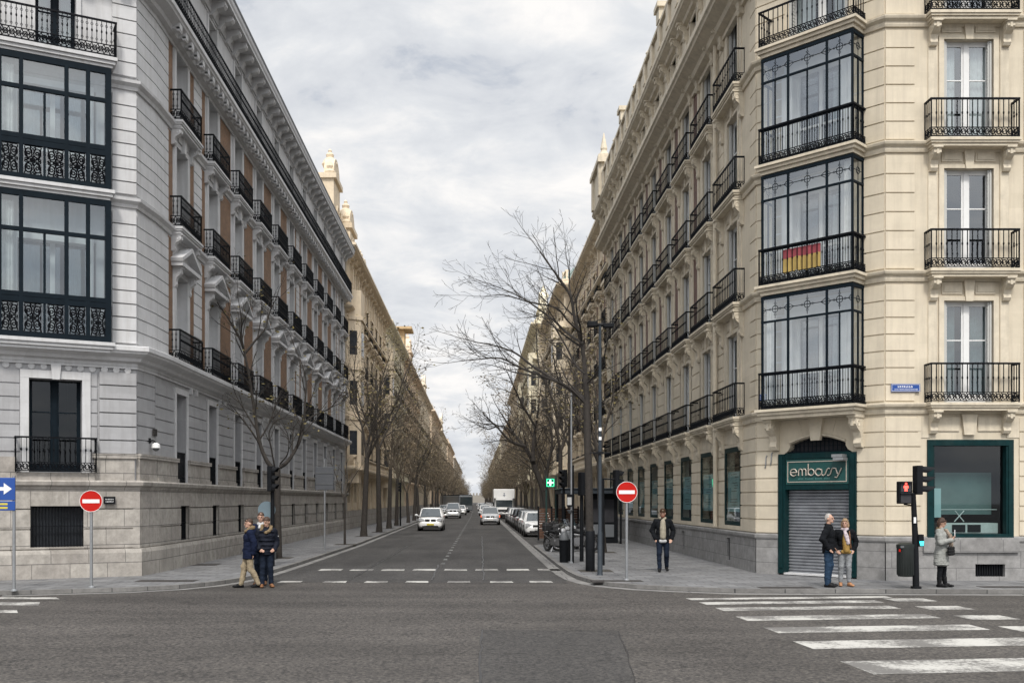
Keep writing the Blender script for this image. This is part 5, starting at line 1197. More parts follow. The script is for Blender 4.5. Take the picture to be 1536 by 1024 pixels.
def row_building(side_, Y0, Y1, top, col, label, floors=5, rich=False, far=False, bayed=False, turrets=(), roofc='roof', brick=False, setback=0.):
    X0 = (-9.2-setback) if side_ < 0 else (7.93+setback); n = (1, 0) if side_ < 0 else (-1, 0)
    ym = (Y0+Y1)/2; L_ = Y1-Y0; base = (X0, ym)
    B = thing('apartment_building', label, 'building', (X0, ym, 0), 0, 'apartment buildings lining the street')
    fr = Fr(X0, Y1 if side_ < 0 else Y0, *n, base)
    m = mat('stucco', col, .85, var=.1, scale=.8, streak=.4, stcol=tuple(c*.62 for c in col)); t = mat('stucco_trim', tuple(min(.68, c*1.04) for c in col), .8, var=.1, scale=2, streak=.35, stcol=tuple(c*.55 for c in col))
    nb = max(2, int(L_/3.5)); sp_ = L_/nb; ss = [sp_*(k+.5) for k in range(nb)]
    g0 = 4.6; fh = (top-1.6-g0)/floors; W_, H_ = 1.15, min(2.4, fh-.75)
    ops = [(s-W_/2, s+W_/2, g0+fh*i+.02, g0+fh*i+H_) for i in range(floors) for s in ss]
    gops = [(s-.75, s+.75, 1.5 if side_ > 0 else 2.0, 3.9) for s in ss]
    w = MB(); wall(w, fr, 0, L_, 1.4, top, ops+gops, .3)
    w.at(Matrix()); d = 13*side_
    for a, b in (((0, -L_/2), (d, -L_/2)), ((d, -L_/2), (d, L_/2)), ((d, L_/2), (0, L_/2))): w.quad((*a, 0), (*b, 0), (*b, top), (*a, top))
    w.build('wall', m, B)
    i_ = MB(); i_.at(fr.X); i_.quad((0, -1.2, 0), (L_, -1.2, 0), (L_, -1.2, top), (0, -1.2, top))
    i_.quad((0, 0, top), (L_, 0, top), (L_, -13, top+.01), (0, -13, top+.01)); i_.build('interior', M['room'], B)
    b_ = MB(); b_.at(fr.X); b_.box(0, L_, -.3, .12, 0, 1.4)
    for s in ss: b_.box(s-.3, s+.3, .12, .13, .5, 1.0)
    b_.build('stone_base', M['lbase'] if side_ < 0 else M['rbase'], B)
    tr = MB(); tr.at(fr.X)
    P = [(-4, -L_/2), (0, -L_/2), (0, L_/2)] if side_ < 0 else [(0, L_/2), (0, -L_/2), (4, -L_/2)]
    for i in range(floors): z = g0+fh*i; mould(tr, P, [(-.02, z-.3), (.12, z-.3), (.16, z-.12), (.22, z-.08), (.22, z-.01), (-.02, z)])
    mould(tr, P, cornice_prof(top-1.0, top-.3, .1, .85)); mould(tr, P, [(-.3, top-.3), (.3, top-.3), (.3, top+.1), (-.3, top+.1)])
    tr.at(fr.X)
    for s in ss:
        for q in (-1, 1):
            tr.box(*sorted((s+q*W_/2, s+q*(W_/2+.16))), -.01, .07, g0+.05, top-1.2) if bayed else None
            console(tr, s+q*.9, top-.75, .6, .25, .5)
            for i in range(floors): z = g0+fh*i; tr.box(*sorted((s+q*W_/2, s+q*(W_/2+.15))), -.01, .09, z+.02, z+H_)
        for i in range(floors): z = g0+fh*i; tr.box(s-.85, s+.85, -.01, .16, z+H_, z+H_+.18)
        tr.box(s-.25, s+.25, -.3, .12, top+.1, top+1.1)
    for k in range(nb+1): tr.box(max(0, sp_*k-.3), min(L_, sp_*k+.3), -.01, .10, 1.5, top-1.1)
    tr.box(0, L_, -.2, -.05, top+.1, top+.8); tr.box(0, L_, -.25, .02, top+.8, top+.92)
    for tY, tw_, th_, *dd in turrets:
        X_ = fr.X; tr.at(X_ @ Matrix.Translation((0, dd[0] if dd else 0, 0)))
        s = (Y1-tY) if side_ < 0 else (tY-Y0)
        tr.box(s-tw_/2, s+tw_/2, -2.6, .1, top, top+th_); tr.box(s-tw_/2-.2, s+tw_/2+.2, -2.8, .3, top+th_, top+th_+.35)
        tr.prism([(s+tw_/2*cos(pi*k/10), top+th_+.35+tw_*.45*sin(pi*k/10)) for k in range(11)], -.6, .1)
        if not far:
            for q in (-1, 1): tr.lathe([(.35, 0), (.4, .2), (.2, .4), (.28, .6), (.1, .9)], 8, (s+q*(tw_/2-.2), -.2, top+th_+.3))
        if not far: tr.lathe([(.5, 0), (.6, .2), (.45, .5), (.25, .7), (.3, .9), (.12, 1.1), (.15, 1.2), (.03, 1.35)], 10, (s, -.4, top+th_+tw_*.4))
        tr.ring((s, .12, top+th_*.55), .5, .12, 'y', 10, 5)
    if rich:
        mould(tr, P, cornice_prof(g0-.75, g0-.02, .12, .75)); mould(tr, P, cornice_prof(top-1.0-fh-.5, top-1.0-fh, .1, .6)); tr.at(fr.X)
        for k in range(int(L_/1.15)):
            s = .5+1.15*k; console(tr, s, g0-.3, .55, .2, .5, .1)
            if min(abs(s-q) for q in ss) > .95: tr.box(s-.2, s+.2, 0, .16, 1.45, g0-.75)
        for k in range(int(L_/.24)):
            s = .2+.24*k; tr.lathe([(.05, 0), (.075, .2), (.04, .45), (.06, .6)], 6, (s, .62, g0))
        tr.box(0, L_, .52, .74, g0+.6, g0+.72)
    tr.build('cornice_and_mouldings', t, B)
    if brick:
        bk = MB(); bk.at(fr.X)
        for k in range(1, nb):
            for i in range(1, floors): z = g0+fh*i; bk.box(sp_*k-.28, sp_*k+.28, .10, .115, z+.1, z+fh-.5)
        bk.build('brick_panel', M['rbrick'], B)
    F, Pn, sm, rl = ROWM['std']; slm = sm.mesh('balcony', t)
    cnt = 0
    for i in range(floors):
        for s in ss:
            if cnt < 98:
                z = g0+fh*i; o = link('window', F, B, fr.p(s, 0, z+.02), fr.rz); o.scale = (1, 1, H_/2.4); link('pane', Pn, o); cnt += 1
                if i < floors-1 or not far: b = link('balcony', slm, B, fr.p(s, 0, z), fr.rz); link('railing', rl, b)
    gg = MB(); gg.at(fr.X)
    for a, b, c, d_ in gops: gg.quad((a, -.28, c), (b, -.28, c), (b, -.28, d_), (a, -.28, d_))
    gg.build('ground_floor_glazing', M['farglass'], B)
    if bayed:
        for s in (ss[0], ss[-1]):
            bb = MB(); bb.at(fr.X)
            bb.prismz([(s-1.5, .02), (s-1.0, 1.0), (s+1.0, 1.0), (s+1.5, .02)], g0-.3, top-3.3)
            for i in range(floors):
                z = g0+fh*i
                if z < top-3.4: bb.prismz([(s-1.6, .02), (s-1.05, 1.12), (s+1.05, 1.12), (s+1.6, .02)], z-.28, z-.02)
            bb.prismz([(s-1.3, .02), (s-.8, .8), (s+.8, .8), (s+1.3, .02)], g0-1.2, g0-.3)
            o = bb.build('bay', t, B)
            for i in range(floors-1):
                z = g0+fh*i; g_ = MB(); g_.at(fr.X)
                g_.box(s-.75, s+.75, 1.0, 1.01, z+.8, z+H_+.1)
                for q in (-1, 1): g_.add([(s+q*1.14, .74, z+.8), (s+q*1.4, .24, z+.8), (s+q*1.4, .24, z+H_+.1), (s+q*1.14, .74, z+H_+.1)], [(0,1,2,3)])
                g_.build('pane', M['farglass'], o)
    return B
L_LAB = ['ochre cream building with curved bays and domed roof ornaments next to the grey corner building', 'tall cream building whose orange eaves stick out above its neighbours on the left',
 'tan stuccoed building past the orange-eaved one on the left side', 'cream block fourth along the left side behind bare trees', 'brown stone block fifth along the left side behind bare trees', 'pale block sixth along the left side, small in the distance', 'ochre block seventh along the left side, tiny in the distance', 'beige block at the far end of the left side']
R_LAB = ['cream building with dark brick strips just past the corner building on the right', 'cream building with a green metal roof, second past the corner building on the right', 'cream building whose end wall juts forward, third past the corner building on the right', 'cream block behind the right-hand trees, fourth past the corner building',
 'ochre block behind the right-hand trees, fifth past the corner building', 'pale block sixth past the corner building on the right', 'tan block seventh past the corner building on the right', 'beige block at the far end of the right side']
row_building(-1, 70.4, 101, 20.4, CREAMS[0], L_LAB[0], 4, True, bayed=True, turrets=((72.6, 3.2, 4.6, -1.0), (76, 3, 2.0, -.3), (84, 1.2, .6, -.1), (93, 2.6, 2.6, -1.2), (97, 2.2, .6, -.6)))
row_building(-1, 101.1, 126, 20.6, CREAMS[5], L_LAB[1], 5, True, turrets=())
row_building(-1, 126.1, 158, 20.5, CREAMS[2], L_LAB[2], 5, turrets=((140, 4, 2),))
row_building(-1, 158.1, 196, 20.5, CREAMS[1], L_LAB[3], 5, far=True, turrets=((180, 4, 2),))
row_building(-1, 206, 252, 21, CREAMS[4], L_LAB[4], 5, far=True); row_building(-1, 252.1, 310, 20, CREAMS[3], L_LAB[5], 5, far=True, turrets=((270, 5, 3),))
row_building(-1, 322, 400, 21, CREAMS[2], L_LAB[6], 5, far=True); row_building(-1, 410, 640, 20, CREAMS[6], L_LAB[7], 5, far=True)
row_building(1, 60.3, 84, 20.2, CREAMS[3], R_LAB[0], 5, True, brick=True, setback=.45)
row_building(1, 84.1, 106, 20.6, CREAMS[3], R_LAB[1], 5, True, bayed=True, setback=-.4)
row_building(1, 106.1, 137, 21.2, CREAMS[5], R_LAB[2], 5, True, bayed=True, setback=-1.3, turrets=((110, 4, 1.6, -.4),)); row_building(1, 137.1, 196, 21.5, CREAMS[1], R_LAB[3], 5, far=True, setback=-1.)
row_building(1, 206, 252, 20, CREAMS[2], R_LAB[4], 5, far=True); row_building(1, 252.1, 310, 21, CREAMS[6], R_LAB[5], 5, far=True)
row_building(1, 322, 400, 20, CREAMS[5], R_LAB[6], 5, far=True); row_building(1, 410, 620, 20, CREAMS[3], R_LAB[7], 5, far=True)
RBB = [o for o in C.objects if o.get('label') == R_LAB[1]][0]
gz = MB(); gz.add([(-.3, -10.8, 20.75), (9, -10.8, 20.75), (9, -2, 20.75), (-.3, -2, 20.75), (.8, -9.6, 22.0), (8, -9.6, 22.0), (8, -3, 22.0), (.8, -3, 22.0)], [(0,1,5,4),(1,2,6,5),(2,3,7,6),(3,0,4,7),(4,5,6,7)]); gz.build('roof', mat('green_zinc', (.16,.21,.19), .6, .2, var=.2), RBB)
# orange-eaved pavilion on top of the second left building
pv_ = MB(); pv_.at(Matrix()); pv_.box(-3.8, .35, 10, 12.2, 20.6, 23.2)
LBB = [o for o in C.objects if o.get('label') == L_LAB[1]][0]
pv_.box(-4.4, 1.3, 9.2, 13.2, 23.2, 23.5); pv_.build('roof_pavilion', mat('orange_stucco', (.50,.36,.20), .85, var=.1), LBB)
pv_ = MB(); pv_.add([(-4.5, -12.45+.0, 20.1), (0.6, -12.45, 20.1), (.6, 9, 20.1), (-4.5, 9, 20.1), (-2.2, -10, 22.2), (-2.2, 7, 22.2)], [(0,1,4),(1,2,5,4),(2,3,5),(3,0,4,5)]); pv_.build('roof', M['tile'], LBB)
# buildings closing the far end and the side streets
for nm, a in (('distant_building', (-40, 40, 930, 950, 0, 7)),):
    b = MB(); b.box(*a); 
    for k in range(26): b.box(-39+3*k, -37.4+3*k, 929.9, 930, 3, 5); b.box(-39+3*k, -37.4+3*k, 929.9, 930, 7, 9)
    tag(b.build(nm, mat('distant_stucco', (.25,.23,.2), .9, var=.1)), 'low pale building closing the far end of the street', 'building')

# ================================================================== TREES
def perp(d, rng):
    v = Vector((rng.uniform(-1,1), rng.uniform(-1,1), rng.uniform(-1,1))); v = v - d*v.dot(d)
    return v.normalized() if v.length > 1e-4 else d.orthogonal().normalized()
def branch(mb, p, d, r, L_, lev, rng, P, tips):
    """grow one branch and its side shoots"""
    n = max(3, int(3 + L_*1.6)); pts = [p.copy()]; rad = [r]; dirs = [d.copy()]; step = L_/n
    for i in range(n):
        d = (d + perp(d, rng)*P['wob']*(.6+.5*lev) + Vector((0,0,P['up'] * (1 if lev < 3 else .6))) + Vector(P['lean'])*.5).normalized()
        p = p + d*step; pts.append(p.copy()); rad.append(max(P['rmin'], r*(1-.72*(i+1)/n))); dirs.append(d.copy())
    mb.tube(pts, rad, 7 if r > .06 else (5 if r > .022 else 3), cap=False)
    if lev >= P['lev']: tips.append(pts[-1]); return
    ns = max(2, int(P['dens'][lev]*L_)); ph = rng.uniform(0, 6.28)
    for k in range(ns):
        t = .22 + .78*(k+rng.random()*.8)/ns; f = min(t, .999)*n; i = int(f); q = pts[i].lerp(pts[i+1], f-i); dd = dirs[i]; rr = rad[i]
        ang = P['ang']*rng.uniform(.7, 1.25); ph += 2.4 + rng.uniform(-.5, .5)
        u = dd.orthogonal().normalized(); v = dd.cross(u); nd = (dd*cos(ang) + (u*cos(ph)+v*sin(ph))*sin(ang)).normalized()
        branch(mb, q, nd, rr*rng.uniform(.45, .62), L_*rng.uniform(.42, .68)*(1.1-.55*t), lev+1, rng, P, tips)
def leaves(mb, tips, rng, n, spread, size):
    for t in tips:
        for k in range(n if n >= 1 else (1 if rng.random() < n else 0)):
            c = t + Vector((rng.gauss(0, spread), rng.gauss(0, spread), rng.gauss(0, spread))); a = perp(Vector((0,0,1)), rng)*size*rng.uniform(.6, 1.3); b = perp(a.normalized(), rng)*size*rng.uniform(.35, .7)
            mb.quad(c-a, c-b, c+a, c+b)
def make_tree(name, label, loc, limbs, P, leafm=None, leafn=0, lsize=.06, trunk=None, rng=None, group=None, wood='twig', guard=None):
    """limbs: list of (points, r0, r1); shoots grow along every limb"""
    t = thing(name, label, 'tree', loc, 0, group)
    tm = MB()
    for pts, r in trunk: tm.tube(pts, r, 10)
    tm.build('trunk', M['bark'], t, smooth=True)
    cm = MB(); tips = []
    for pts, r0, r1 in limbs:
        pts = [Vector(p) for p in pts]; sm = []
        for i in range(len(pts)-1):                         # smooth by catmull-rom
            p0 = pts[max(0, i-1)]; p1 = pts[i]; p2 = pts[i+1]; p3 = pts[min(len(pts)-1, i+2)]
            for k in range(4): s = k/4; sm.append(.5*((2*p1)+(p2-p0)*s+(2*p0-5*p1+4*p2-p3)*s*s+(3*p1-p0-3*p2+p3)*s**3))
        sm.append(pts[-1]); n = len(sm); rad = [r0+(r1-r0)*i/(n-1) for i in range(n)]
        cm.tube(sm, rad, 8 if r0 > .05 else 5); tot = sum((sm[i+1]-sm[i]).length for i in range(n-1)); ns = int(tot*P['dens'][0]); ph = rng.uniform(0, 6)
        for k in range(ns):
            f = (P.get('start', .2)+(1-P.get('start', .2))*(k+rng.random())/ns)*(n-1); i = min(int(f), n-2); q = sm[i].lerp(sm[i+1], f-i); d = (sm[i+1]-sm[i]).normalized(); ph += 2.4
            u = d.orthogonal().normalized(); v = d.cross(u); ang = P['ang']*rng.uniform(.7, 1.2); nd = (d*cos(ang)+(u*cos(ph)+v*sin(ph))*sin(ang)).normalized()
            if 'flat' in P and nd.z < -.1: nd.z *= -.5; nd.normalize()
            branch(cm, q, nd, min(rad[i]*.6, .045), P['len']*rng.uniform(.6, 1.2)*(1.15-.5*i/n), 1, rng, P, tips)
        branch(cm, sm[-1], (sm[-1]-sm[-2]).normalized(), r1, P['len']*.8, 1, rng, P, tips)
    o = cm.build('crown', M[wood], t, smooth=True)
    if leafm and leafn:
        lm = MB(); leaves(lm, tips, rng, leafn, .12, lsize); lm.build('leaves', M[leafm], t)
    return t
TG = 'bare street trees along both pavements'
# right foreground tree, leaning limbs over the road
P_R = dict(wob=.10, up=.035, lean=(-.03, 0, .01), rmin=.0042, lev=3, dens=[2.7, 3.5, 4.6], ang=.72, len=1.7, start=.2, flat=1)
rng = random.Random(4)
k = 28.9/1500
def tp(px, py, dy=0.): return ((px-885)*k, dy, (856-py)*k)
T_R = make_tree('bare_tree', 'large bare tree by the right kerb with long limbs reaching left over the road', (3.3, 28.9, SW), [
  ([tp(876,600), tp(857,585,.1), tp(830,565,.3), tp(800,545,.5), tp(775,525,.6), tp(745,512,.8), tp(712,505,.9)], .055, .014),
  ([tp(876,602), tp(850,580,-.2), tp(815,568,-.5), tp(780,558,-.9), tp(750,545,-1.1), tp(715,548,-1.3), tp(690,552,-1.5)], .050, .010),
  ([tp(878,578), tp(877,545,.1), tp(872,510,.1), tp(862,478,0), tp(855,445,-.1), tp(838,420,-.2), tp(822,400,-.3), tp(808,380,-.3)], .075, .014),
  ([tp(874,515), tp(850,495,.3), tp(832,475,.5), tp(815,460,.7), tp(790,440,.9), tp(765,425,1.1), tp(735,412,1.2)], .045, .010),
  ([tp(873,500), tp(850,485,-.4), tp(830,470,-.9), tp(790,465,-1.2), tp(755,458,-1.5), tp(725,462,-1.7)], .035, .008),
  ([tp(858,450), tp(855,425,.2), tp(855,405,.3), tp(852,385,.4)], .03, .010),
  ([tp(877,560), tp(865,545,.3), tp(853,515,.7), tp(838,485,1.0), tp(830,470,1.2)], .04, .015),
  ([tp(880,575), tp(893,560,-.5), tp(900,540,-.9), tp(905,510,-1.2)], .03, .012),
  ([tp(880,600), tp(872,585,.8), tp(858,560,1.6), tp(850,530,2.2)], .045, .012),
 ], P_R, None, 0, .05, [([tp(885,858), tp(885,830), tp(884,780), tp(883,720), tp(881,660), tp(880,610)], [.135, .118, .112, .11, .108, .10]), ([tp(880,612), tp(880,590), tp(878,574)], [.098, .085, .075])], rng, wood='bark')
gd = MB(); gd.lathe([(.125, .0), (.135, .02), (.135, 1.15), (.125, 1.17), (.125, 0)], 14, (3.3, 28.9, SW)); tag(gd.build('tree_guard', M['dgrey'], None, smooth=True), 'tall dark grey sleeve round the foot of the right foreground tree', 'tree guard')
# left foreground tree with two stems
k = 35.6/1500
def tp(px, py, dy=0.): return ((px-417)*k, dy, (836-py)*k)
P_L = dict(wob=.11, up=.05, lean=(0, 0, .02), rmin=.0042, lev=3, dens=[2.4, 3.2, 4.6], ang=.65, len=1.7, start=.2)
make_tree('bare_tree', 'bare tree with two spreading stems in front of the grey corner building', (-7.05, 35.6, SW), [
  ([tp(413,705), tp(400,690), tp(388,660,.1), tp(380,610,.1), tp(373,560,0), tp(365,520,-.1), tp(352,490,-.2), tp(335,465,-.3)], .085, .018),
  ([tp(367,530), tp(380,510,.2), tp(395,490,.3), tp(400,465,.5), tp(410,440,.6)], .05, .014),
  ([tp(367,530), tp(364,505,-.2), tp(366,480,-.4), tp(362,450,-.5)], .045, .012),
  ([tp(420,700), tp(432,690,.1), tp(445,665,.3), tp(452,640,.4), tp(455,600,.4), tp(456,570,.5), tp(450,545,.5)], .075, .018),
  ([tp(453,635), tp(470,620,.4), tp(490,610,.6), tp(500,598,.7), tp(512,580,.8)], .035, .012),
  ([tp(412,700), tp(410,675,-.3), tp(408,650,-.5), tp(420,632,-.6), tp(436,628,-.7)], .035, .012),
  ([tp(420,695), tp(435,680,-.4), tp(437,655,-.6), tp(430,640,-.7)], .03, .01),
 ], P_L, 'leafolive', .45, .065, [([tp(417,838), tp(417,800), tp(416,760), tp(416,720), tp(416,700)], [.155, .13, .122, .118, .11])], random.Random(8), wood='bark')
# young tree further along
k = 46/1500
make_tree('bare_tree', 'thin young tree behind the rectangular sign on the left pavement', (-6.1, 46.5, SW), [([(0,0,2.2), (.1,.1,3), (.05,.1,3.9), (.1,0,4.8)], .04, .015), ([(0,0,2.0), (-.3,.1,2.8), (-.6,.1,3.7)], .03, .012), ([(0,0,2.1), (.3,-.1,2.9), (.7,-.2,3.5)], .03, .012)],
  dict(wob=.1, up=.05, lean=(0,0,.02), rmin=.005, lev=2, dens=[2.4, 3, 3], ang=.6, len=.8), 'leafolive', .5, .05, [([(0,0,0), (0,0,1.1), (0,0,2.2)], [.06, .05, .045])], random.Random(5))
# street tree variants
def variant(seed, lean, h=9.5, dry=False, stems=4, label='', loc=(0,0,0), dens=(2.2, 2.8, 3.5), leafn=0, leafm='leafdry', low=3.2):
    rng = random.Random(seed); limbs = []; tz = low + rng.uniform(-.3, .5); tx = lean*.12*tz
    for i in range(stems):
        a = 2*pi*i/stems + rng.uniform(-.5, .5); sp_ = rng.uniform(1.2, 2.6); pts = [(tx, 0, tz-.1)]
        for t in (.25, .5, .75, 1.0):
            pts.append((tx + cos(a)*sp_*t**.8 + lean*1.9*t**1.3 + rng.uniform(-.15, .15), sin(a)*sp_*t**.8+rng.uniform(-.15, .15), tz + (h-tz)*(.95*t)*rng.uniform(.9, 1.05) - (abs(lean)*.8*t if i % 2 else 0)))
        limbs.append((pts, .075, .014))
    P = dict(wob=.12, up=.04, lean=(lean*.02, 0, .01), rmin=.0075 if dry else .006, lev=3, dens=list(dens), ang=.72, len=1.9, start=.12)
    return make_tree('bare_tree', label, loc, limbs, P, leafm, leafn, .085, [([(0,0,-.02), (.01,0,.5), (tx*.4,0,tz*.4), (tx,0,tz)], [.23, .18, .16, .13])], rng, TG, 'drywood' if dry else 'twig')
ORD = ['first', 'second', 'third', 'fourth', 'fifth', 'sixth', 'seventh', 'eighth', 'ninth', 'tenth']
TL = 'dark-trunked bare tree, %s of the full-size trees past the corner on the left pavement'; TR = 'bare tree with brown twigs, %s of the trees past the parked motorcycles on the right'
va = variant(21, .35, 10.8, low=4.6, label=TL % 'first', loc=(-6.4, 57, SW), leafn=1, leafm='leafolive')
vb = variant(33, -.1, 11.2, low=5.2, label=TL % 'second', loc=(-6.25, 64.5, SW), leafn=.8)
vc = variant(45, .2, 10.8, True, low=4.4, stems=4, label=TL % 'third', loc=(-6.35, 73, SW), leafn=2)
vd = variant(57, -.9, 10.5, True, 4, label=TR % 'first', loc=(5.5, 73, SW), leafn=2)
ve = variant(63, -.4, 10.5, True, 4, label=TR % 'second', loc=(5.6, 84, SW), leafn=2)
vf = variant(71, 0., 10, True, 4, label=TR % 'third', loc=(5.6, 93, SW), leafn=3, leafm='leafdry')
rng = random.Random(9); Y = 81.; i = 3
while Y < 640:
    s = rng.uniform(.72, 1.08); lb = (TL % ORD[i]) if i < 10 else 'distant brown bare tree on the left side, lost among others far down the street'
    dup(rng.choice([va, vc, vc, ve, vf] if Y < 120 else [vc, ve, vf, vd]), (-6.35+rng.uniform(-.2, .2), Y, SW), rng.uniform(-.5, .5) if Y < 150 else rng.uniform(0, 6.3), lb, TG, s); Y += 9.4*rng.uniform(.8, 1.25) if Y < 200 else 13; i += 1
Y = 102.; i = 3
while Y < 640:
    s = rng.uniform(.78, 1.15); lb = (TR % ORD[i]) if i < 10 else 'distant brown bare tree on the right side, lost among others far down the street'
    dup(rng.choice([ve, vf, vc, vd, vf]), (5.7+rng.uniform(-.2, .2), Y, SW), rng.uniform(-.4, .4), lb, TG, s); Y += 9*rng.uniform(.8, 1.25) if Y < 200 else 12.5; i += 1
# trees between the corner tree and the parked cars on the right
dup(va, (5.0, 39.5, SW), 2.6, 'bare tree rising from behind the dark lamp post on the right pavement', TG, .8); dup(vb, (4.9, 52, SW), 1.2, 'slim bare tree behind the green cross sign on the right', TG, .9)
dup(vb, (5.2, 62, SW), 3.9, 'bare tree between the dark kiosk and the leaning tree on the right', TG, .95)
# big leaning trunk beside the truck
k = 66/1500
def tp(px, py, dy=0.): return ((px-812)*k, dy, (795-py)*k)
make_tree('bare_tree', 'thick dark tree leaning left above the parked white hatchback', (4.75, 66, SW), [
  ([tp(806,735), tp(795,705,.2), tp(785,680,.3), tp(775,665,.5), tp(760,645,.8), tp(745,620,1)], .20, .04), ([tp(790,690), tp(791,660,.3), tp(795,630,.4), tp(800,600,.6)], .14, .04),
  ([tp(778,668), tp(755,660,-.5), tp(735,640,-.9), tp(718,625,-1.3)], .12, .03), ([tp(806,735), tp(812,700,.5), tp(820,660,.9), tp(815,620,1.4), tp(812,590,1.8)], .13, .03), ([tp(795,640), tp(775,610,-.5), tp(762,585,-.9), tp(750,560,-1.3)], .09, .025),
  ([tp(760,645), tp(742,635,1.), tp(722,640,1.2), tp(704,632,1.3)], .06, .02)],
  dict(wob=.12, up=.03, lean=(-.02,0,.0), rmin=.007, lev=3, dens=[2.4, 2.8, 3.6], ang=.75, len=2.2, start=.12, flat=1), 'leafdry', .3, .08, [([tp(812,797), tp(812,780), tp(811,760), tp(806,735)], [.38, .31, .27, .22])], random.Random(14), None, 'bark')
pit = MB()
for X_, Y_ in ((3.45, 29.1), (-7.05, 35.6), (-6.1, 46.5), (-6.4, 57), (-6.25, 64.5), (-6.35, 73), (5.0, 39.5)):
    b = MB(); b.prismz([(X_-.45, Y_-.5), (X_+.5, Y_-.5), (X_+.5, Y_+.5), (X_-.45, Y_+.5)], SW-.02, SW+.006); struct(b.build('tree_pit', M['soil']))
# ================================================================== VEHICLES
M['tyre'] = mat('tyre', (.018,.018,.018), .85, var=.2); M['alloy'] = mat('alloy', (.30,.30,.31), .35, .8, var=.1); M['blackpl'] = mat('black_plastic', (.015,.015,.016), .5, var=.1)
M['carglass'] = mat('car_glass', (.03,.04,.045), .06, 0, var=.2, spec=.9); M['lamp'] = mat('headlamp', (.55,.56,.58), .1, .3, var=0); M['amber'] = emis('amber_lamp', (.7,.12,.04), .8); M['plate'] = mat('number_plate', (.6,.6,.58), .5, var=0); M['plateY'] = mat('yellow_plate', (.55,.45,.05), .5, var=0)
def paint(n, c): 
    m = mat(n, c, .3, 0, var=.03); m.node_tree.nodes['Principled BSDF'].inputs['Coat Weight'].default_value = .6; return m
CP = dict(white=paint('white_car_paint', (.80,.80,.79)), silver=paint('silver_car_paint', (.42,.43,.44)), grey=paint('grey_car_paint', (.13,.14,.15)), black=paint('black_car_paint', (.015,.016,.018)), blue=paint('blue_car_paint', (.03,.06,.13)))
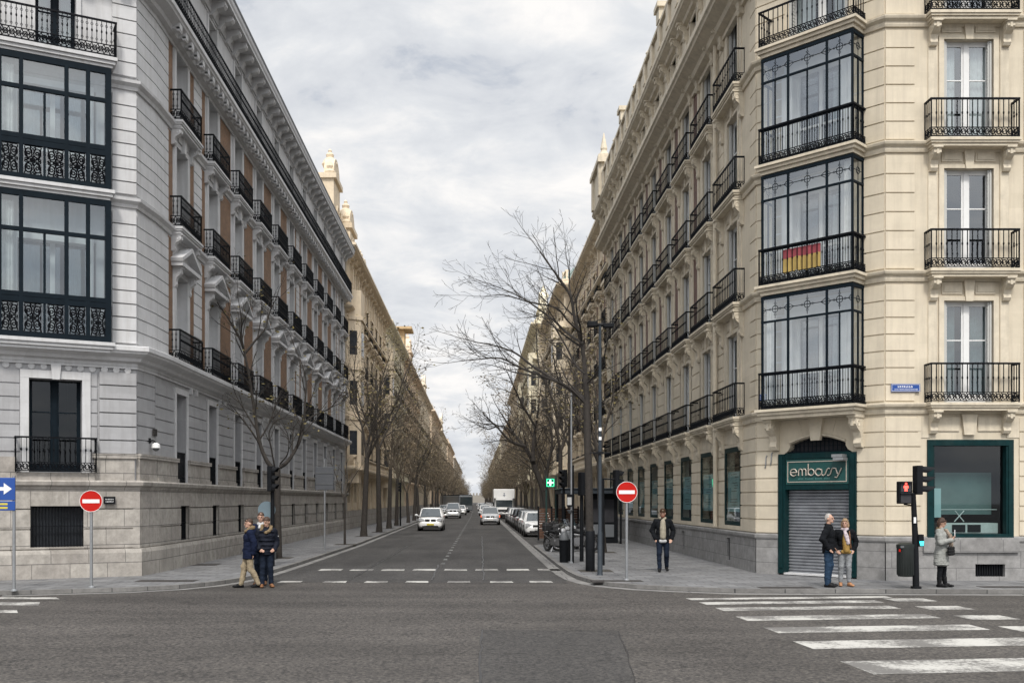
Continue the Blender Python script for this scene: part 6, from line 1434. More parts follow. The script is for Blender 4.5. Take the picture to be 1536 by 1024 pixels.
def car(label, loc, rz, col, L_=4.35, W_=1.80, H_=1.50, kind='hatch', lamp='lamp', plate_='plate', group=None, grille=True, name='parked_car', cat='car'):
    t = thing(name, label, cat, loc, rz, group); hl = L_/2; hw = W_/2; bt = H_*.645; m = CP[col]
    hood = -.95*hl*.62 if kind == 'van' else -.27*L_
    secs = [(-hl, .36, .52, .60), (-hl+.05, .24, .66, .80), (-hl+.22, .19, bt-.20, .93), (-hl+.6, .18, bt-.09, .98), (-.26*L_, .18, bt+.0, 1.), (0, .18, bt+.02, 1.), (.28*L_, .18, bt+.04, 1.), (hl-.35, .2, bt+.04, .97), (hl-.08, .24, bt-.02, .90), (hl, .38, bt-.16, .78)]
    vs = []; fs = []
    for y_, zb, zt, wf in secs:
        w = hw*wf; d = zt-zb
        half = [(w*.80, zb), (w*.95, zb+.06), (w, zb+d*.35), (w*.985, zb+d*.7), (w*.93, zt-.035), (w*.80, zt)]
        ring = [(a, y_, b) for a, b in half] + [(0, y_, zt+.025)] + [(-a, y_, b) for a, b in reversed(half)]
        vs += ring
    n = 13
    for i in range(len(secs)-1):
        for k in range(n-1): fs.append((i*n+k, i*n+k+1, (i+1)*n+k+1, (i+1)*n+k))
        fs.append((i*n+n-1, i*n, (i+1)*n, (i+1)*n+n-1))
    fs.append(tuple(range(n))); fs.append(tuple((len(secs)-1)*n+k for k in range(n)))
    b = MB(); b.add(vs, fs); o = b.build('body', m, t, smooth=True); s_ = o.modifiers.new('s', 'SUBSURF'); s_.levels = 1; s_.render_levels = 2
    # greenhouse
    y0, y1 = {'hatch': (-.25*L_, .45*L_), 'sedan': (-.21*L_, .33*L_), 'van': (-.36*L_, .485*L_)}[kind]
    ty0, ty1 = {'hatch': (-.07*L_, .36*L_), 'sedan': (-.04*L_, .20*L_), 'van': (-.22*L_, .455*L_)}[kind]
    zb, zt = bt-.03, H_-.05; wb, wt = hw*.90, hw*.70
    gl = MB(); C_ = []
    for y_, z_, w in ((y0, zb, wb*.93), (y1, zb, wb*.95), (ty1, zt, wt), (ty0, zt, wt)): C_.append((y_, z_, w))
    gl.add([(-C_[0][2], y0, zb), (C_[0][2], y0, zb), (C_[1][2], y1, zb), (-C_[1][2], y1, zb), (-wt, ty0, zt), (wt, ty0, zt), (wt, ty1, zt), (-wt, ty1, zt)], [(0,1,5,4), (1,2,6,5), (2,3,7,6), (3,0,4,7), (4,5,6,7)])
    gl.build('windows', M['carglass'], t, bevel=.03)
    r = MB(); r.box(-wt-.015, wt+.015, ty0-.03, ty1+.04, zt-.035, H_, .10, .12); r.build('roof', m, t, smooth=True, bevel=.02)
    p = MB()
    for s in (-1, 1):
        p.tube([(s*(C_[0][2]+.0), y0-.02, zb), (s*(wt+.0), ty0, zt)], .038, 6); p.tube([(s*C_[1][2], y1, zb), (s*wt, ty1, zt)], .06, 6)
        ym = (y0+y1)/2+.05; tm = (ty0+ty1)/2+.05; p.tube([(s*(wb*.945), ym, zb), (s*(wt+.005), tm, zt)], .032, 6); p.tube([(s*wt, ty0, zt-.01), (s*wt, ty1, zt-.01)], .035, 6)
    p.build('pillars', m, t, smooth=True)
    for s in (-1, 1):
        for yy in (-.305*L_, .30*L_):
            w = MB(); w.lathe([(.20, -.1), (.31, -.1), (.335, -.07), (.335, .07), (.31, .1), (.20, .1)], 20, (0,0,0), 'x'); wo = w.build('wheel', M['tyre'], t, (s*(hw-.115), yy, .335), smooth=True)
            q = MB(); q.lathe([(.21, -.02), (.21, .0), (.05, .02)], 16, (s*.085, 0, 0), 'x'); [q.tube([(s*.102, 0, 0), (s*.102, .2*cos(a_*1.2566), .2*sin(a_*1.2566))], .018, 4) for a_ in range(5)]; q.build('rim', M['alloy'], wo)
        for yy in (-.305*L_, .30*L_): a_ = MB(); a_.lathe([(.39, -.02), (.39, .02)], 20, (s*(hw-.012), yy, .34), 'x'); a_.build('wheel_arch', M['blackpl'], t)
        l = MB(); l.prism([(s*hw*.44, bt-.33), (s*hw*.86, bt-.35), (s*hw*.90, bt-.14), (s*hw*.74, bt-.13), (s*hw*.5, bt-.22)], -hl+.04, -hl+.34); l.build('headlight', M['lamp'], t, bevel=.01)
        if lamp == 'amber': l = MB(); l.prism([(s*hw*.88, bt-.34), (s*hw*.99, bt-.32), (s*hw*.97, bt-.13), (s*hw*.90, bt-.15)], -hl+.10, -hl+.4); l.build('indicator', M['amber'], t)
        mi = MB(); mi.ell((s*(hw+.12), y0+.25, bt+.07), (.12,.06,.075), 10, 6); mi.tube([(s*(hw-.08), y0+.27, bt), (s*(hw+.08), y0+.25, bt+.04)], .025, 5); mi.build('side_mirror', m, t, smooth=True)
        tl = MB(); tl.box(*sorted((s*hw*.66, s*hw*.93)), hl-.2, hl-.005, bt-.22, bt-.02); tl.build('tail_light', M['red'], t, bevel=.01)
    g = MB()
    if grille:
        for s in (-1, 1): g.box(*sorted((s*.04, s*hw*.42)), -hl-.0, -hl+.2, bt-.345, bt-.22)
    g.box(-hw*.62, hw*.62, -hl-.012, -hl+.15, .27, .38); g.box(-hw*.9, hw*.9, -hl+.12, -hl+.3, .19, .23); g.build('grille', M['blackpl'], t, bevel=.01)
    g = MB(); g.box(-.25, .25, -hl-.03, -hl+.0, .41, .52); g.build('number_plate', M[plate_], t)
    return t
PG = 'cars parked along the right kerb'
TXG = None
car('white taxi van with a yellow plate driving toward the camera in the left lane', (-3.2, 72.2, 0), 0, 'white', 4.4, 1.82, 1.62, 'van', 'lamp', 'plateY', name='taxi')
car('grey people carrier with a pale bonnet following behind the white taxi', (-2.75, 121, 0), 0, 'silver', 4.6, 1.85, 1.85, 'van', name='people_carrier')
car('silver car with amber lights in the middle of the right lane', (1.25, 89, 0), 0, 'silver', 4.2, 1.72, 1.56, 'hatch', 'amber', name='silver_car')
hat = car('white hatchback parked at the front of the right-hand row', (3.68, 60.3, 0), 0, 'white', 4.1, 1.76, 1.45, group=PG)
sedan = car('silver grey car parked right behind the white hatchback', (3.72, 66.2, 0), 0, 'silver', 4.4, 1.78, 1.47, 'sedan', group=PG)
blk = car('dark car parked third in the right-hand row', (3.75, 72, 0), 0, 'black', 4.3, 1.8, 1.5, group=PG)
for i, (src, lab) in enumerate(((blk, 'dark car parked fourth in the right-hand row'), (sedan, 'silver car parked fifth in the right-hand row'), (hat, 'white car parked sixth in the right-hand row'), (blk, 'dark car parked seventh in the right-hand row just before the truck'))): dup(src, (3.75, 78+6*i, 0), 0, lab, PG)
Y = 126.; i = 0
while Y < 330: dup([hat, blk, sedan][i % 3], (3.9, Y, 0), 0, 'parked car far down the right kerb beyond the white truck', 'cars far down the right kerb'); Y += 6.3; i += 1
Y = 150.; i = 0
while Y < 330: dup([sedan, blk, hat, hat][i % 4], (-4.7, Y, 0), 0, 'parked car far down the left kerb beyond the grey people carrier', 'cars far down the left kerb'); Y += 6.3; i += 1
for i, (a, b_) in enumerate(((-2.3, 148), (-2.4, 185), (1.3, 140), (1.5, 172), (1.4, 215), (-2.2, 235), (1.2, 255), (-2, 290))): dup([hat, sedan, hat, sedan, blk, hat, hat, sedan][i], (a, b_, 0), 0, 'tiny distant car on the roadway beyond the people carrier', 'distant cars on the roadway')
# truck
t = thing('box_truck', 'white box truck standing at the right side of the road beyond the silver car', 'truck', (3.25, 118, 0))
b = MB(); b.box(-1.22, 1.22, -1.6, 4.6, 1.05, 3.45); b.box(-1.22, 1.22, -2.6, -1.6, 2.35, 3.45, 0, .0); b.build('cargo_box', CP['white'], t, bevel=.05)
b = MB(); b.box(-1.05, 1.05, -3.1, -1.65, .45, 1.32, .03, .05); b.box(-1.04, 1.04, -2.85, -1.65, 1.322, 2.33, .07, .0); b.build('cab', CP['white'], t, bevel=.05)
b = MB(); b.add([(-.93, -2.88, 1.4), (.93, -2.88, 1.4), (.88, -2.86, 2.15), (-.88, -2.86, 2.15)], [(0,1,2,3)]); b.box(-.95, .95, -2.87, -2.84, 1.38, 2.18); b.build('windscreen', M['carglass'], t)
b = MB(); b.box(-.8, .8, -3.13, -3.0, .82, 1.1); b.box(-1.07, 1.07, -3.16, -2.9, .36, .6); b.build('grille', M['blackpl'], t, bevel=.02)
for s in (-1, 1):
    b = MB(); b.box(*sorted((s*.72, s*1.0)), -3.14, -3.0, .66, .84); b.build('headlight', M['lamp'], t); b = MB(); b.box(*sorted((s*1.15, s*1.35)), -2.9, -2.8, 1.5, 1.95); b.build('side_mirror', M['blackpl'], t)
    for yy in (-2.3, 3.2): w = MB(); w.lathe([(.2, -.12), (.42, -.12), (.45, -.08), (.45, .08), (.42, .12), (.2, .12)], 18, (s*.92, yy, .45), 'x'); w.build('wheel', M['tyre'], t)
b = MB(); b.box(-.14, .14, -2.615, -2.603, 2.7, 2.76); b.box(-.03, .03, -2.615, -2.603, 2.55, 2.95); b.box(-.1, .1, -2.615, -2.603, 2.95, 2.99); b.build('emblem', CP['blue'], t)
# dark bus in the distance
t = thing('bus', 'dark grey bus waiting far down the left side of the street', 'bus', (-3.6, 180, 0), R(20))
b = MB(); b.box(-1.25, 1.25, -5.5, 5.5, .35, 3.0); b.build('body', CP['grey'], t, bevel=.1); b = MB(); b.box(-1.1, 1.1, -5.53, -5.49, 1.3, 2.7); b.box(1.24, 1.27, -5, 5, 1.4, 2.5); b.build('windows', M['carglass'], t); b = MB(); b.box(-1.2, 1.2, -5.3, 5.3, 3.0, 3.15); b.build('roof', M['dgrey'], t, bevel=.04)
for s in (-1, 1): 
    for yy in (-3.5, 3.2): w = MB(); w.lathe([(.2, -.13), (.48, -.13), (.48, .13), (.2, .13)], 18, (s*1.1, yy, .48), 'x'); w.build('wheel', M['tyre'], t)
# motorcycles
def motorcycle(label, loc, rz, col):
    t = thing('motorcycle', label, 'motorcycle', loc, rz, 'motorcycles and scooters parked on the right pavement')
    for yy in (-.70, .66):
        w = MB(); w.ring((0, yy, .31), .255, .052, 'x', 20, 8); wo = w.build('wheel', M['tyre'], t, smooth=True)
        q = MB(); q.ring((0, yy, .31), .20, .018, 'x', 18, 5); [q.tube([(0, yy, .31), (0, yy+.2*cos(a_*.785), .31+.2*sin(a_*.785))], .008, 4) for a_ in range(8)]; q.lathe([(.05, -.04), (.05, .04)], 10, (0, yy, .31), 'x'); q.build('rim', M['alloy'], wo)
    f = MB()
    for s in (-1, 1): f.tube([(s*.09, -.70, .31), (s*.09, -.52, .70), (s*.09, -.42, .96)], .022, 6); f.tube([(s*.07, .66, .31), (s*.08, .2, .38)], .02, 6); f.tube([(s*.1, .1, .45), (s*.12, .75, .70)], .014, 5)
    f.tube([(0, -.44, .88), (0, -.1, .72), (0, .25, .62)], .03, 6); f.box(-.15, .15, -.25, .15, .28, .55); f.lathe([(.12, -.16), (.12, .16)], 10, (0, -.12, .42), 'x'); f.tube([(.13, -.05, .3), (.14, .3, .28), (.15, .85, .4)], .04, 8); f.tube([(-.08, .05, .25), (-.22, -.02, .0)], .015, 5); f.build('frame', M['alloy'], t, smooth=True)
    b = MB(); b.ell((0, -.22, .80), (.13,.24,.12), 12, 8); b.ell((0, -.72, .60), (.08,.2,.04), 10, 6); b.ell((0, .72, .72), (.10,.2,.06), 10, 6); b.ell((0, -.52, .88), (.14,.12,.14), 10, 8); b.build('bodywork', col, t, smooth=True)
    b = MB(); b.ell((0, .22, .80), (.13,.36,.065), 12, 8); b.build('seat', BLS, t, smooth=True)
    b = MB(); b.tube([(-.34, -.33, 1.02), (-.2, -.42, 1.03), (0, -.43, .98), (.2, -.42, 1.03), (.34, -.33, 1.02)], .014, 6); b.build('handlebar', M['blackpl'], t)
    b = MB(); b.lathe([(.03, -.05), (.09, -.03), (.095, .0)], 14, (0, -.60, .87), 'y'); b.build('headlight', M['lamp'], t)
    for s in (-1, 1): b = MB(); b.tube([(s*.26, -.38, 1.03), (s*.3, -.4, 1.2)], .007, 4); b.ell((s*.31, -.4, 1.22), (.055,.015,.035), 8, 6); b.build('mirror', M['blackpl'], t)
    b = MB(); b.add([(-.16, -.60, .98), (.16, -.60, .98), (.11, -.50, 1.22), (-.11, -.50, 1.22)], [(0,1,2,3)]); b.build('windscreen', M['bayglass'], t)
    b = MB(); b.box(-.15, .15, .58, .86, .82, 1.08); b.build('top_box', M['blackpl'], t, bevel=.03)
    return t
m1 = motorcycle('black motorcycle at the road end of the parked row on the right pavement', (3.15, 39.6, SW), R(25), M['blackpl'])
for i, (x_, y_, rz_, sc_, lb) in enumerate(((3.5, 41.4, 20, 1.05, 'dark motorcycle second from the kerb in the parked row'), (3.95, 40.2, 75, 1., 'motorcycle standing sideways behind the two grey bins'), (4.25, 41.4, 100, 1.02, 'motorcycle parked beside the sleeve of the right foreground tree'), (3.3, 43.6, 15, 1., 'motorcycle furthest back on the kerb side of the parked row'), (4.1, 44.2, 60, 1., 'motorcycle half hidden at the back of the parked row'))):
    dup(m1, (x_, y_, SW), R(rz_), lb, 'motorcycles and scooters parked on the right pavement', sc_)
m2 = motorcycle('silver scooter behind the bins on the right pavement', (3.7, 42.6, SW), R(50), CP['silver'])

# ================================================================== STREET FURNITURE
def pole(mb, x, y, h, r=.038, r2=None, z0=0): mb.lathe([(r*2.1, z0), (r*2.1, z0+.02), (r, z0+.05), (r2 or r, h)], 12, (x, y, 0))
def noentry(label, loc, rz, cz, rd=.27):
    t = thing('no_entry_sign', label, 'road sign', loc, rz); b = MB(); pole(b, 0, 0, cz+rd*.9, .036); b.build('pole', M['steel'], t, smooth=True)
    b = MB(); b.lathe([(rd, -.05), (rd, -.038)], 40, (0, 0, cz), 'y'); b.lathe([(rd-.01, -.037), (rd-.012, .0)], 40, (0, -.0, cz), 'y'); o = b.build('disc', M['red'], t)
    b = MB(); b.box(-rd*.74, rd*.74, -.054, -.051, cz-rd*.17, cz+rd*.17); b.build('white_bar', M['signwhite'], o)
    b = MB(); b.ring((0, -.051, cz), rd-.006, .006, 'y', 40, 4); b.build('rim', M['signwhite'], o)
x, y = gpx(940, 870); noentry('no entry sign on a grey pole at the right corner of the pavement', (x, y, SW), R(-3), 2.26)
x, y = gpx(137, 881); noentry('no entry sign on a grey pole in front of the stone base at the left', (x, y, SW), R(12), 2.03, .255)
# blue arrow sign
x, y = gpx(21, 886); t = thing('direction_sign', 'blue sign with a white arrow on a pole at the left edge', 'road sign', (x, y, SW), R(10))
b = MB(); pole(b, 0, 0, 2.6, .036); b.build('pole', M['steel'], t, smooth=True)
b = MB(); b.box(-.62, .04, -.06, -.04, 2.05, 2.56); o = b.build('arrow_panel', M['blue'], t, bevel=.008); b = MB(); b.prism([(-.50, 2.27), (-.20, 2.27), (-.20, 2.18), (-.03, 2.31), (-.20, 2.44), (-.20, 2.35), (-.50, 2.35)], -.064, -.0615); b.build('arrow', M['signwhite'], o)
b = MB(); b.box(-.62, .04, -.06, -.04, 1.82, 2.03); o = b.build('lower_panel', M['blue'], t, bevel=.008); b = MB(); b.box(-.55, -.12, -.064, -.0615, 1.86, 1.905); b.box(-.45, -.12, -.064, -.0615, 1.945, 1.99); b.build('marks', M['plateY'], o)
# traffic light heads. local -y is the lit face
def head(t, c, rz, n=3, lit=None, hood=.16, w=.14, cell=.22, name='signal_head'):
    b = MB(); X = Matrix.Translation(c) @ Matrix.Rotation(rz, 4, 'Z'); b.at(X); h = n*cell
    b.box(-w, w, -.05, .09, -h/2, h/2); o = b.build(name, M['dgrey'], t, bevel=.012)
    for i in range(n):
        zc = h/2-cell*(i+.5); v = MB(); v.at(X); vs = []; m = 9; r = w*.8
        for k in range(m+1):
            a = R(-20)+R(220)*k/m; vs += [(r*cos(a), -.05, zc+r*sin(a)), (r*cos(a)*.95, -.05-hood*(.55+.45*sin(max(0,a))), zc+r*sin(a)*.92-.02)]
        v.add(vs, [(2*k, 2*k+2, 2*k+3, 2*k+1) for k in range(m)]); v.build('visor', M['dgrey'], o)
        l = MB(); l.at(X); l.lathe([(w*.72, -.055), (w*.6, -.06)], 16, (0, 0, zc), 'y'); l.build('lens', lit[i] if lit and lit[i] else M['room'], o)
    return o, X
x, y = gpx(1374, 882)
t = thing('traffic_light', 'dark traffic light post with a red pedestrian figure by the right crossing', 'traffic light', (x, y, SW), 0)
b = MB(); b.tube([(0, 0, 0), (0, 0, .05)], .12, 12); b.tube([(0, 0, 0), (-.02, 0, 1.2), (-.065, 0, 2.22)], [.075, .068, .055], 12); b.build('pole', M['dgrey'], t, smooth=True)
head(t, (.06, 0, 2.52), R(90), 3, None, .34, .13, .225)
REDM = emis('red_signal', (1., .07, .05), 2.6); TEAL = emis('teal_signal', (.05,.85,.9), 1.5); GRN = emis('green_led', (.05,.9,.40), 2.0); GWHT = emis('pale_green_led', (.55,1.,.75), 3.)
b = MB(); X = Matrix.Translation((-.28, -.02, 2.23)); b.at(X); b.box(-.15, .15, -.09, .09, -.26, .26); o = b.build('pedestrian_signal', M['dgrey'], t, bevel=.012)
b = MB(); b.at(X); b.box(-.115, .115, -.093, -.0905, .02, .235); b.box(-.115, .115, -.093, -.0905, -.235, -.02); b.box(-.14, .14, -.17, -.09, .245, .255); b.box(-.14, .14, -.15, -.09, -.015, -.005); b.build('lens', M['room'], o)
b = MB(); b.at(X); Y_ = -.096
b.lathe([(.026, Y_), (.026, Y_+.003)], 12, (0, 0, .205), 'y'); b.prism([(-.045, .165), (.045, .165), (.06, .115), (.035, .10), (.03, .13), (.032, .10), (-.032, .10), (-.03, .13), (-.035, .10), (-.06, .115)], Y_, Y_+.003)
b.prism([(-.032, .10), (.032, .10), (.03, .03), (.008, .03), (0, .08), (-.008, .03), (-.03, .03)], Y_, Y_+.003); b.build('red_figure', REDM, o)
b = MB(); b.tube([(-.28, 0, 1.96), (-.05, 0, 1.93)], .02, 6); b.tube([(-.1, 0, 2.2), (.02, 0, 2.2)], .02, 6); b.build('arm', M['dgrey'], t)
b = MB(); b.box(.02, .15, -.09, .05, .98, 1.26); b.build('repeater', M['dgrey'], t, bevel=.01); b = MB(); b.prism([(.04, 1.10), (.14, 1.10), (.13, 1.0), (.06, 1.0)], -.10, -.095); b.build('repeater_lens', TEAL, t)
b = MB(); b.box(-.085, -.03, -.078, -.07, 1.52, 1.66); b.build('sticker', M['signwhite'], t)
t = thing('litter_bin', 'dark green ribbed litter bin hung on the traffic light post', 'bin', (x-.24, y+.02, SW+.28))
b = MB(); b.lathe([(.16, 0), (.175, .03), (.19, .66), (.2, .66), (.2, .74), (.12, .78), (0.01, .78)], 20); [b.box(-.006+.182*cos(a_*.3142), .006+.182*cos(a_*.3142), -.006+.182*sin(a_*.3142), .006+.182*sin(a_*.3142), .04, .64) for a_ in range(20)]
b.build('bin_body', mat('bin_green', (.010,.014,.013), .5, var=.2), t, smooth=True); b = MB(); b.box(-.18, -.06, -.17, -.15, .67, .72); b.build('plate', M['mgrey'], t); b = MB(); b.box(-.20, -.17, -.14, -.10, .58, .64); b.build('red_tag', M['red'], t)
# tall lamp post with camera head
x, y = gpx(900, 862)
t = thing('lamp_post', 'tall dark blue grey post with lamp head in front of the right building', 'lamp post', (x, y, SW)); PST = mat('blue_grey_paint', (.035,.043,.052), .5, .1, var=.2, spec=.2)
b = MB(); b.lathe([(.09, 0), (.072, .03), (.068, 1.15), (.052, 1.2), (.048, 4), (.04, 6.85)], 14); b.build('pole', PST, t, smooth=True)
for p_ in ((-.35, -.08, 6.8, 6.95), (.08, .38, 6.78, 6.9)): b = MB(); b.box(p_[0], p_[1], -.1, .1, p_[2], p_[3]); b.build('lamp_head', M['dgrey'], t, bevel=.02)
b = MB(); b.tube([(-.1, 0, 6.86), (.1, 0, 6.86)], .05, 8); b.build('arm', M['dgrey'], t)
b = MB()
for z_ in (3.35,): b.tube([(-.28, 0, z_), (.28, 0, z_)], .02, 6); b.box(-.09, .09, -.09, .09, z_-.03, z_+.03)
b.build('cross_arm', M['dgrey'], t)
b = MB(); [b.box(-.04, .035, -.062, -.046, z_, z_+.09) for z_ in (3.7, 3.95)]; b.build('sticker', M['signwhite'], t)
# silver pole with small plate and dark pole behind
x, y = gpx(857, 844)
t = thing('steel_pole', 'slim galvanised pole with a small ticket box beside the grey bins', 'pole', (x, y, SW)); b = MB(); pole(b, 0, 0, 5.6, .036, .03); b.build('pole', M['steel'], t, smooth=True)
b = MB(); b.box(-.16, .02, -.10, -.06, 1.85, 2.25); b.build('box', M['dgrey'], t, bevel=.01); b = MB(); b.box(-.14, .0, -.105, -.101, 1.9, 2.15); b.build('plate', M['shutterw'], t); b = MB(); b.lathe([(.03, 0), (.10, .1), (.10, .12)], 10, (-.05, -.07, 1.62)); b.build('cup', M['mgrey'], t)
b = MB(); b.tube([(.06, -.02, 0), (.06, -.02, 3.2)], .03, 6); b.build('dark_conduit', M['dgrey'], t)
for k_, (px, py, lb) in enumerate(((846, 843, 'round-topped grey litter bin nearest the camera on the right kerb'), (853, 841, 'dark grey litter bin tucked behind the round-topped one'))):
    x, y = gpx(px, py); t = thing('litter_bin', lb, 'bin', (x, y+.1*k_, SW)); b = MB(); b.lathe([(.13, 0), (.145, .03), (.16, .72), (.17, .74)], 16); b.build('bin_body', M['dgrey'], t, smooth=True); b = MB(); b.lathe([(.165, .742), (.16, .8), (.14, .9), (.09, 1.0), (.02, 1.03)], 16); b.build('lid', M['mgrey'], t, smooth=True)
# green cross sign
t = thing('pharmacy_cross_sign', 'lit green square sign with a pale cross on twin poles at the right', 'sign', (3.75, 50.5, SW))
b = MB(); b.box(-.21, .21, -.08, .08, 2.72, 3.16); b.build('panel', GRN if False else mat('dark_green_panel', (.01,.16,.09), .4, var=.1), t, bevel=.01); b = MB(); b.box(-.03, .03, -.09, -.082, 2.79, 3.09); b.box(-.15, -.031, -.09, -.082, 2.91, 2.97); b.box(.031, .15, -.09, -.082, 2.91, 2.97); b.build('cross', GWHT, t)
b = MB(); b.at(Matrix()); [b.box(c_, c_+.02, -.086, -.081, 2.75, 3.13) for c_ in (-.185, .165)]; [b.box(-.16, .16, -.086, -.081, z_, z_+.015) for z_ in (2.75, 3.11)]; b.build('led_border', GRN, t)
for s in (-1, 1): b = MB(); b.tube([(s*.19+(.1 if s > 0 else 0), .1, 0), (s*.19+(.1 if s > 0 else 0), .1, 3.3)], .045, 8); b.build('pole', mat('green_pole', (.02,.05,.045), .5, var=.1), t)
# street kiosk and canopy
t = thing('kiosk', 'dark street kiosk with a flat canopy on the right pavement behind the trees', 'kiosk', (5.6, 47.5, SW))
b = MB(); b.box(-.2, 1.2, .4, 2.6, 0, 2.35); b.build('cabin', M['dgrey'], t, bevel=.02); b = MB(); b.box(-1.6, 1.35, -.3, 3.0, 2.36, 2.56); b.box(-1.65, 1.4, -.36, 3.06, 2.57, 2.63); b.build('canopy', PST, t, bevel=.02)
for x_, y_ in ((-1.5, -.2), (1.25, -.2), (-1.5, 2.9)): b = MB(); b.tube([(x_, y_, 0), (x_, y_, 2.4)], .05, 8); b.build('post', M['dgrey'], t)
b = MB(); b.box(.0, 1.0, .36, .395, 1.0, 2.1); b.build('hatch', M['room'], t); b = MB(); b.box(.0, .45, .34, .357, .3, .9); b.box(.55, 1.0, .34, .357, .3, .9); b.build('poster', CP['grey'], t)
t = thing('wooden_screen', 'brown slatted screen behind the motorcycles on the right pavement', 'screen', (3.9, 51.3, SW)); 
for k_ in range(3): b = MB(); [b.box(-.68+.68*k_, -.04+.68*k_, -.02, .02, .1+.13*j, .21+.13*j) for j in range(12)]; b.build('slat_panel', mat('brown_boards', (.085,.04,.022), .7, var=.3, scale=6), t)
b = MB(); [b.box(-.74+.68*k_, -.66+.68*k_, -.04, .04, 0, 1.75) for k_ in range(4)]; b.build('post', M['dgrey'], t)
def tlight(label, loc, rz, hz, h=3.2, n=3, arm=0):
    t = thing('traffic_light', label, 'traffic light', loc, 0); b = MB(); b.tube([(0,0,0), (0,0,h)], [.07,.055], 10); b.build('pole', M['dgrey'], t, smooth=True); head(t, (.0+(arm or .0), -.14 if not arm else 0, hz), rz, n, None, .2, .14, .26)
    if arm: b = MB(); b.tube([(0, 0, hz+.1), (arm, 0, hz+.1)], .03, 6); b.build('arm', M['dgrey'], t)
    return t
tlight('traffic light seen from behind in front of the two-stemmed tree on the left', (-6.35, 31.2, SW), R(75), 2.72, 2.6)
tlight('traffic light on the left pavement among the dark trunks further down', (-6.05, 80, SW), R(-90), 3.1, 3.4)
tlight('traffic light beside the green cross sign on the right pavement', (3.85, 43.9, SW), R(-60), 3.0, 3.3)
tlight('traffic light facing away beside the slim galvanised pole', (3.55, 33.6, SW), R(110), 2.6, 2.9); tlight('traffic light with its head stuck out sideways behind the lamp post', (4.0, 31.6, SW), R(100), 2.62, 2.75, 3, .45)
b = MB(); b.lathe([(.27, 0), (.27, .012)], 28, (0, 0, 0), 'y'); tag(b.build('round_sign_back', mat('blue_grey_sign_back', (.14,.19,.22), .5, .3, var=.1), None, (-6.55, 31.3, 1.85), R(10)), 'pale blue round sign seen from behind on the left traffic light post', 'road sign')
x, y = gpx(487, 825); t = thing('road_sign', 'large grey rectangular sign seen from behind on the left pavement', 'road sign', (x, y, SW))
b = MB(); b.tube([(0,0,0), (0,0,3.75)], .04, 10); b.build('pole', M['steel'], t, smooth=True); b = MB(); b.box(-.38, .38, -.07, -.045, 2.48, 3.42); b.build('panel', mat('sign_back_grey', (.09,.095,.105), .55, .3, var=.08), t, bevel=.01); b = MB(); [b.box(-.36, .36, -.09, -.071, z_, z_+.04) for z_ in (2.7, 3.15)]; b.build('rail', M['mgrey'], t)
x, y = gpx(412, 838); t = thing('litter_bin', 'grey cylindrical litter bin beside the two-stemmed tree on the left', 'bin', (x-.1, y-.3, SW)); b = MB(); b.lathe([(.2, 0), (.21, .03), (.22, .85)], 18); b.build('bin_body', M['mgrey'], t, smooth=True); b = MB(); b.lathe([(.235, .852), (.235, .92), (.15, 1.02), (.02, 1.05)], 18); b.build('lid', M['mgrey'], t, smooth=True)
# ================================================================== SKY, LIGHT, CAMERA
sc = bpy.context.scene
W = bpy.data.worlds.new('World'); sc.world = W; W.use_nodes = True
nt = W.node_tree; N = nt.nodes; L = nt.links; bg = N['Background']
sky = N.new('ShaderNodeTexSky'); sky.sky_type = 'NISHITA'; sky.sun_disc = False
SE, SA = R(50), R(181)      # sun elevation; compass bearing clockwise from +Y
sky.sun_elevation = SE; sky.sun_rotation = SA; sky.air_density = 1.2; sky.dust_density = 2.
tc = N.new('ShaderNodeTexCoord'); sp = N.new('ShaderNodeSeparateXYZ'); L.new(tc.outputs['Generated'], sp.inputs[0])
mz = N.new('ShaderNodeMath'); mz.operation = 'MAXIMUM'; mz.inputs[1].default_value = 0.0; L.new(sp.outputs['Z'], mz.inputs[0])
az = N.new('ShaderNodeMath'); az.operation = 'ADD'; az.inputs[1].default_value = .34; L.new(mz.outputs[0], az.inputs[0])
cb = N.new('ShaderNodeCombineXYZ')
for i_, c_ in enumerate('XY'):
    dv = N.new('ShaderNodeMath'); dv.operation = 'DIVIDE'; L.new(sp.outputs[c_], dv.inputs[0]); L.new(az.outputs[0], dv.inputs[1]); L.new(dv.outputs[0], cb.inputs[c_])
def cn(scale, loc, det, rough=.6, dist=.0, lac=2.):
    mp = N.new('ShaderNodeMapping'); mp.inputs['Location'].default_value = loc; mp.inputs['Scale'].default_value = (1, 1.25, 1); L.new(cb.outputs[0], mp.inputs['Vector'])
    n = N.new('ShaderNodeTexNoise'); n.inputs['Scale'].default_value = scale; n.inputs['Detail'].default_value = det; n.inputs['Roughness'].default_value = rough; n.inputs['Distortion'].default_value = dist
    L.new(mp.outputs[0], n.inputs['Vector']); return n
n1 = cn(2.2, (3.1, 1.7, 0), 9, .58, .35); n2 = cn(6.5, (7.3, 2.2, 0), 9, .62, .45)
rp_ = N.new('ShaderNodeValToRGB'); e = rp_.color_ramp.elements
e[0].position = .38; e[0].color = (.63,.66,.715,1); e[1].position = .60; e[1].color = (1.02,1.0,.98,1)
x_ = rp_.color_ramp.elements.new(.5); x_.color = (.80,.82,.85,1)
mxn = N.new('ShaderNodeMix'); mxn.inputs['Factor'].default_value = .38; L.new(n1.outputs['Fac'], mxn.inputs['A']); L.new(n2.outputs['Fac'], mxn.inputs['B']); L.new(mxn.outputs['Result'], rp_.inputs['Fac'])
cl = N.new('ShaderNodeVectorMath'); cl.operation = 'SCALE'; cl.inputs['Scale'].default_value = .72; L.new(rp_.outputs['Color'], cl.inputs[0])
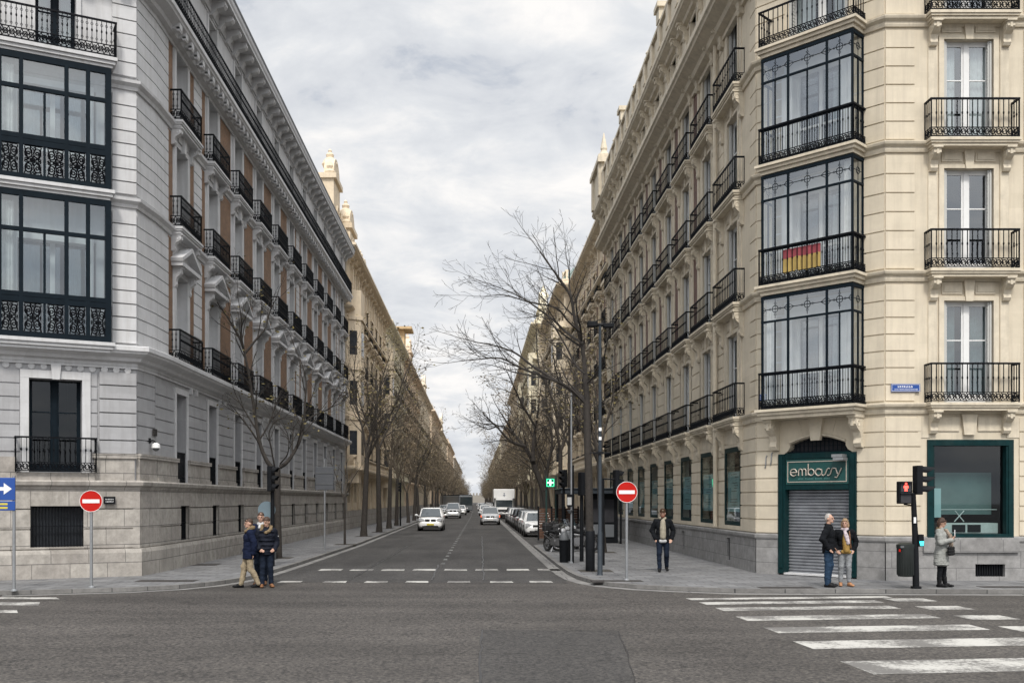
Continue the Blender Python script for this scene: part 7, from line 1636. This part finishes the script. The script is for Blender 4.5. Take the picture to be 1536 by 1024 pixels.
sk = N.new('ShaderNodeVectorMath'); sk.operation = 'SCALE'; sk.inputs['Scale'].default_value = .08; L.new(sky.outputs[0], sk.inputs[0])
cov = N.new('ShaderNodeMapRange'); cov.inputs['From Min'].default_value = .33; cov.inputs['From Max'].default_value = .43; cov.inputs['To Min'].default_value = .55; cov.inputs['To Max'].default_value = 1.; L.new(mxn.outputs['Result'], cov.inputs['Value'])
mx = N.new('ShaderNodeMix'); mx.data_type = 'RGBA'; L.new(cov.outputs[0], mx.inputs['Factor']); L.new(sk.outputs[0], mx.inputs['A']); L.new(cl.outputs[0], mx.inputs['B'])
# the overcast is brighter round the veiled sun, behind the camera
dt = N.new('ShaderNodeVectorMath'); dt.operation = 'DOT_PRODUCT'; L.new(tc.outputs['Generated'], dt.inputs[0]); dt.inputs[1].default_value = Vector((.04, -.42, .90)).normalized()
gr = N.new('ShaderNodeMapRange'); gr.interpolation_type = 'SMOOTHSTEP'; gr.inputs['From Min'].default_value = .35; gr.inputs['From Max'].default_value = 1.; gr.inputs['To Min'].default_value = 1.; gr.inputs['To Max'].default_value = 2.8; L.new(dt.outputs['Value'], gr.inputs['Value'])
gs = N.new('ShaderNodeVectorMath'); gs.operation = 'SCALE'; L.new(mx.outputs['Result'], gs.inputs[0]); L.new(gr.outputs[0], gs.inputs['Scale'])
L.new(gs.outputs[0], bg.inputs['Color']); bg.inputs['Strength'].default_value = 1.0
sl = bpy.data.lights.new('sun', 'SUN'); sl.energy = 2.0; sl.angle = R(10); sl.color = (1, .95, .88)
so = bpy.data.objects.new('sun', sl); C.objects.link(so)
d = Vector((-sin(SA)*cos(SE), -cos(SA)*cos(SE), -sin(SE))); so.rotation_euler = d.to_track_quat('-Z', 'Y').to_euler()
cam = bpy.data.cameras.new('camera'); co = bpy.data.objects.new('camera', cam); C.objects.link(co); sc.camera = co
co.location = (0, 0, 2.15); co.rotation_euler = (R(90), 0, 0); cam.sensor_width = 36; cam.lens = 36*1500/1536
cam.shift_x = 54/1536; cam.shift_y = 238/1536; cam.clip_end = 6000; cam.clip_start = .1
vs = sc.view_settings; vs.view_transform = 'Standard'; vs.look = 'None'; vs.gamma = 1; vs.exposure = 0.45; vs.use_curve_mapping = False
sc.cycles.max_bounces = 6; sc.cycles.diffuse_bounces = 3; sc.cycles.glossy_bounces = 3; sc.cycles.transparent_max_bounces = 10
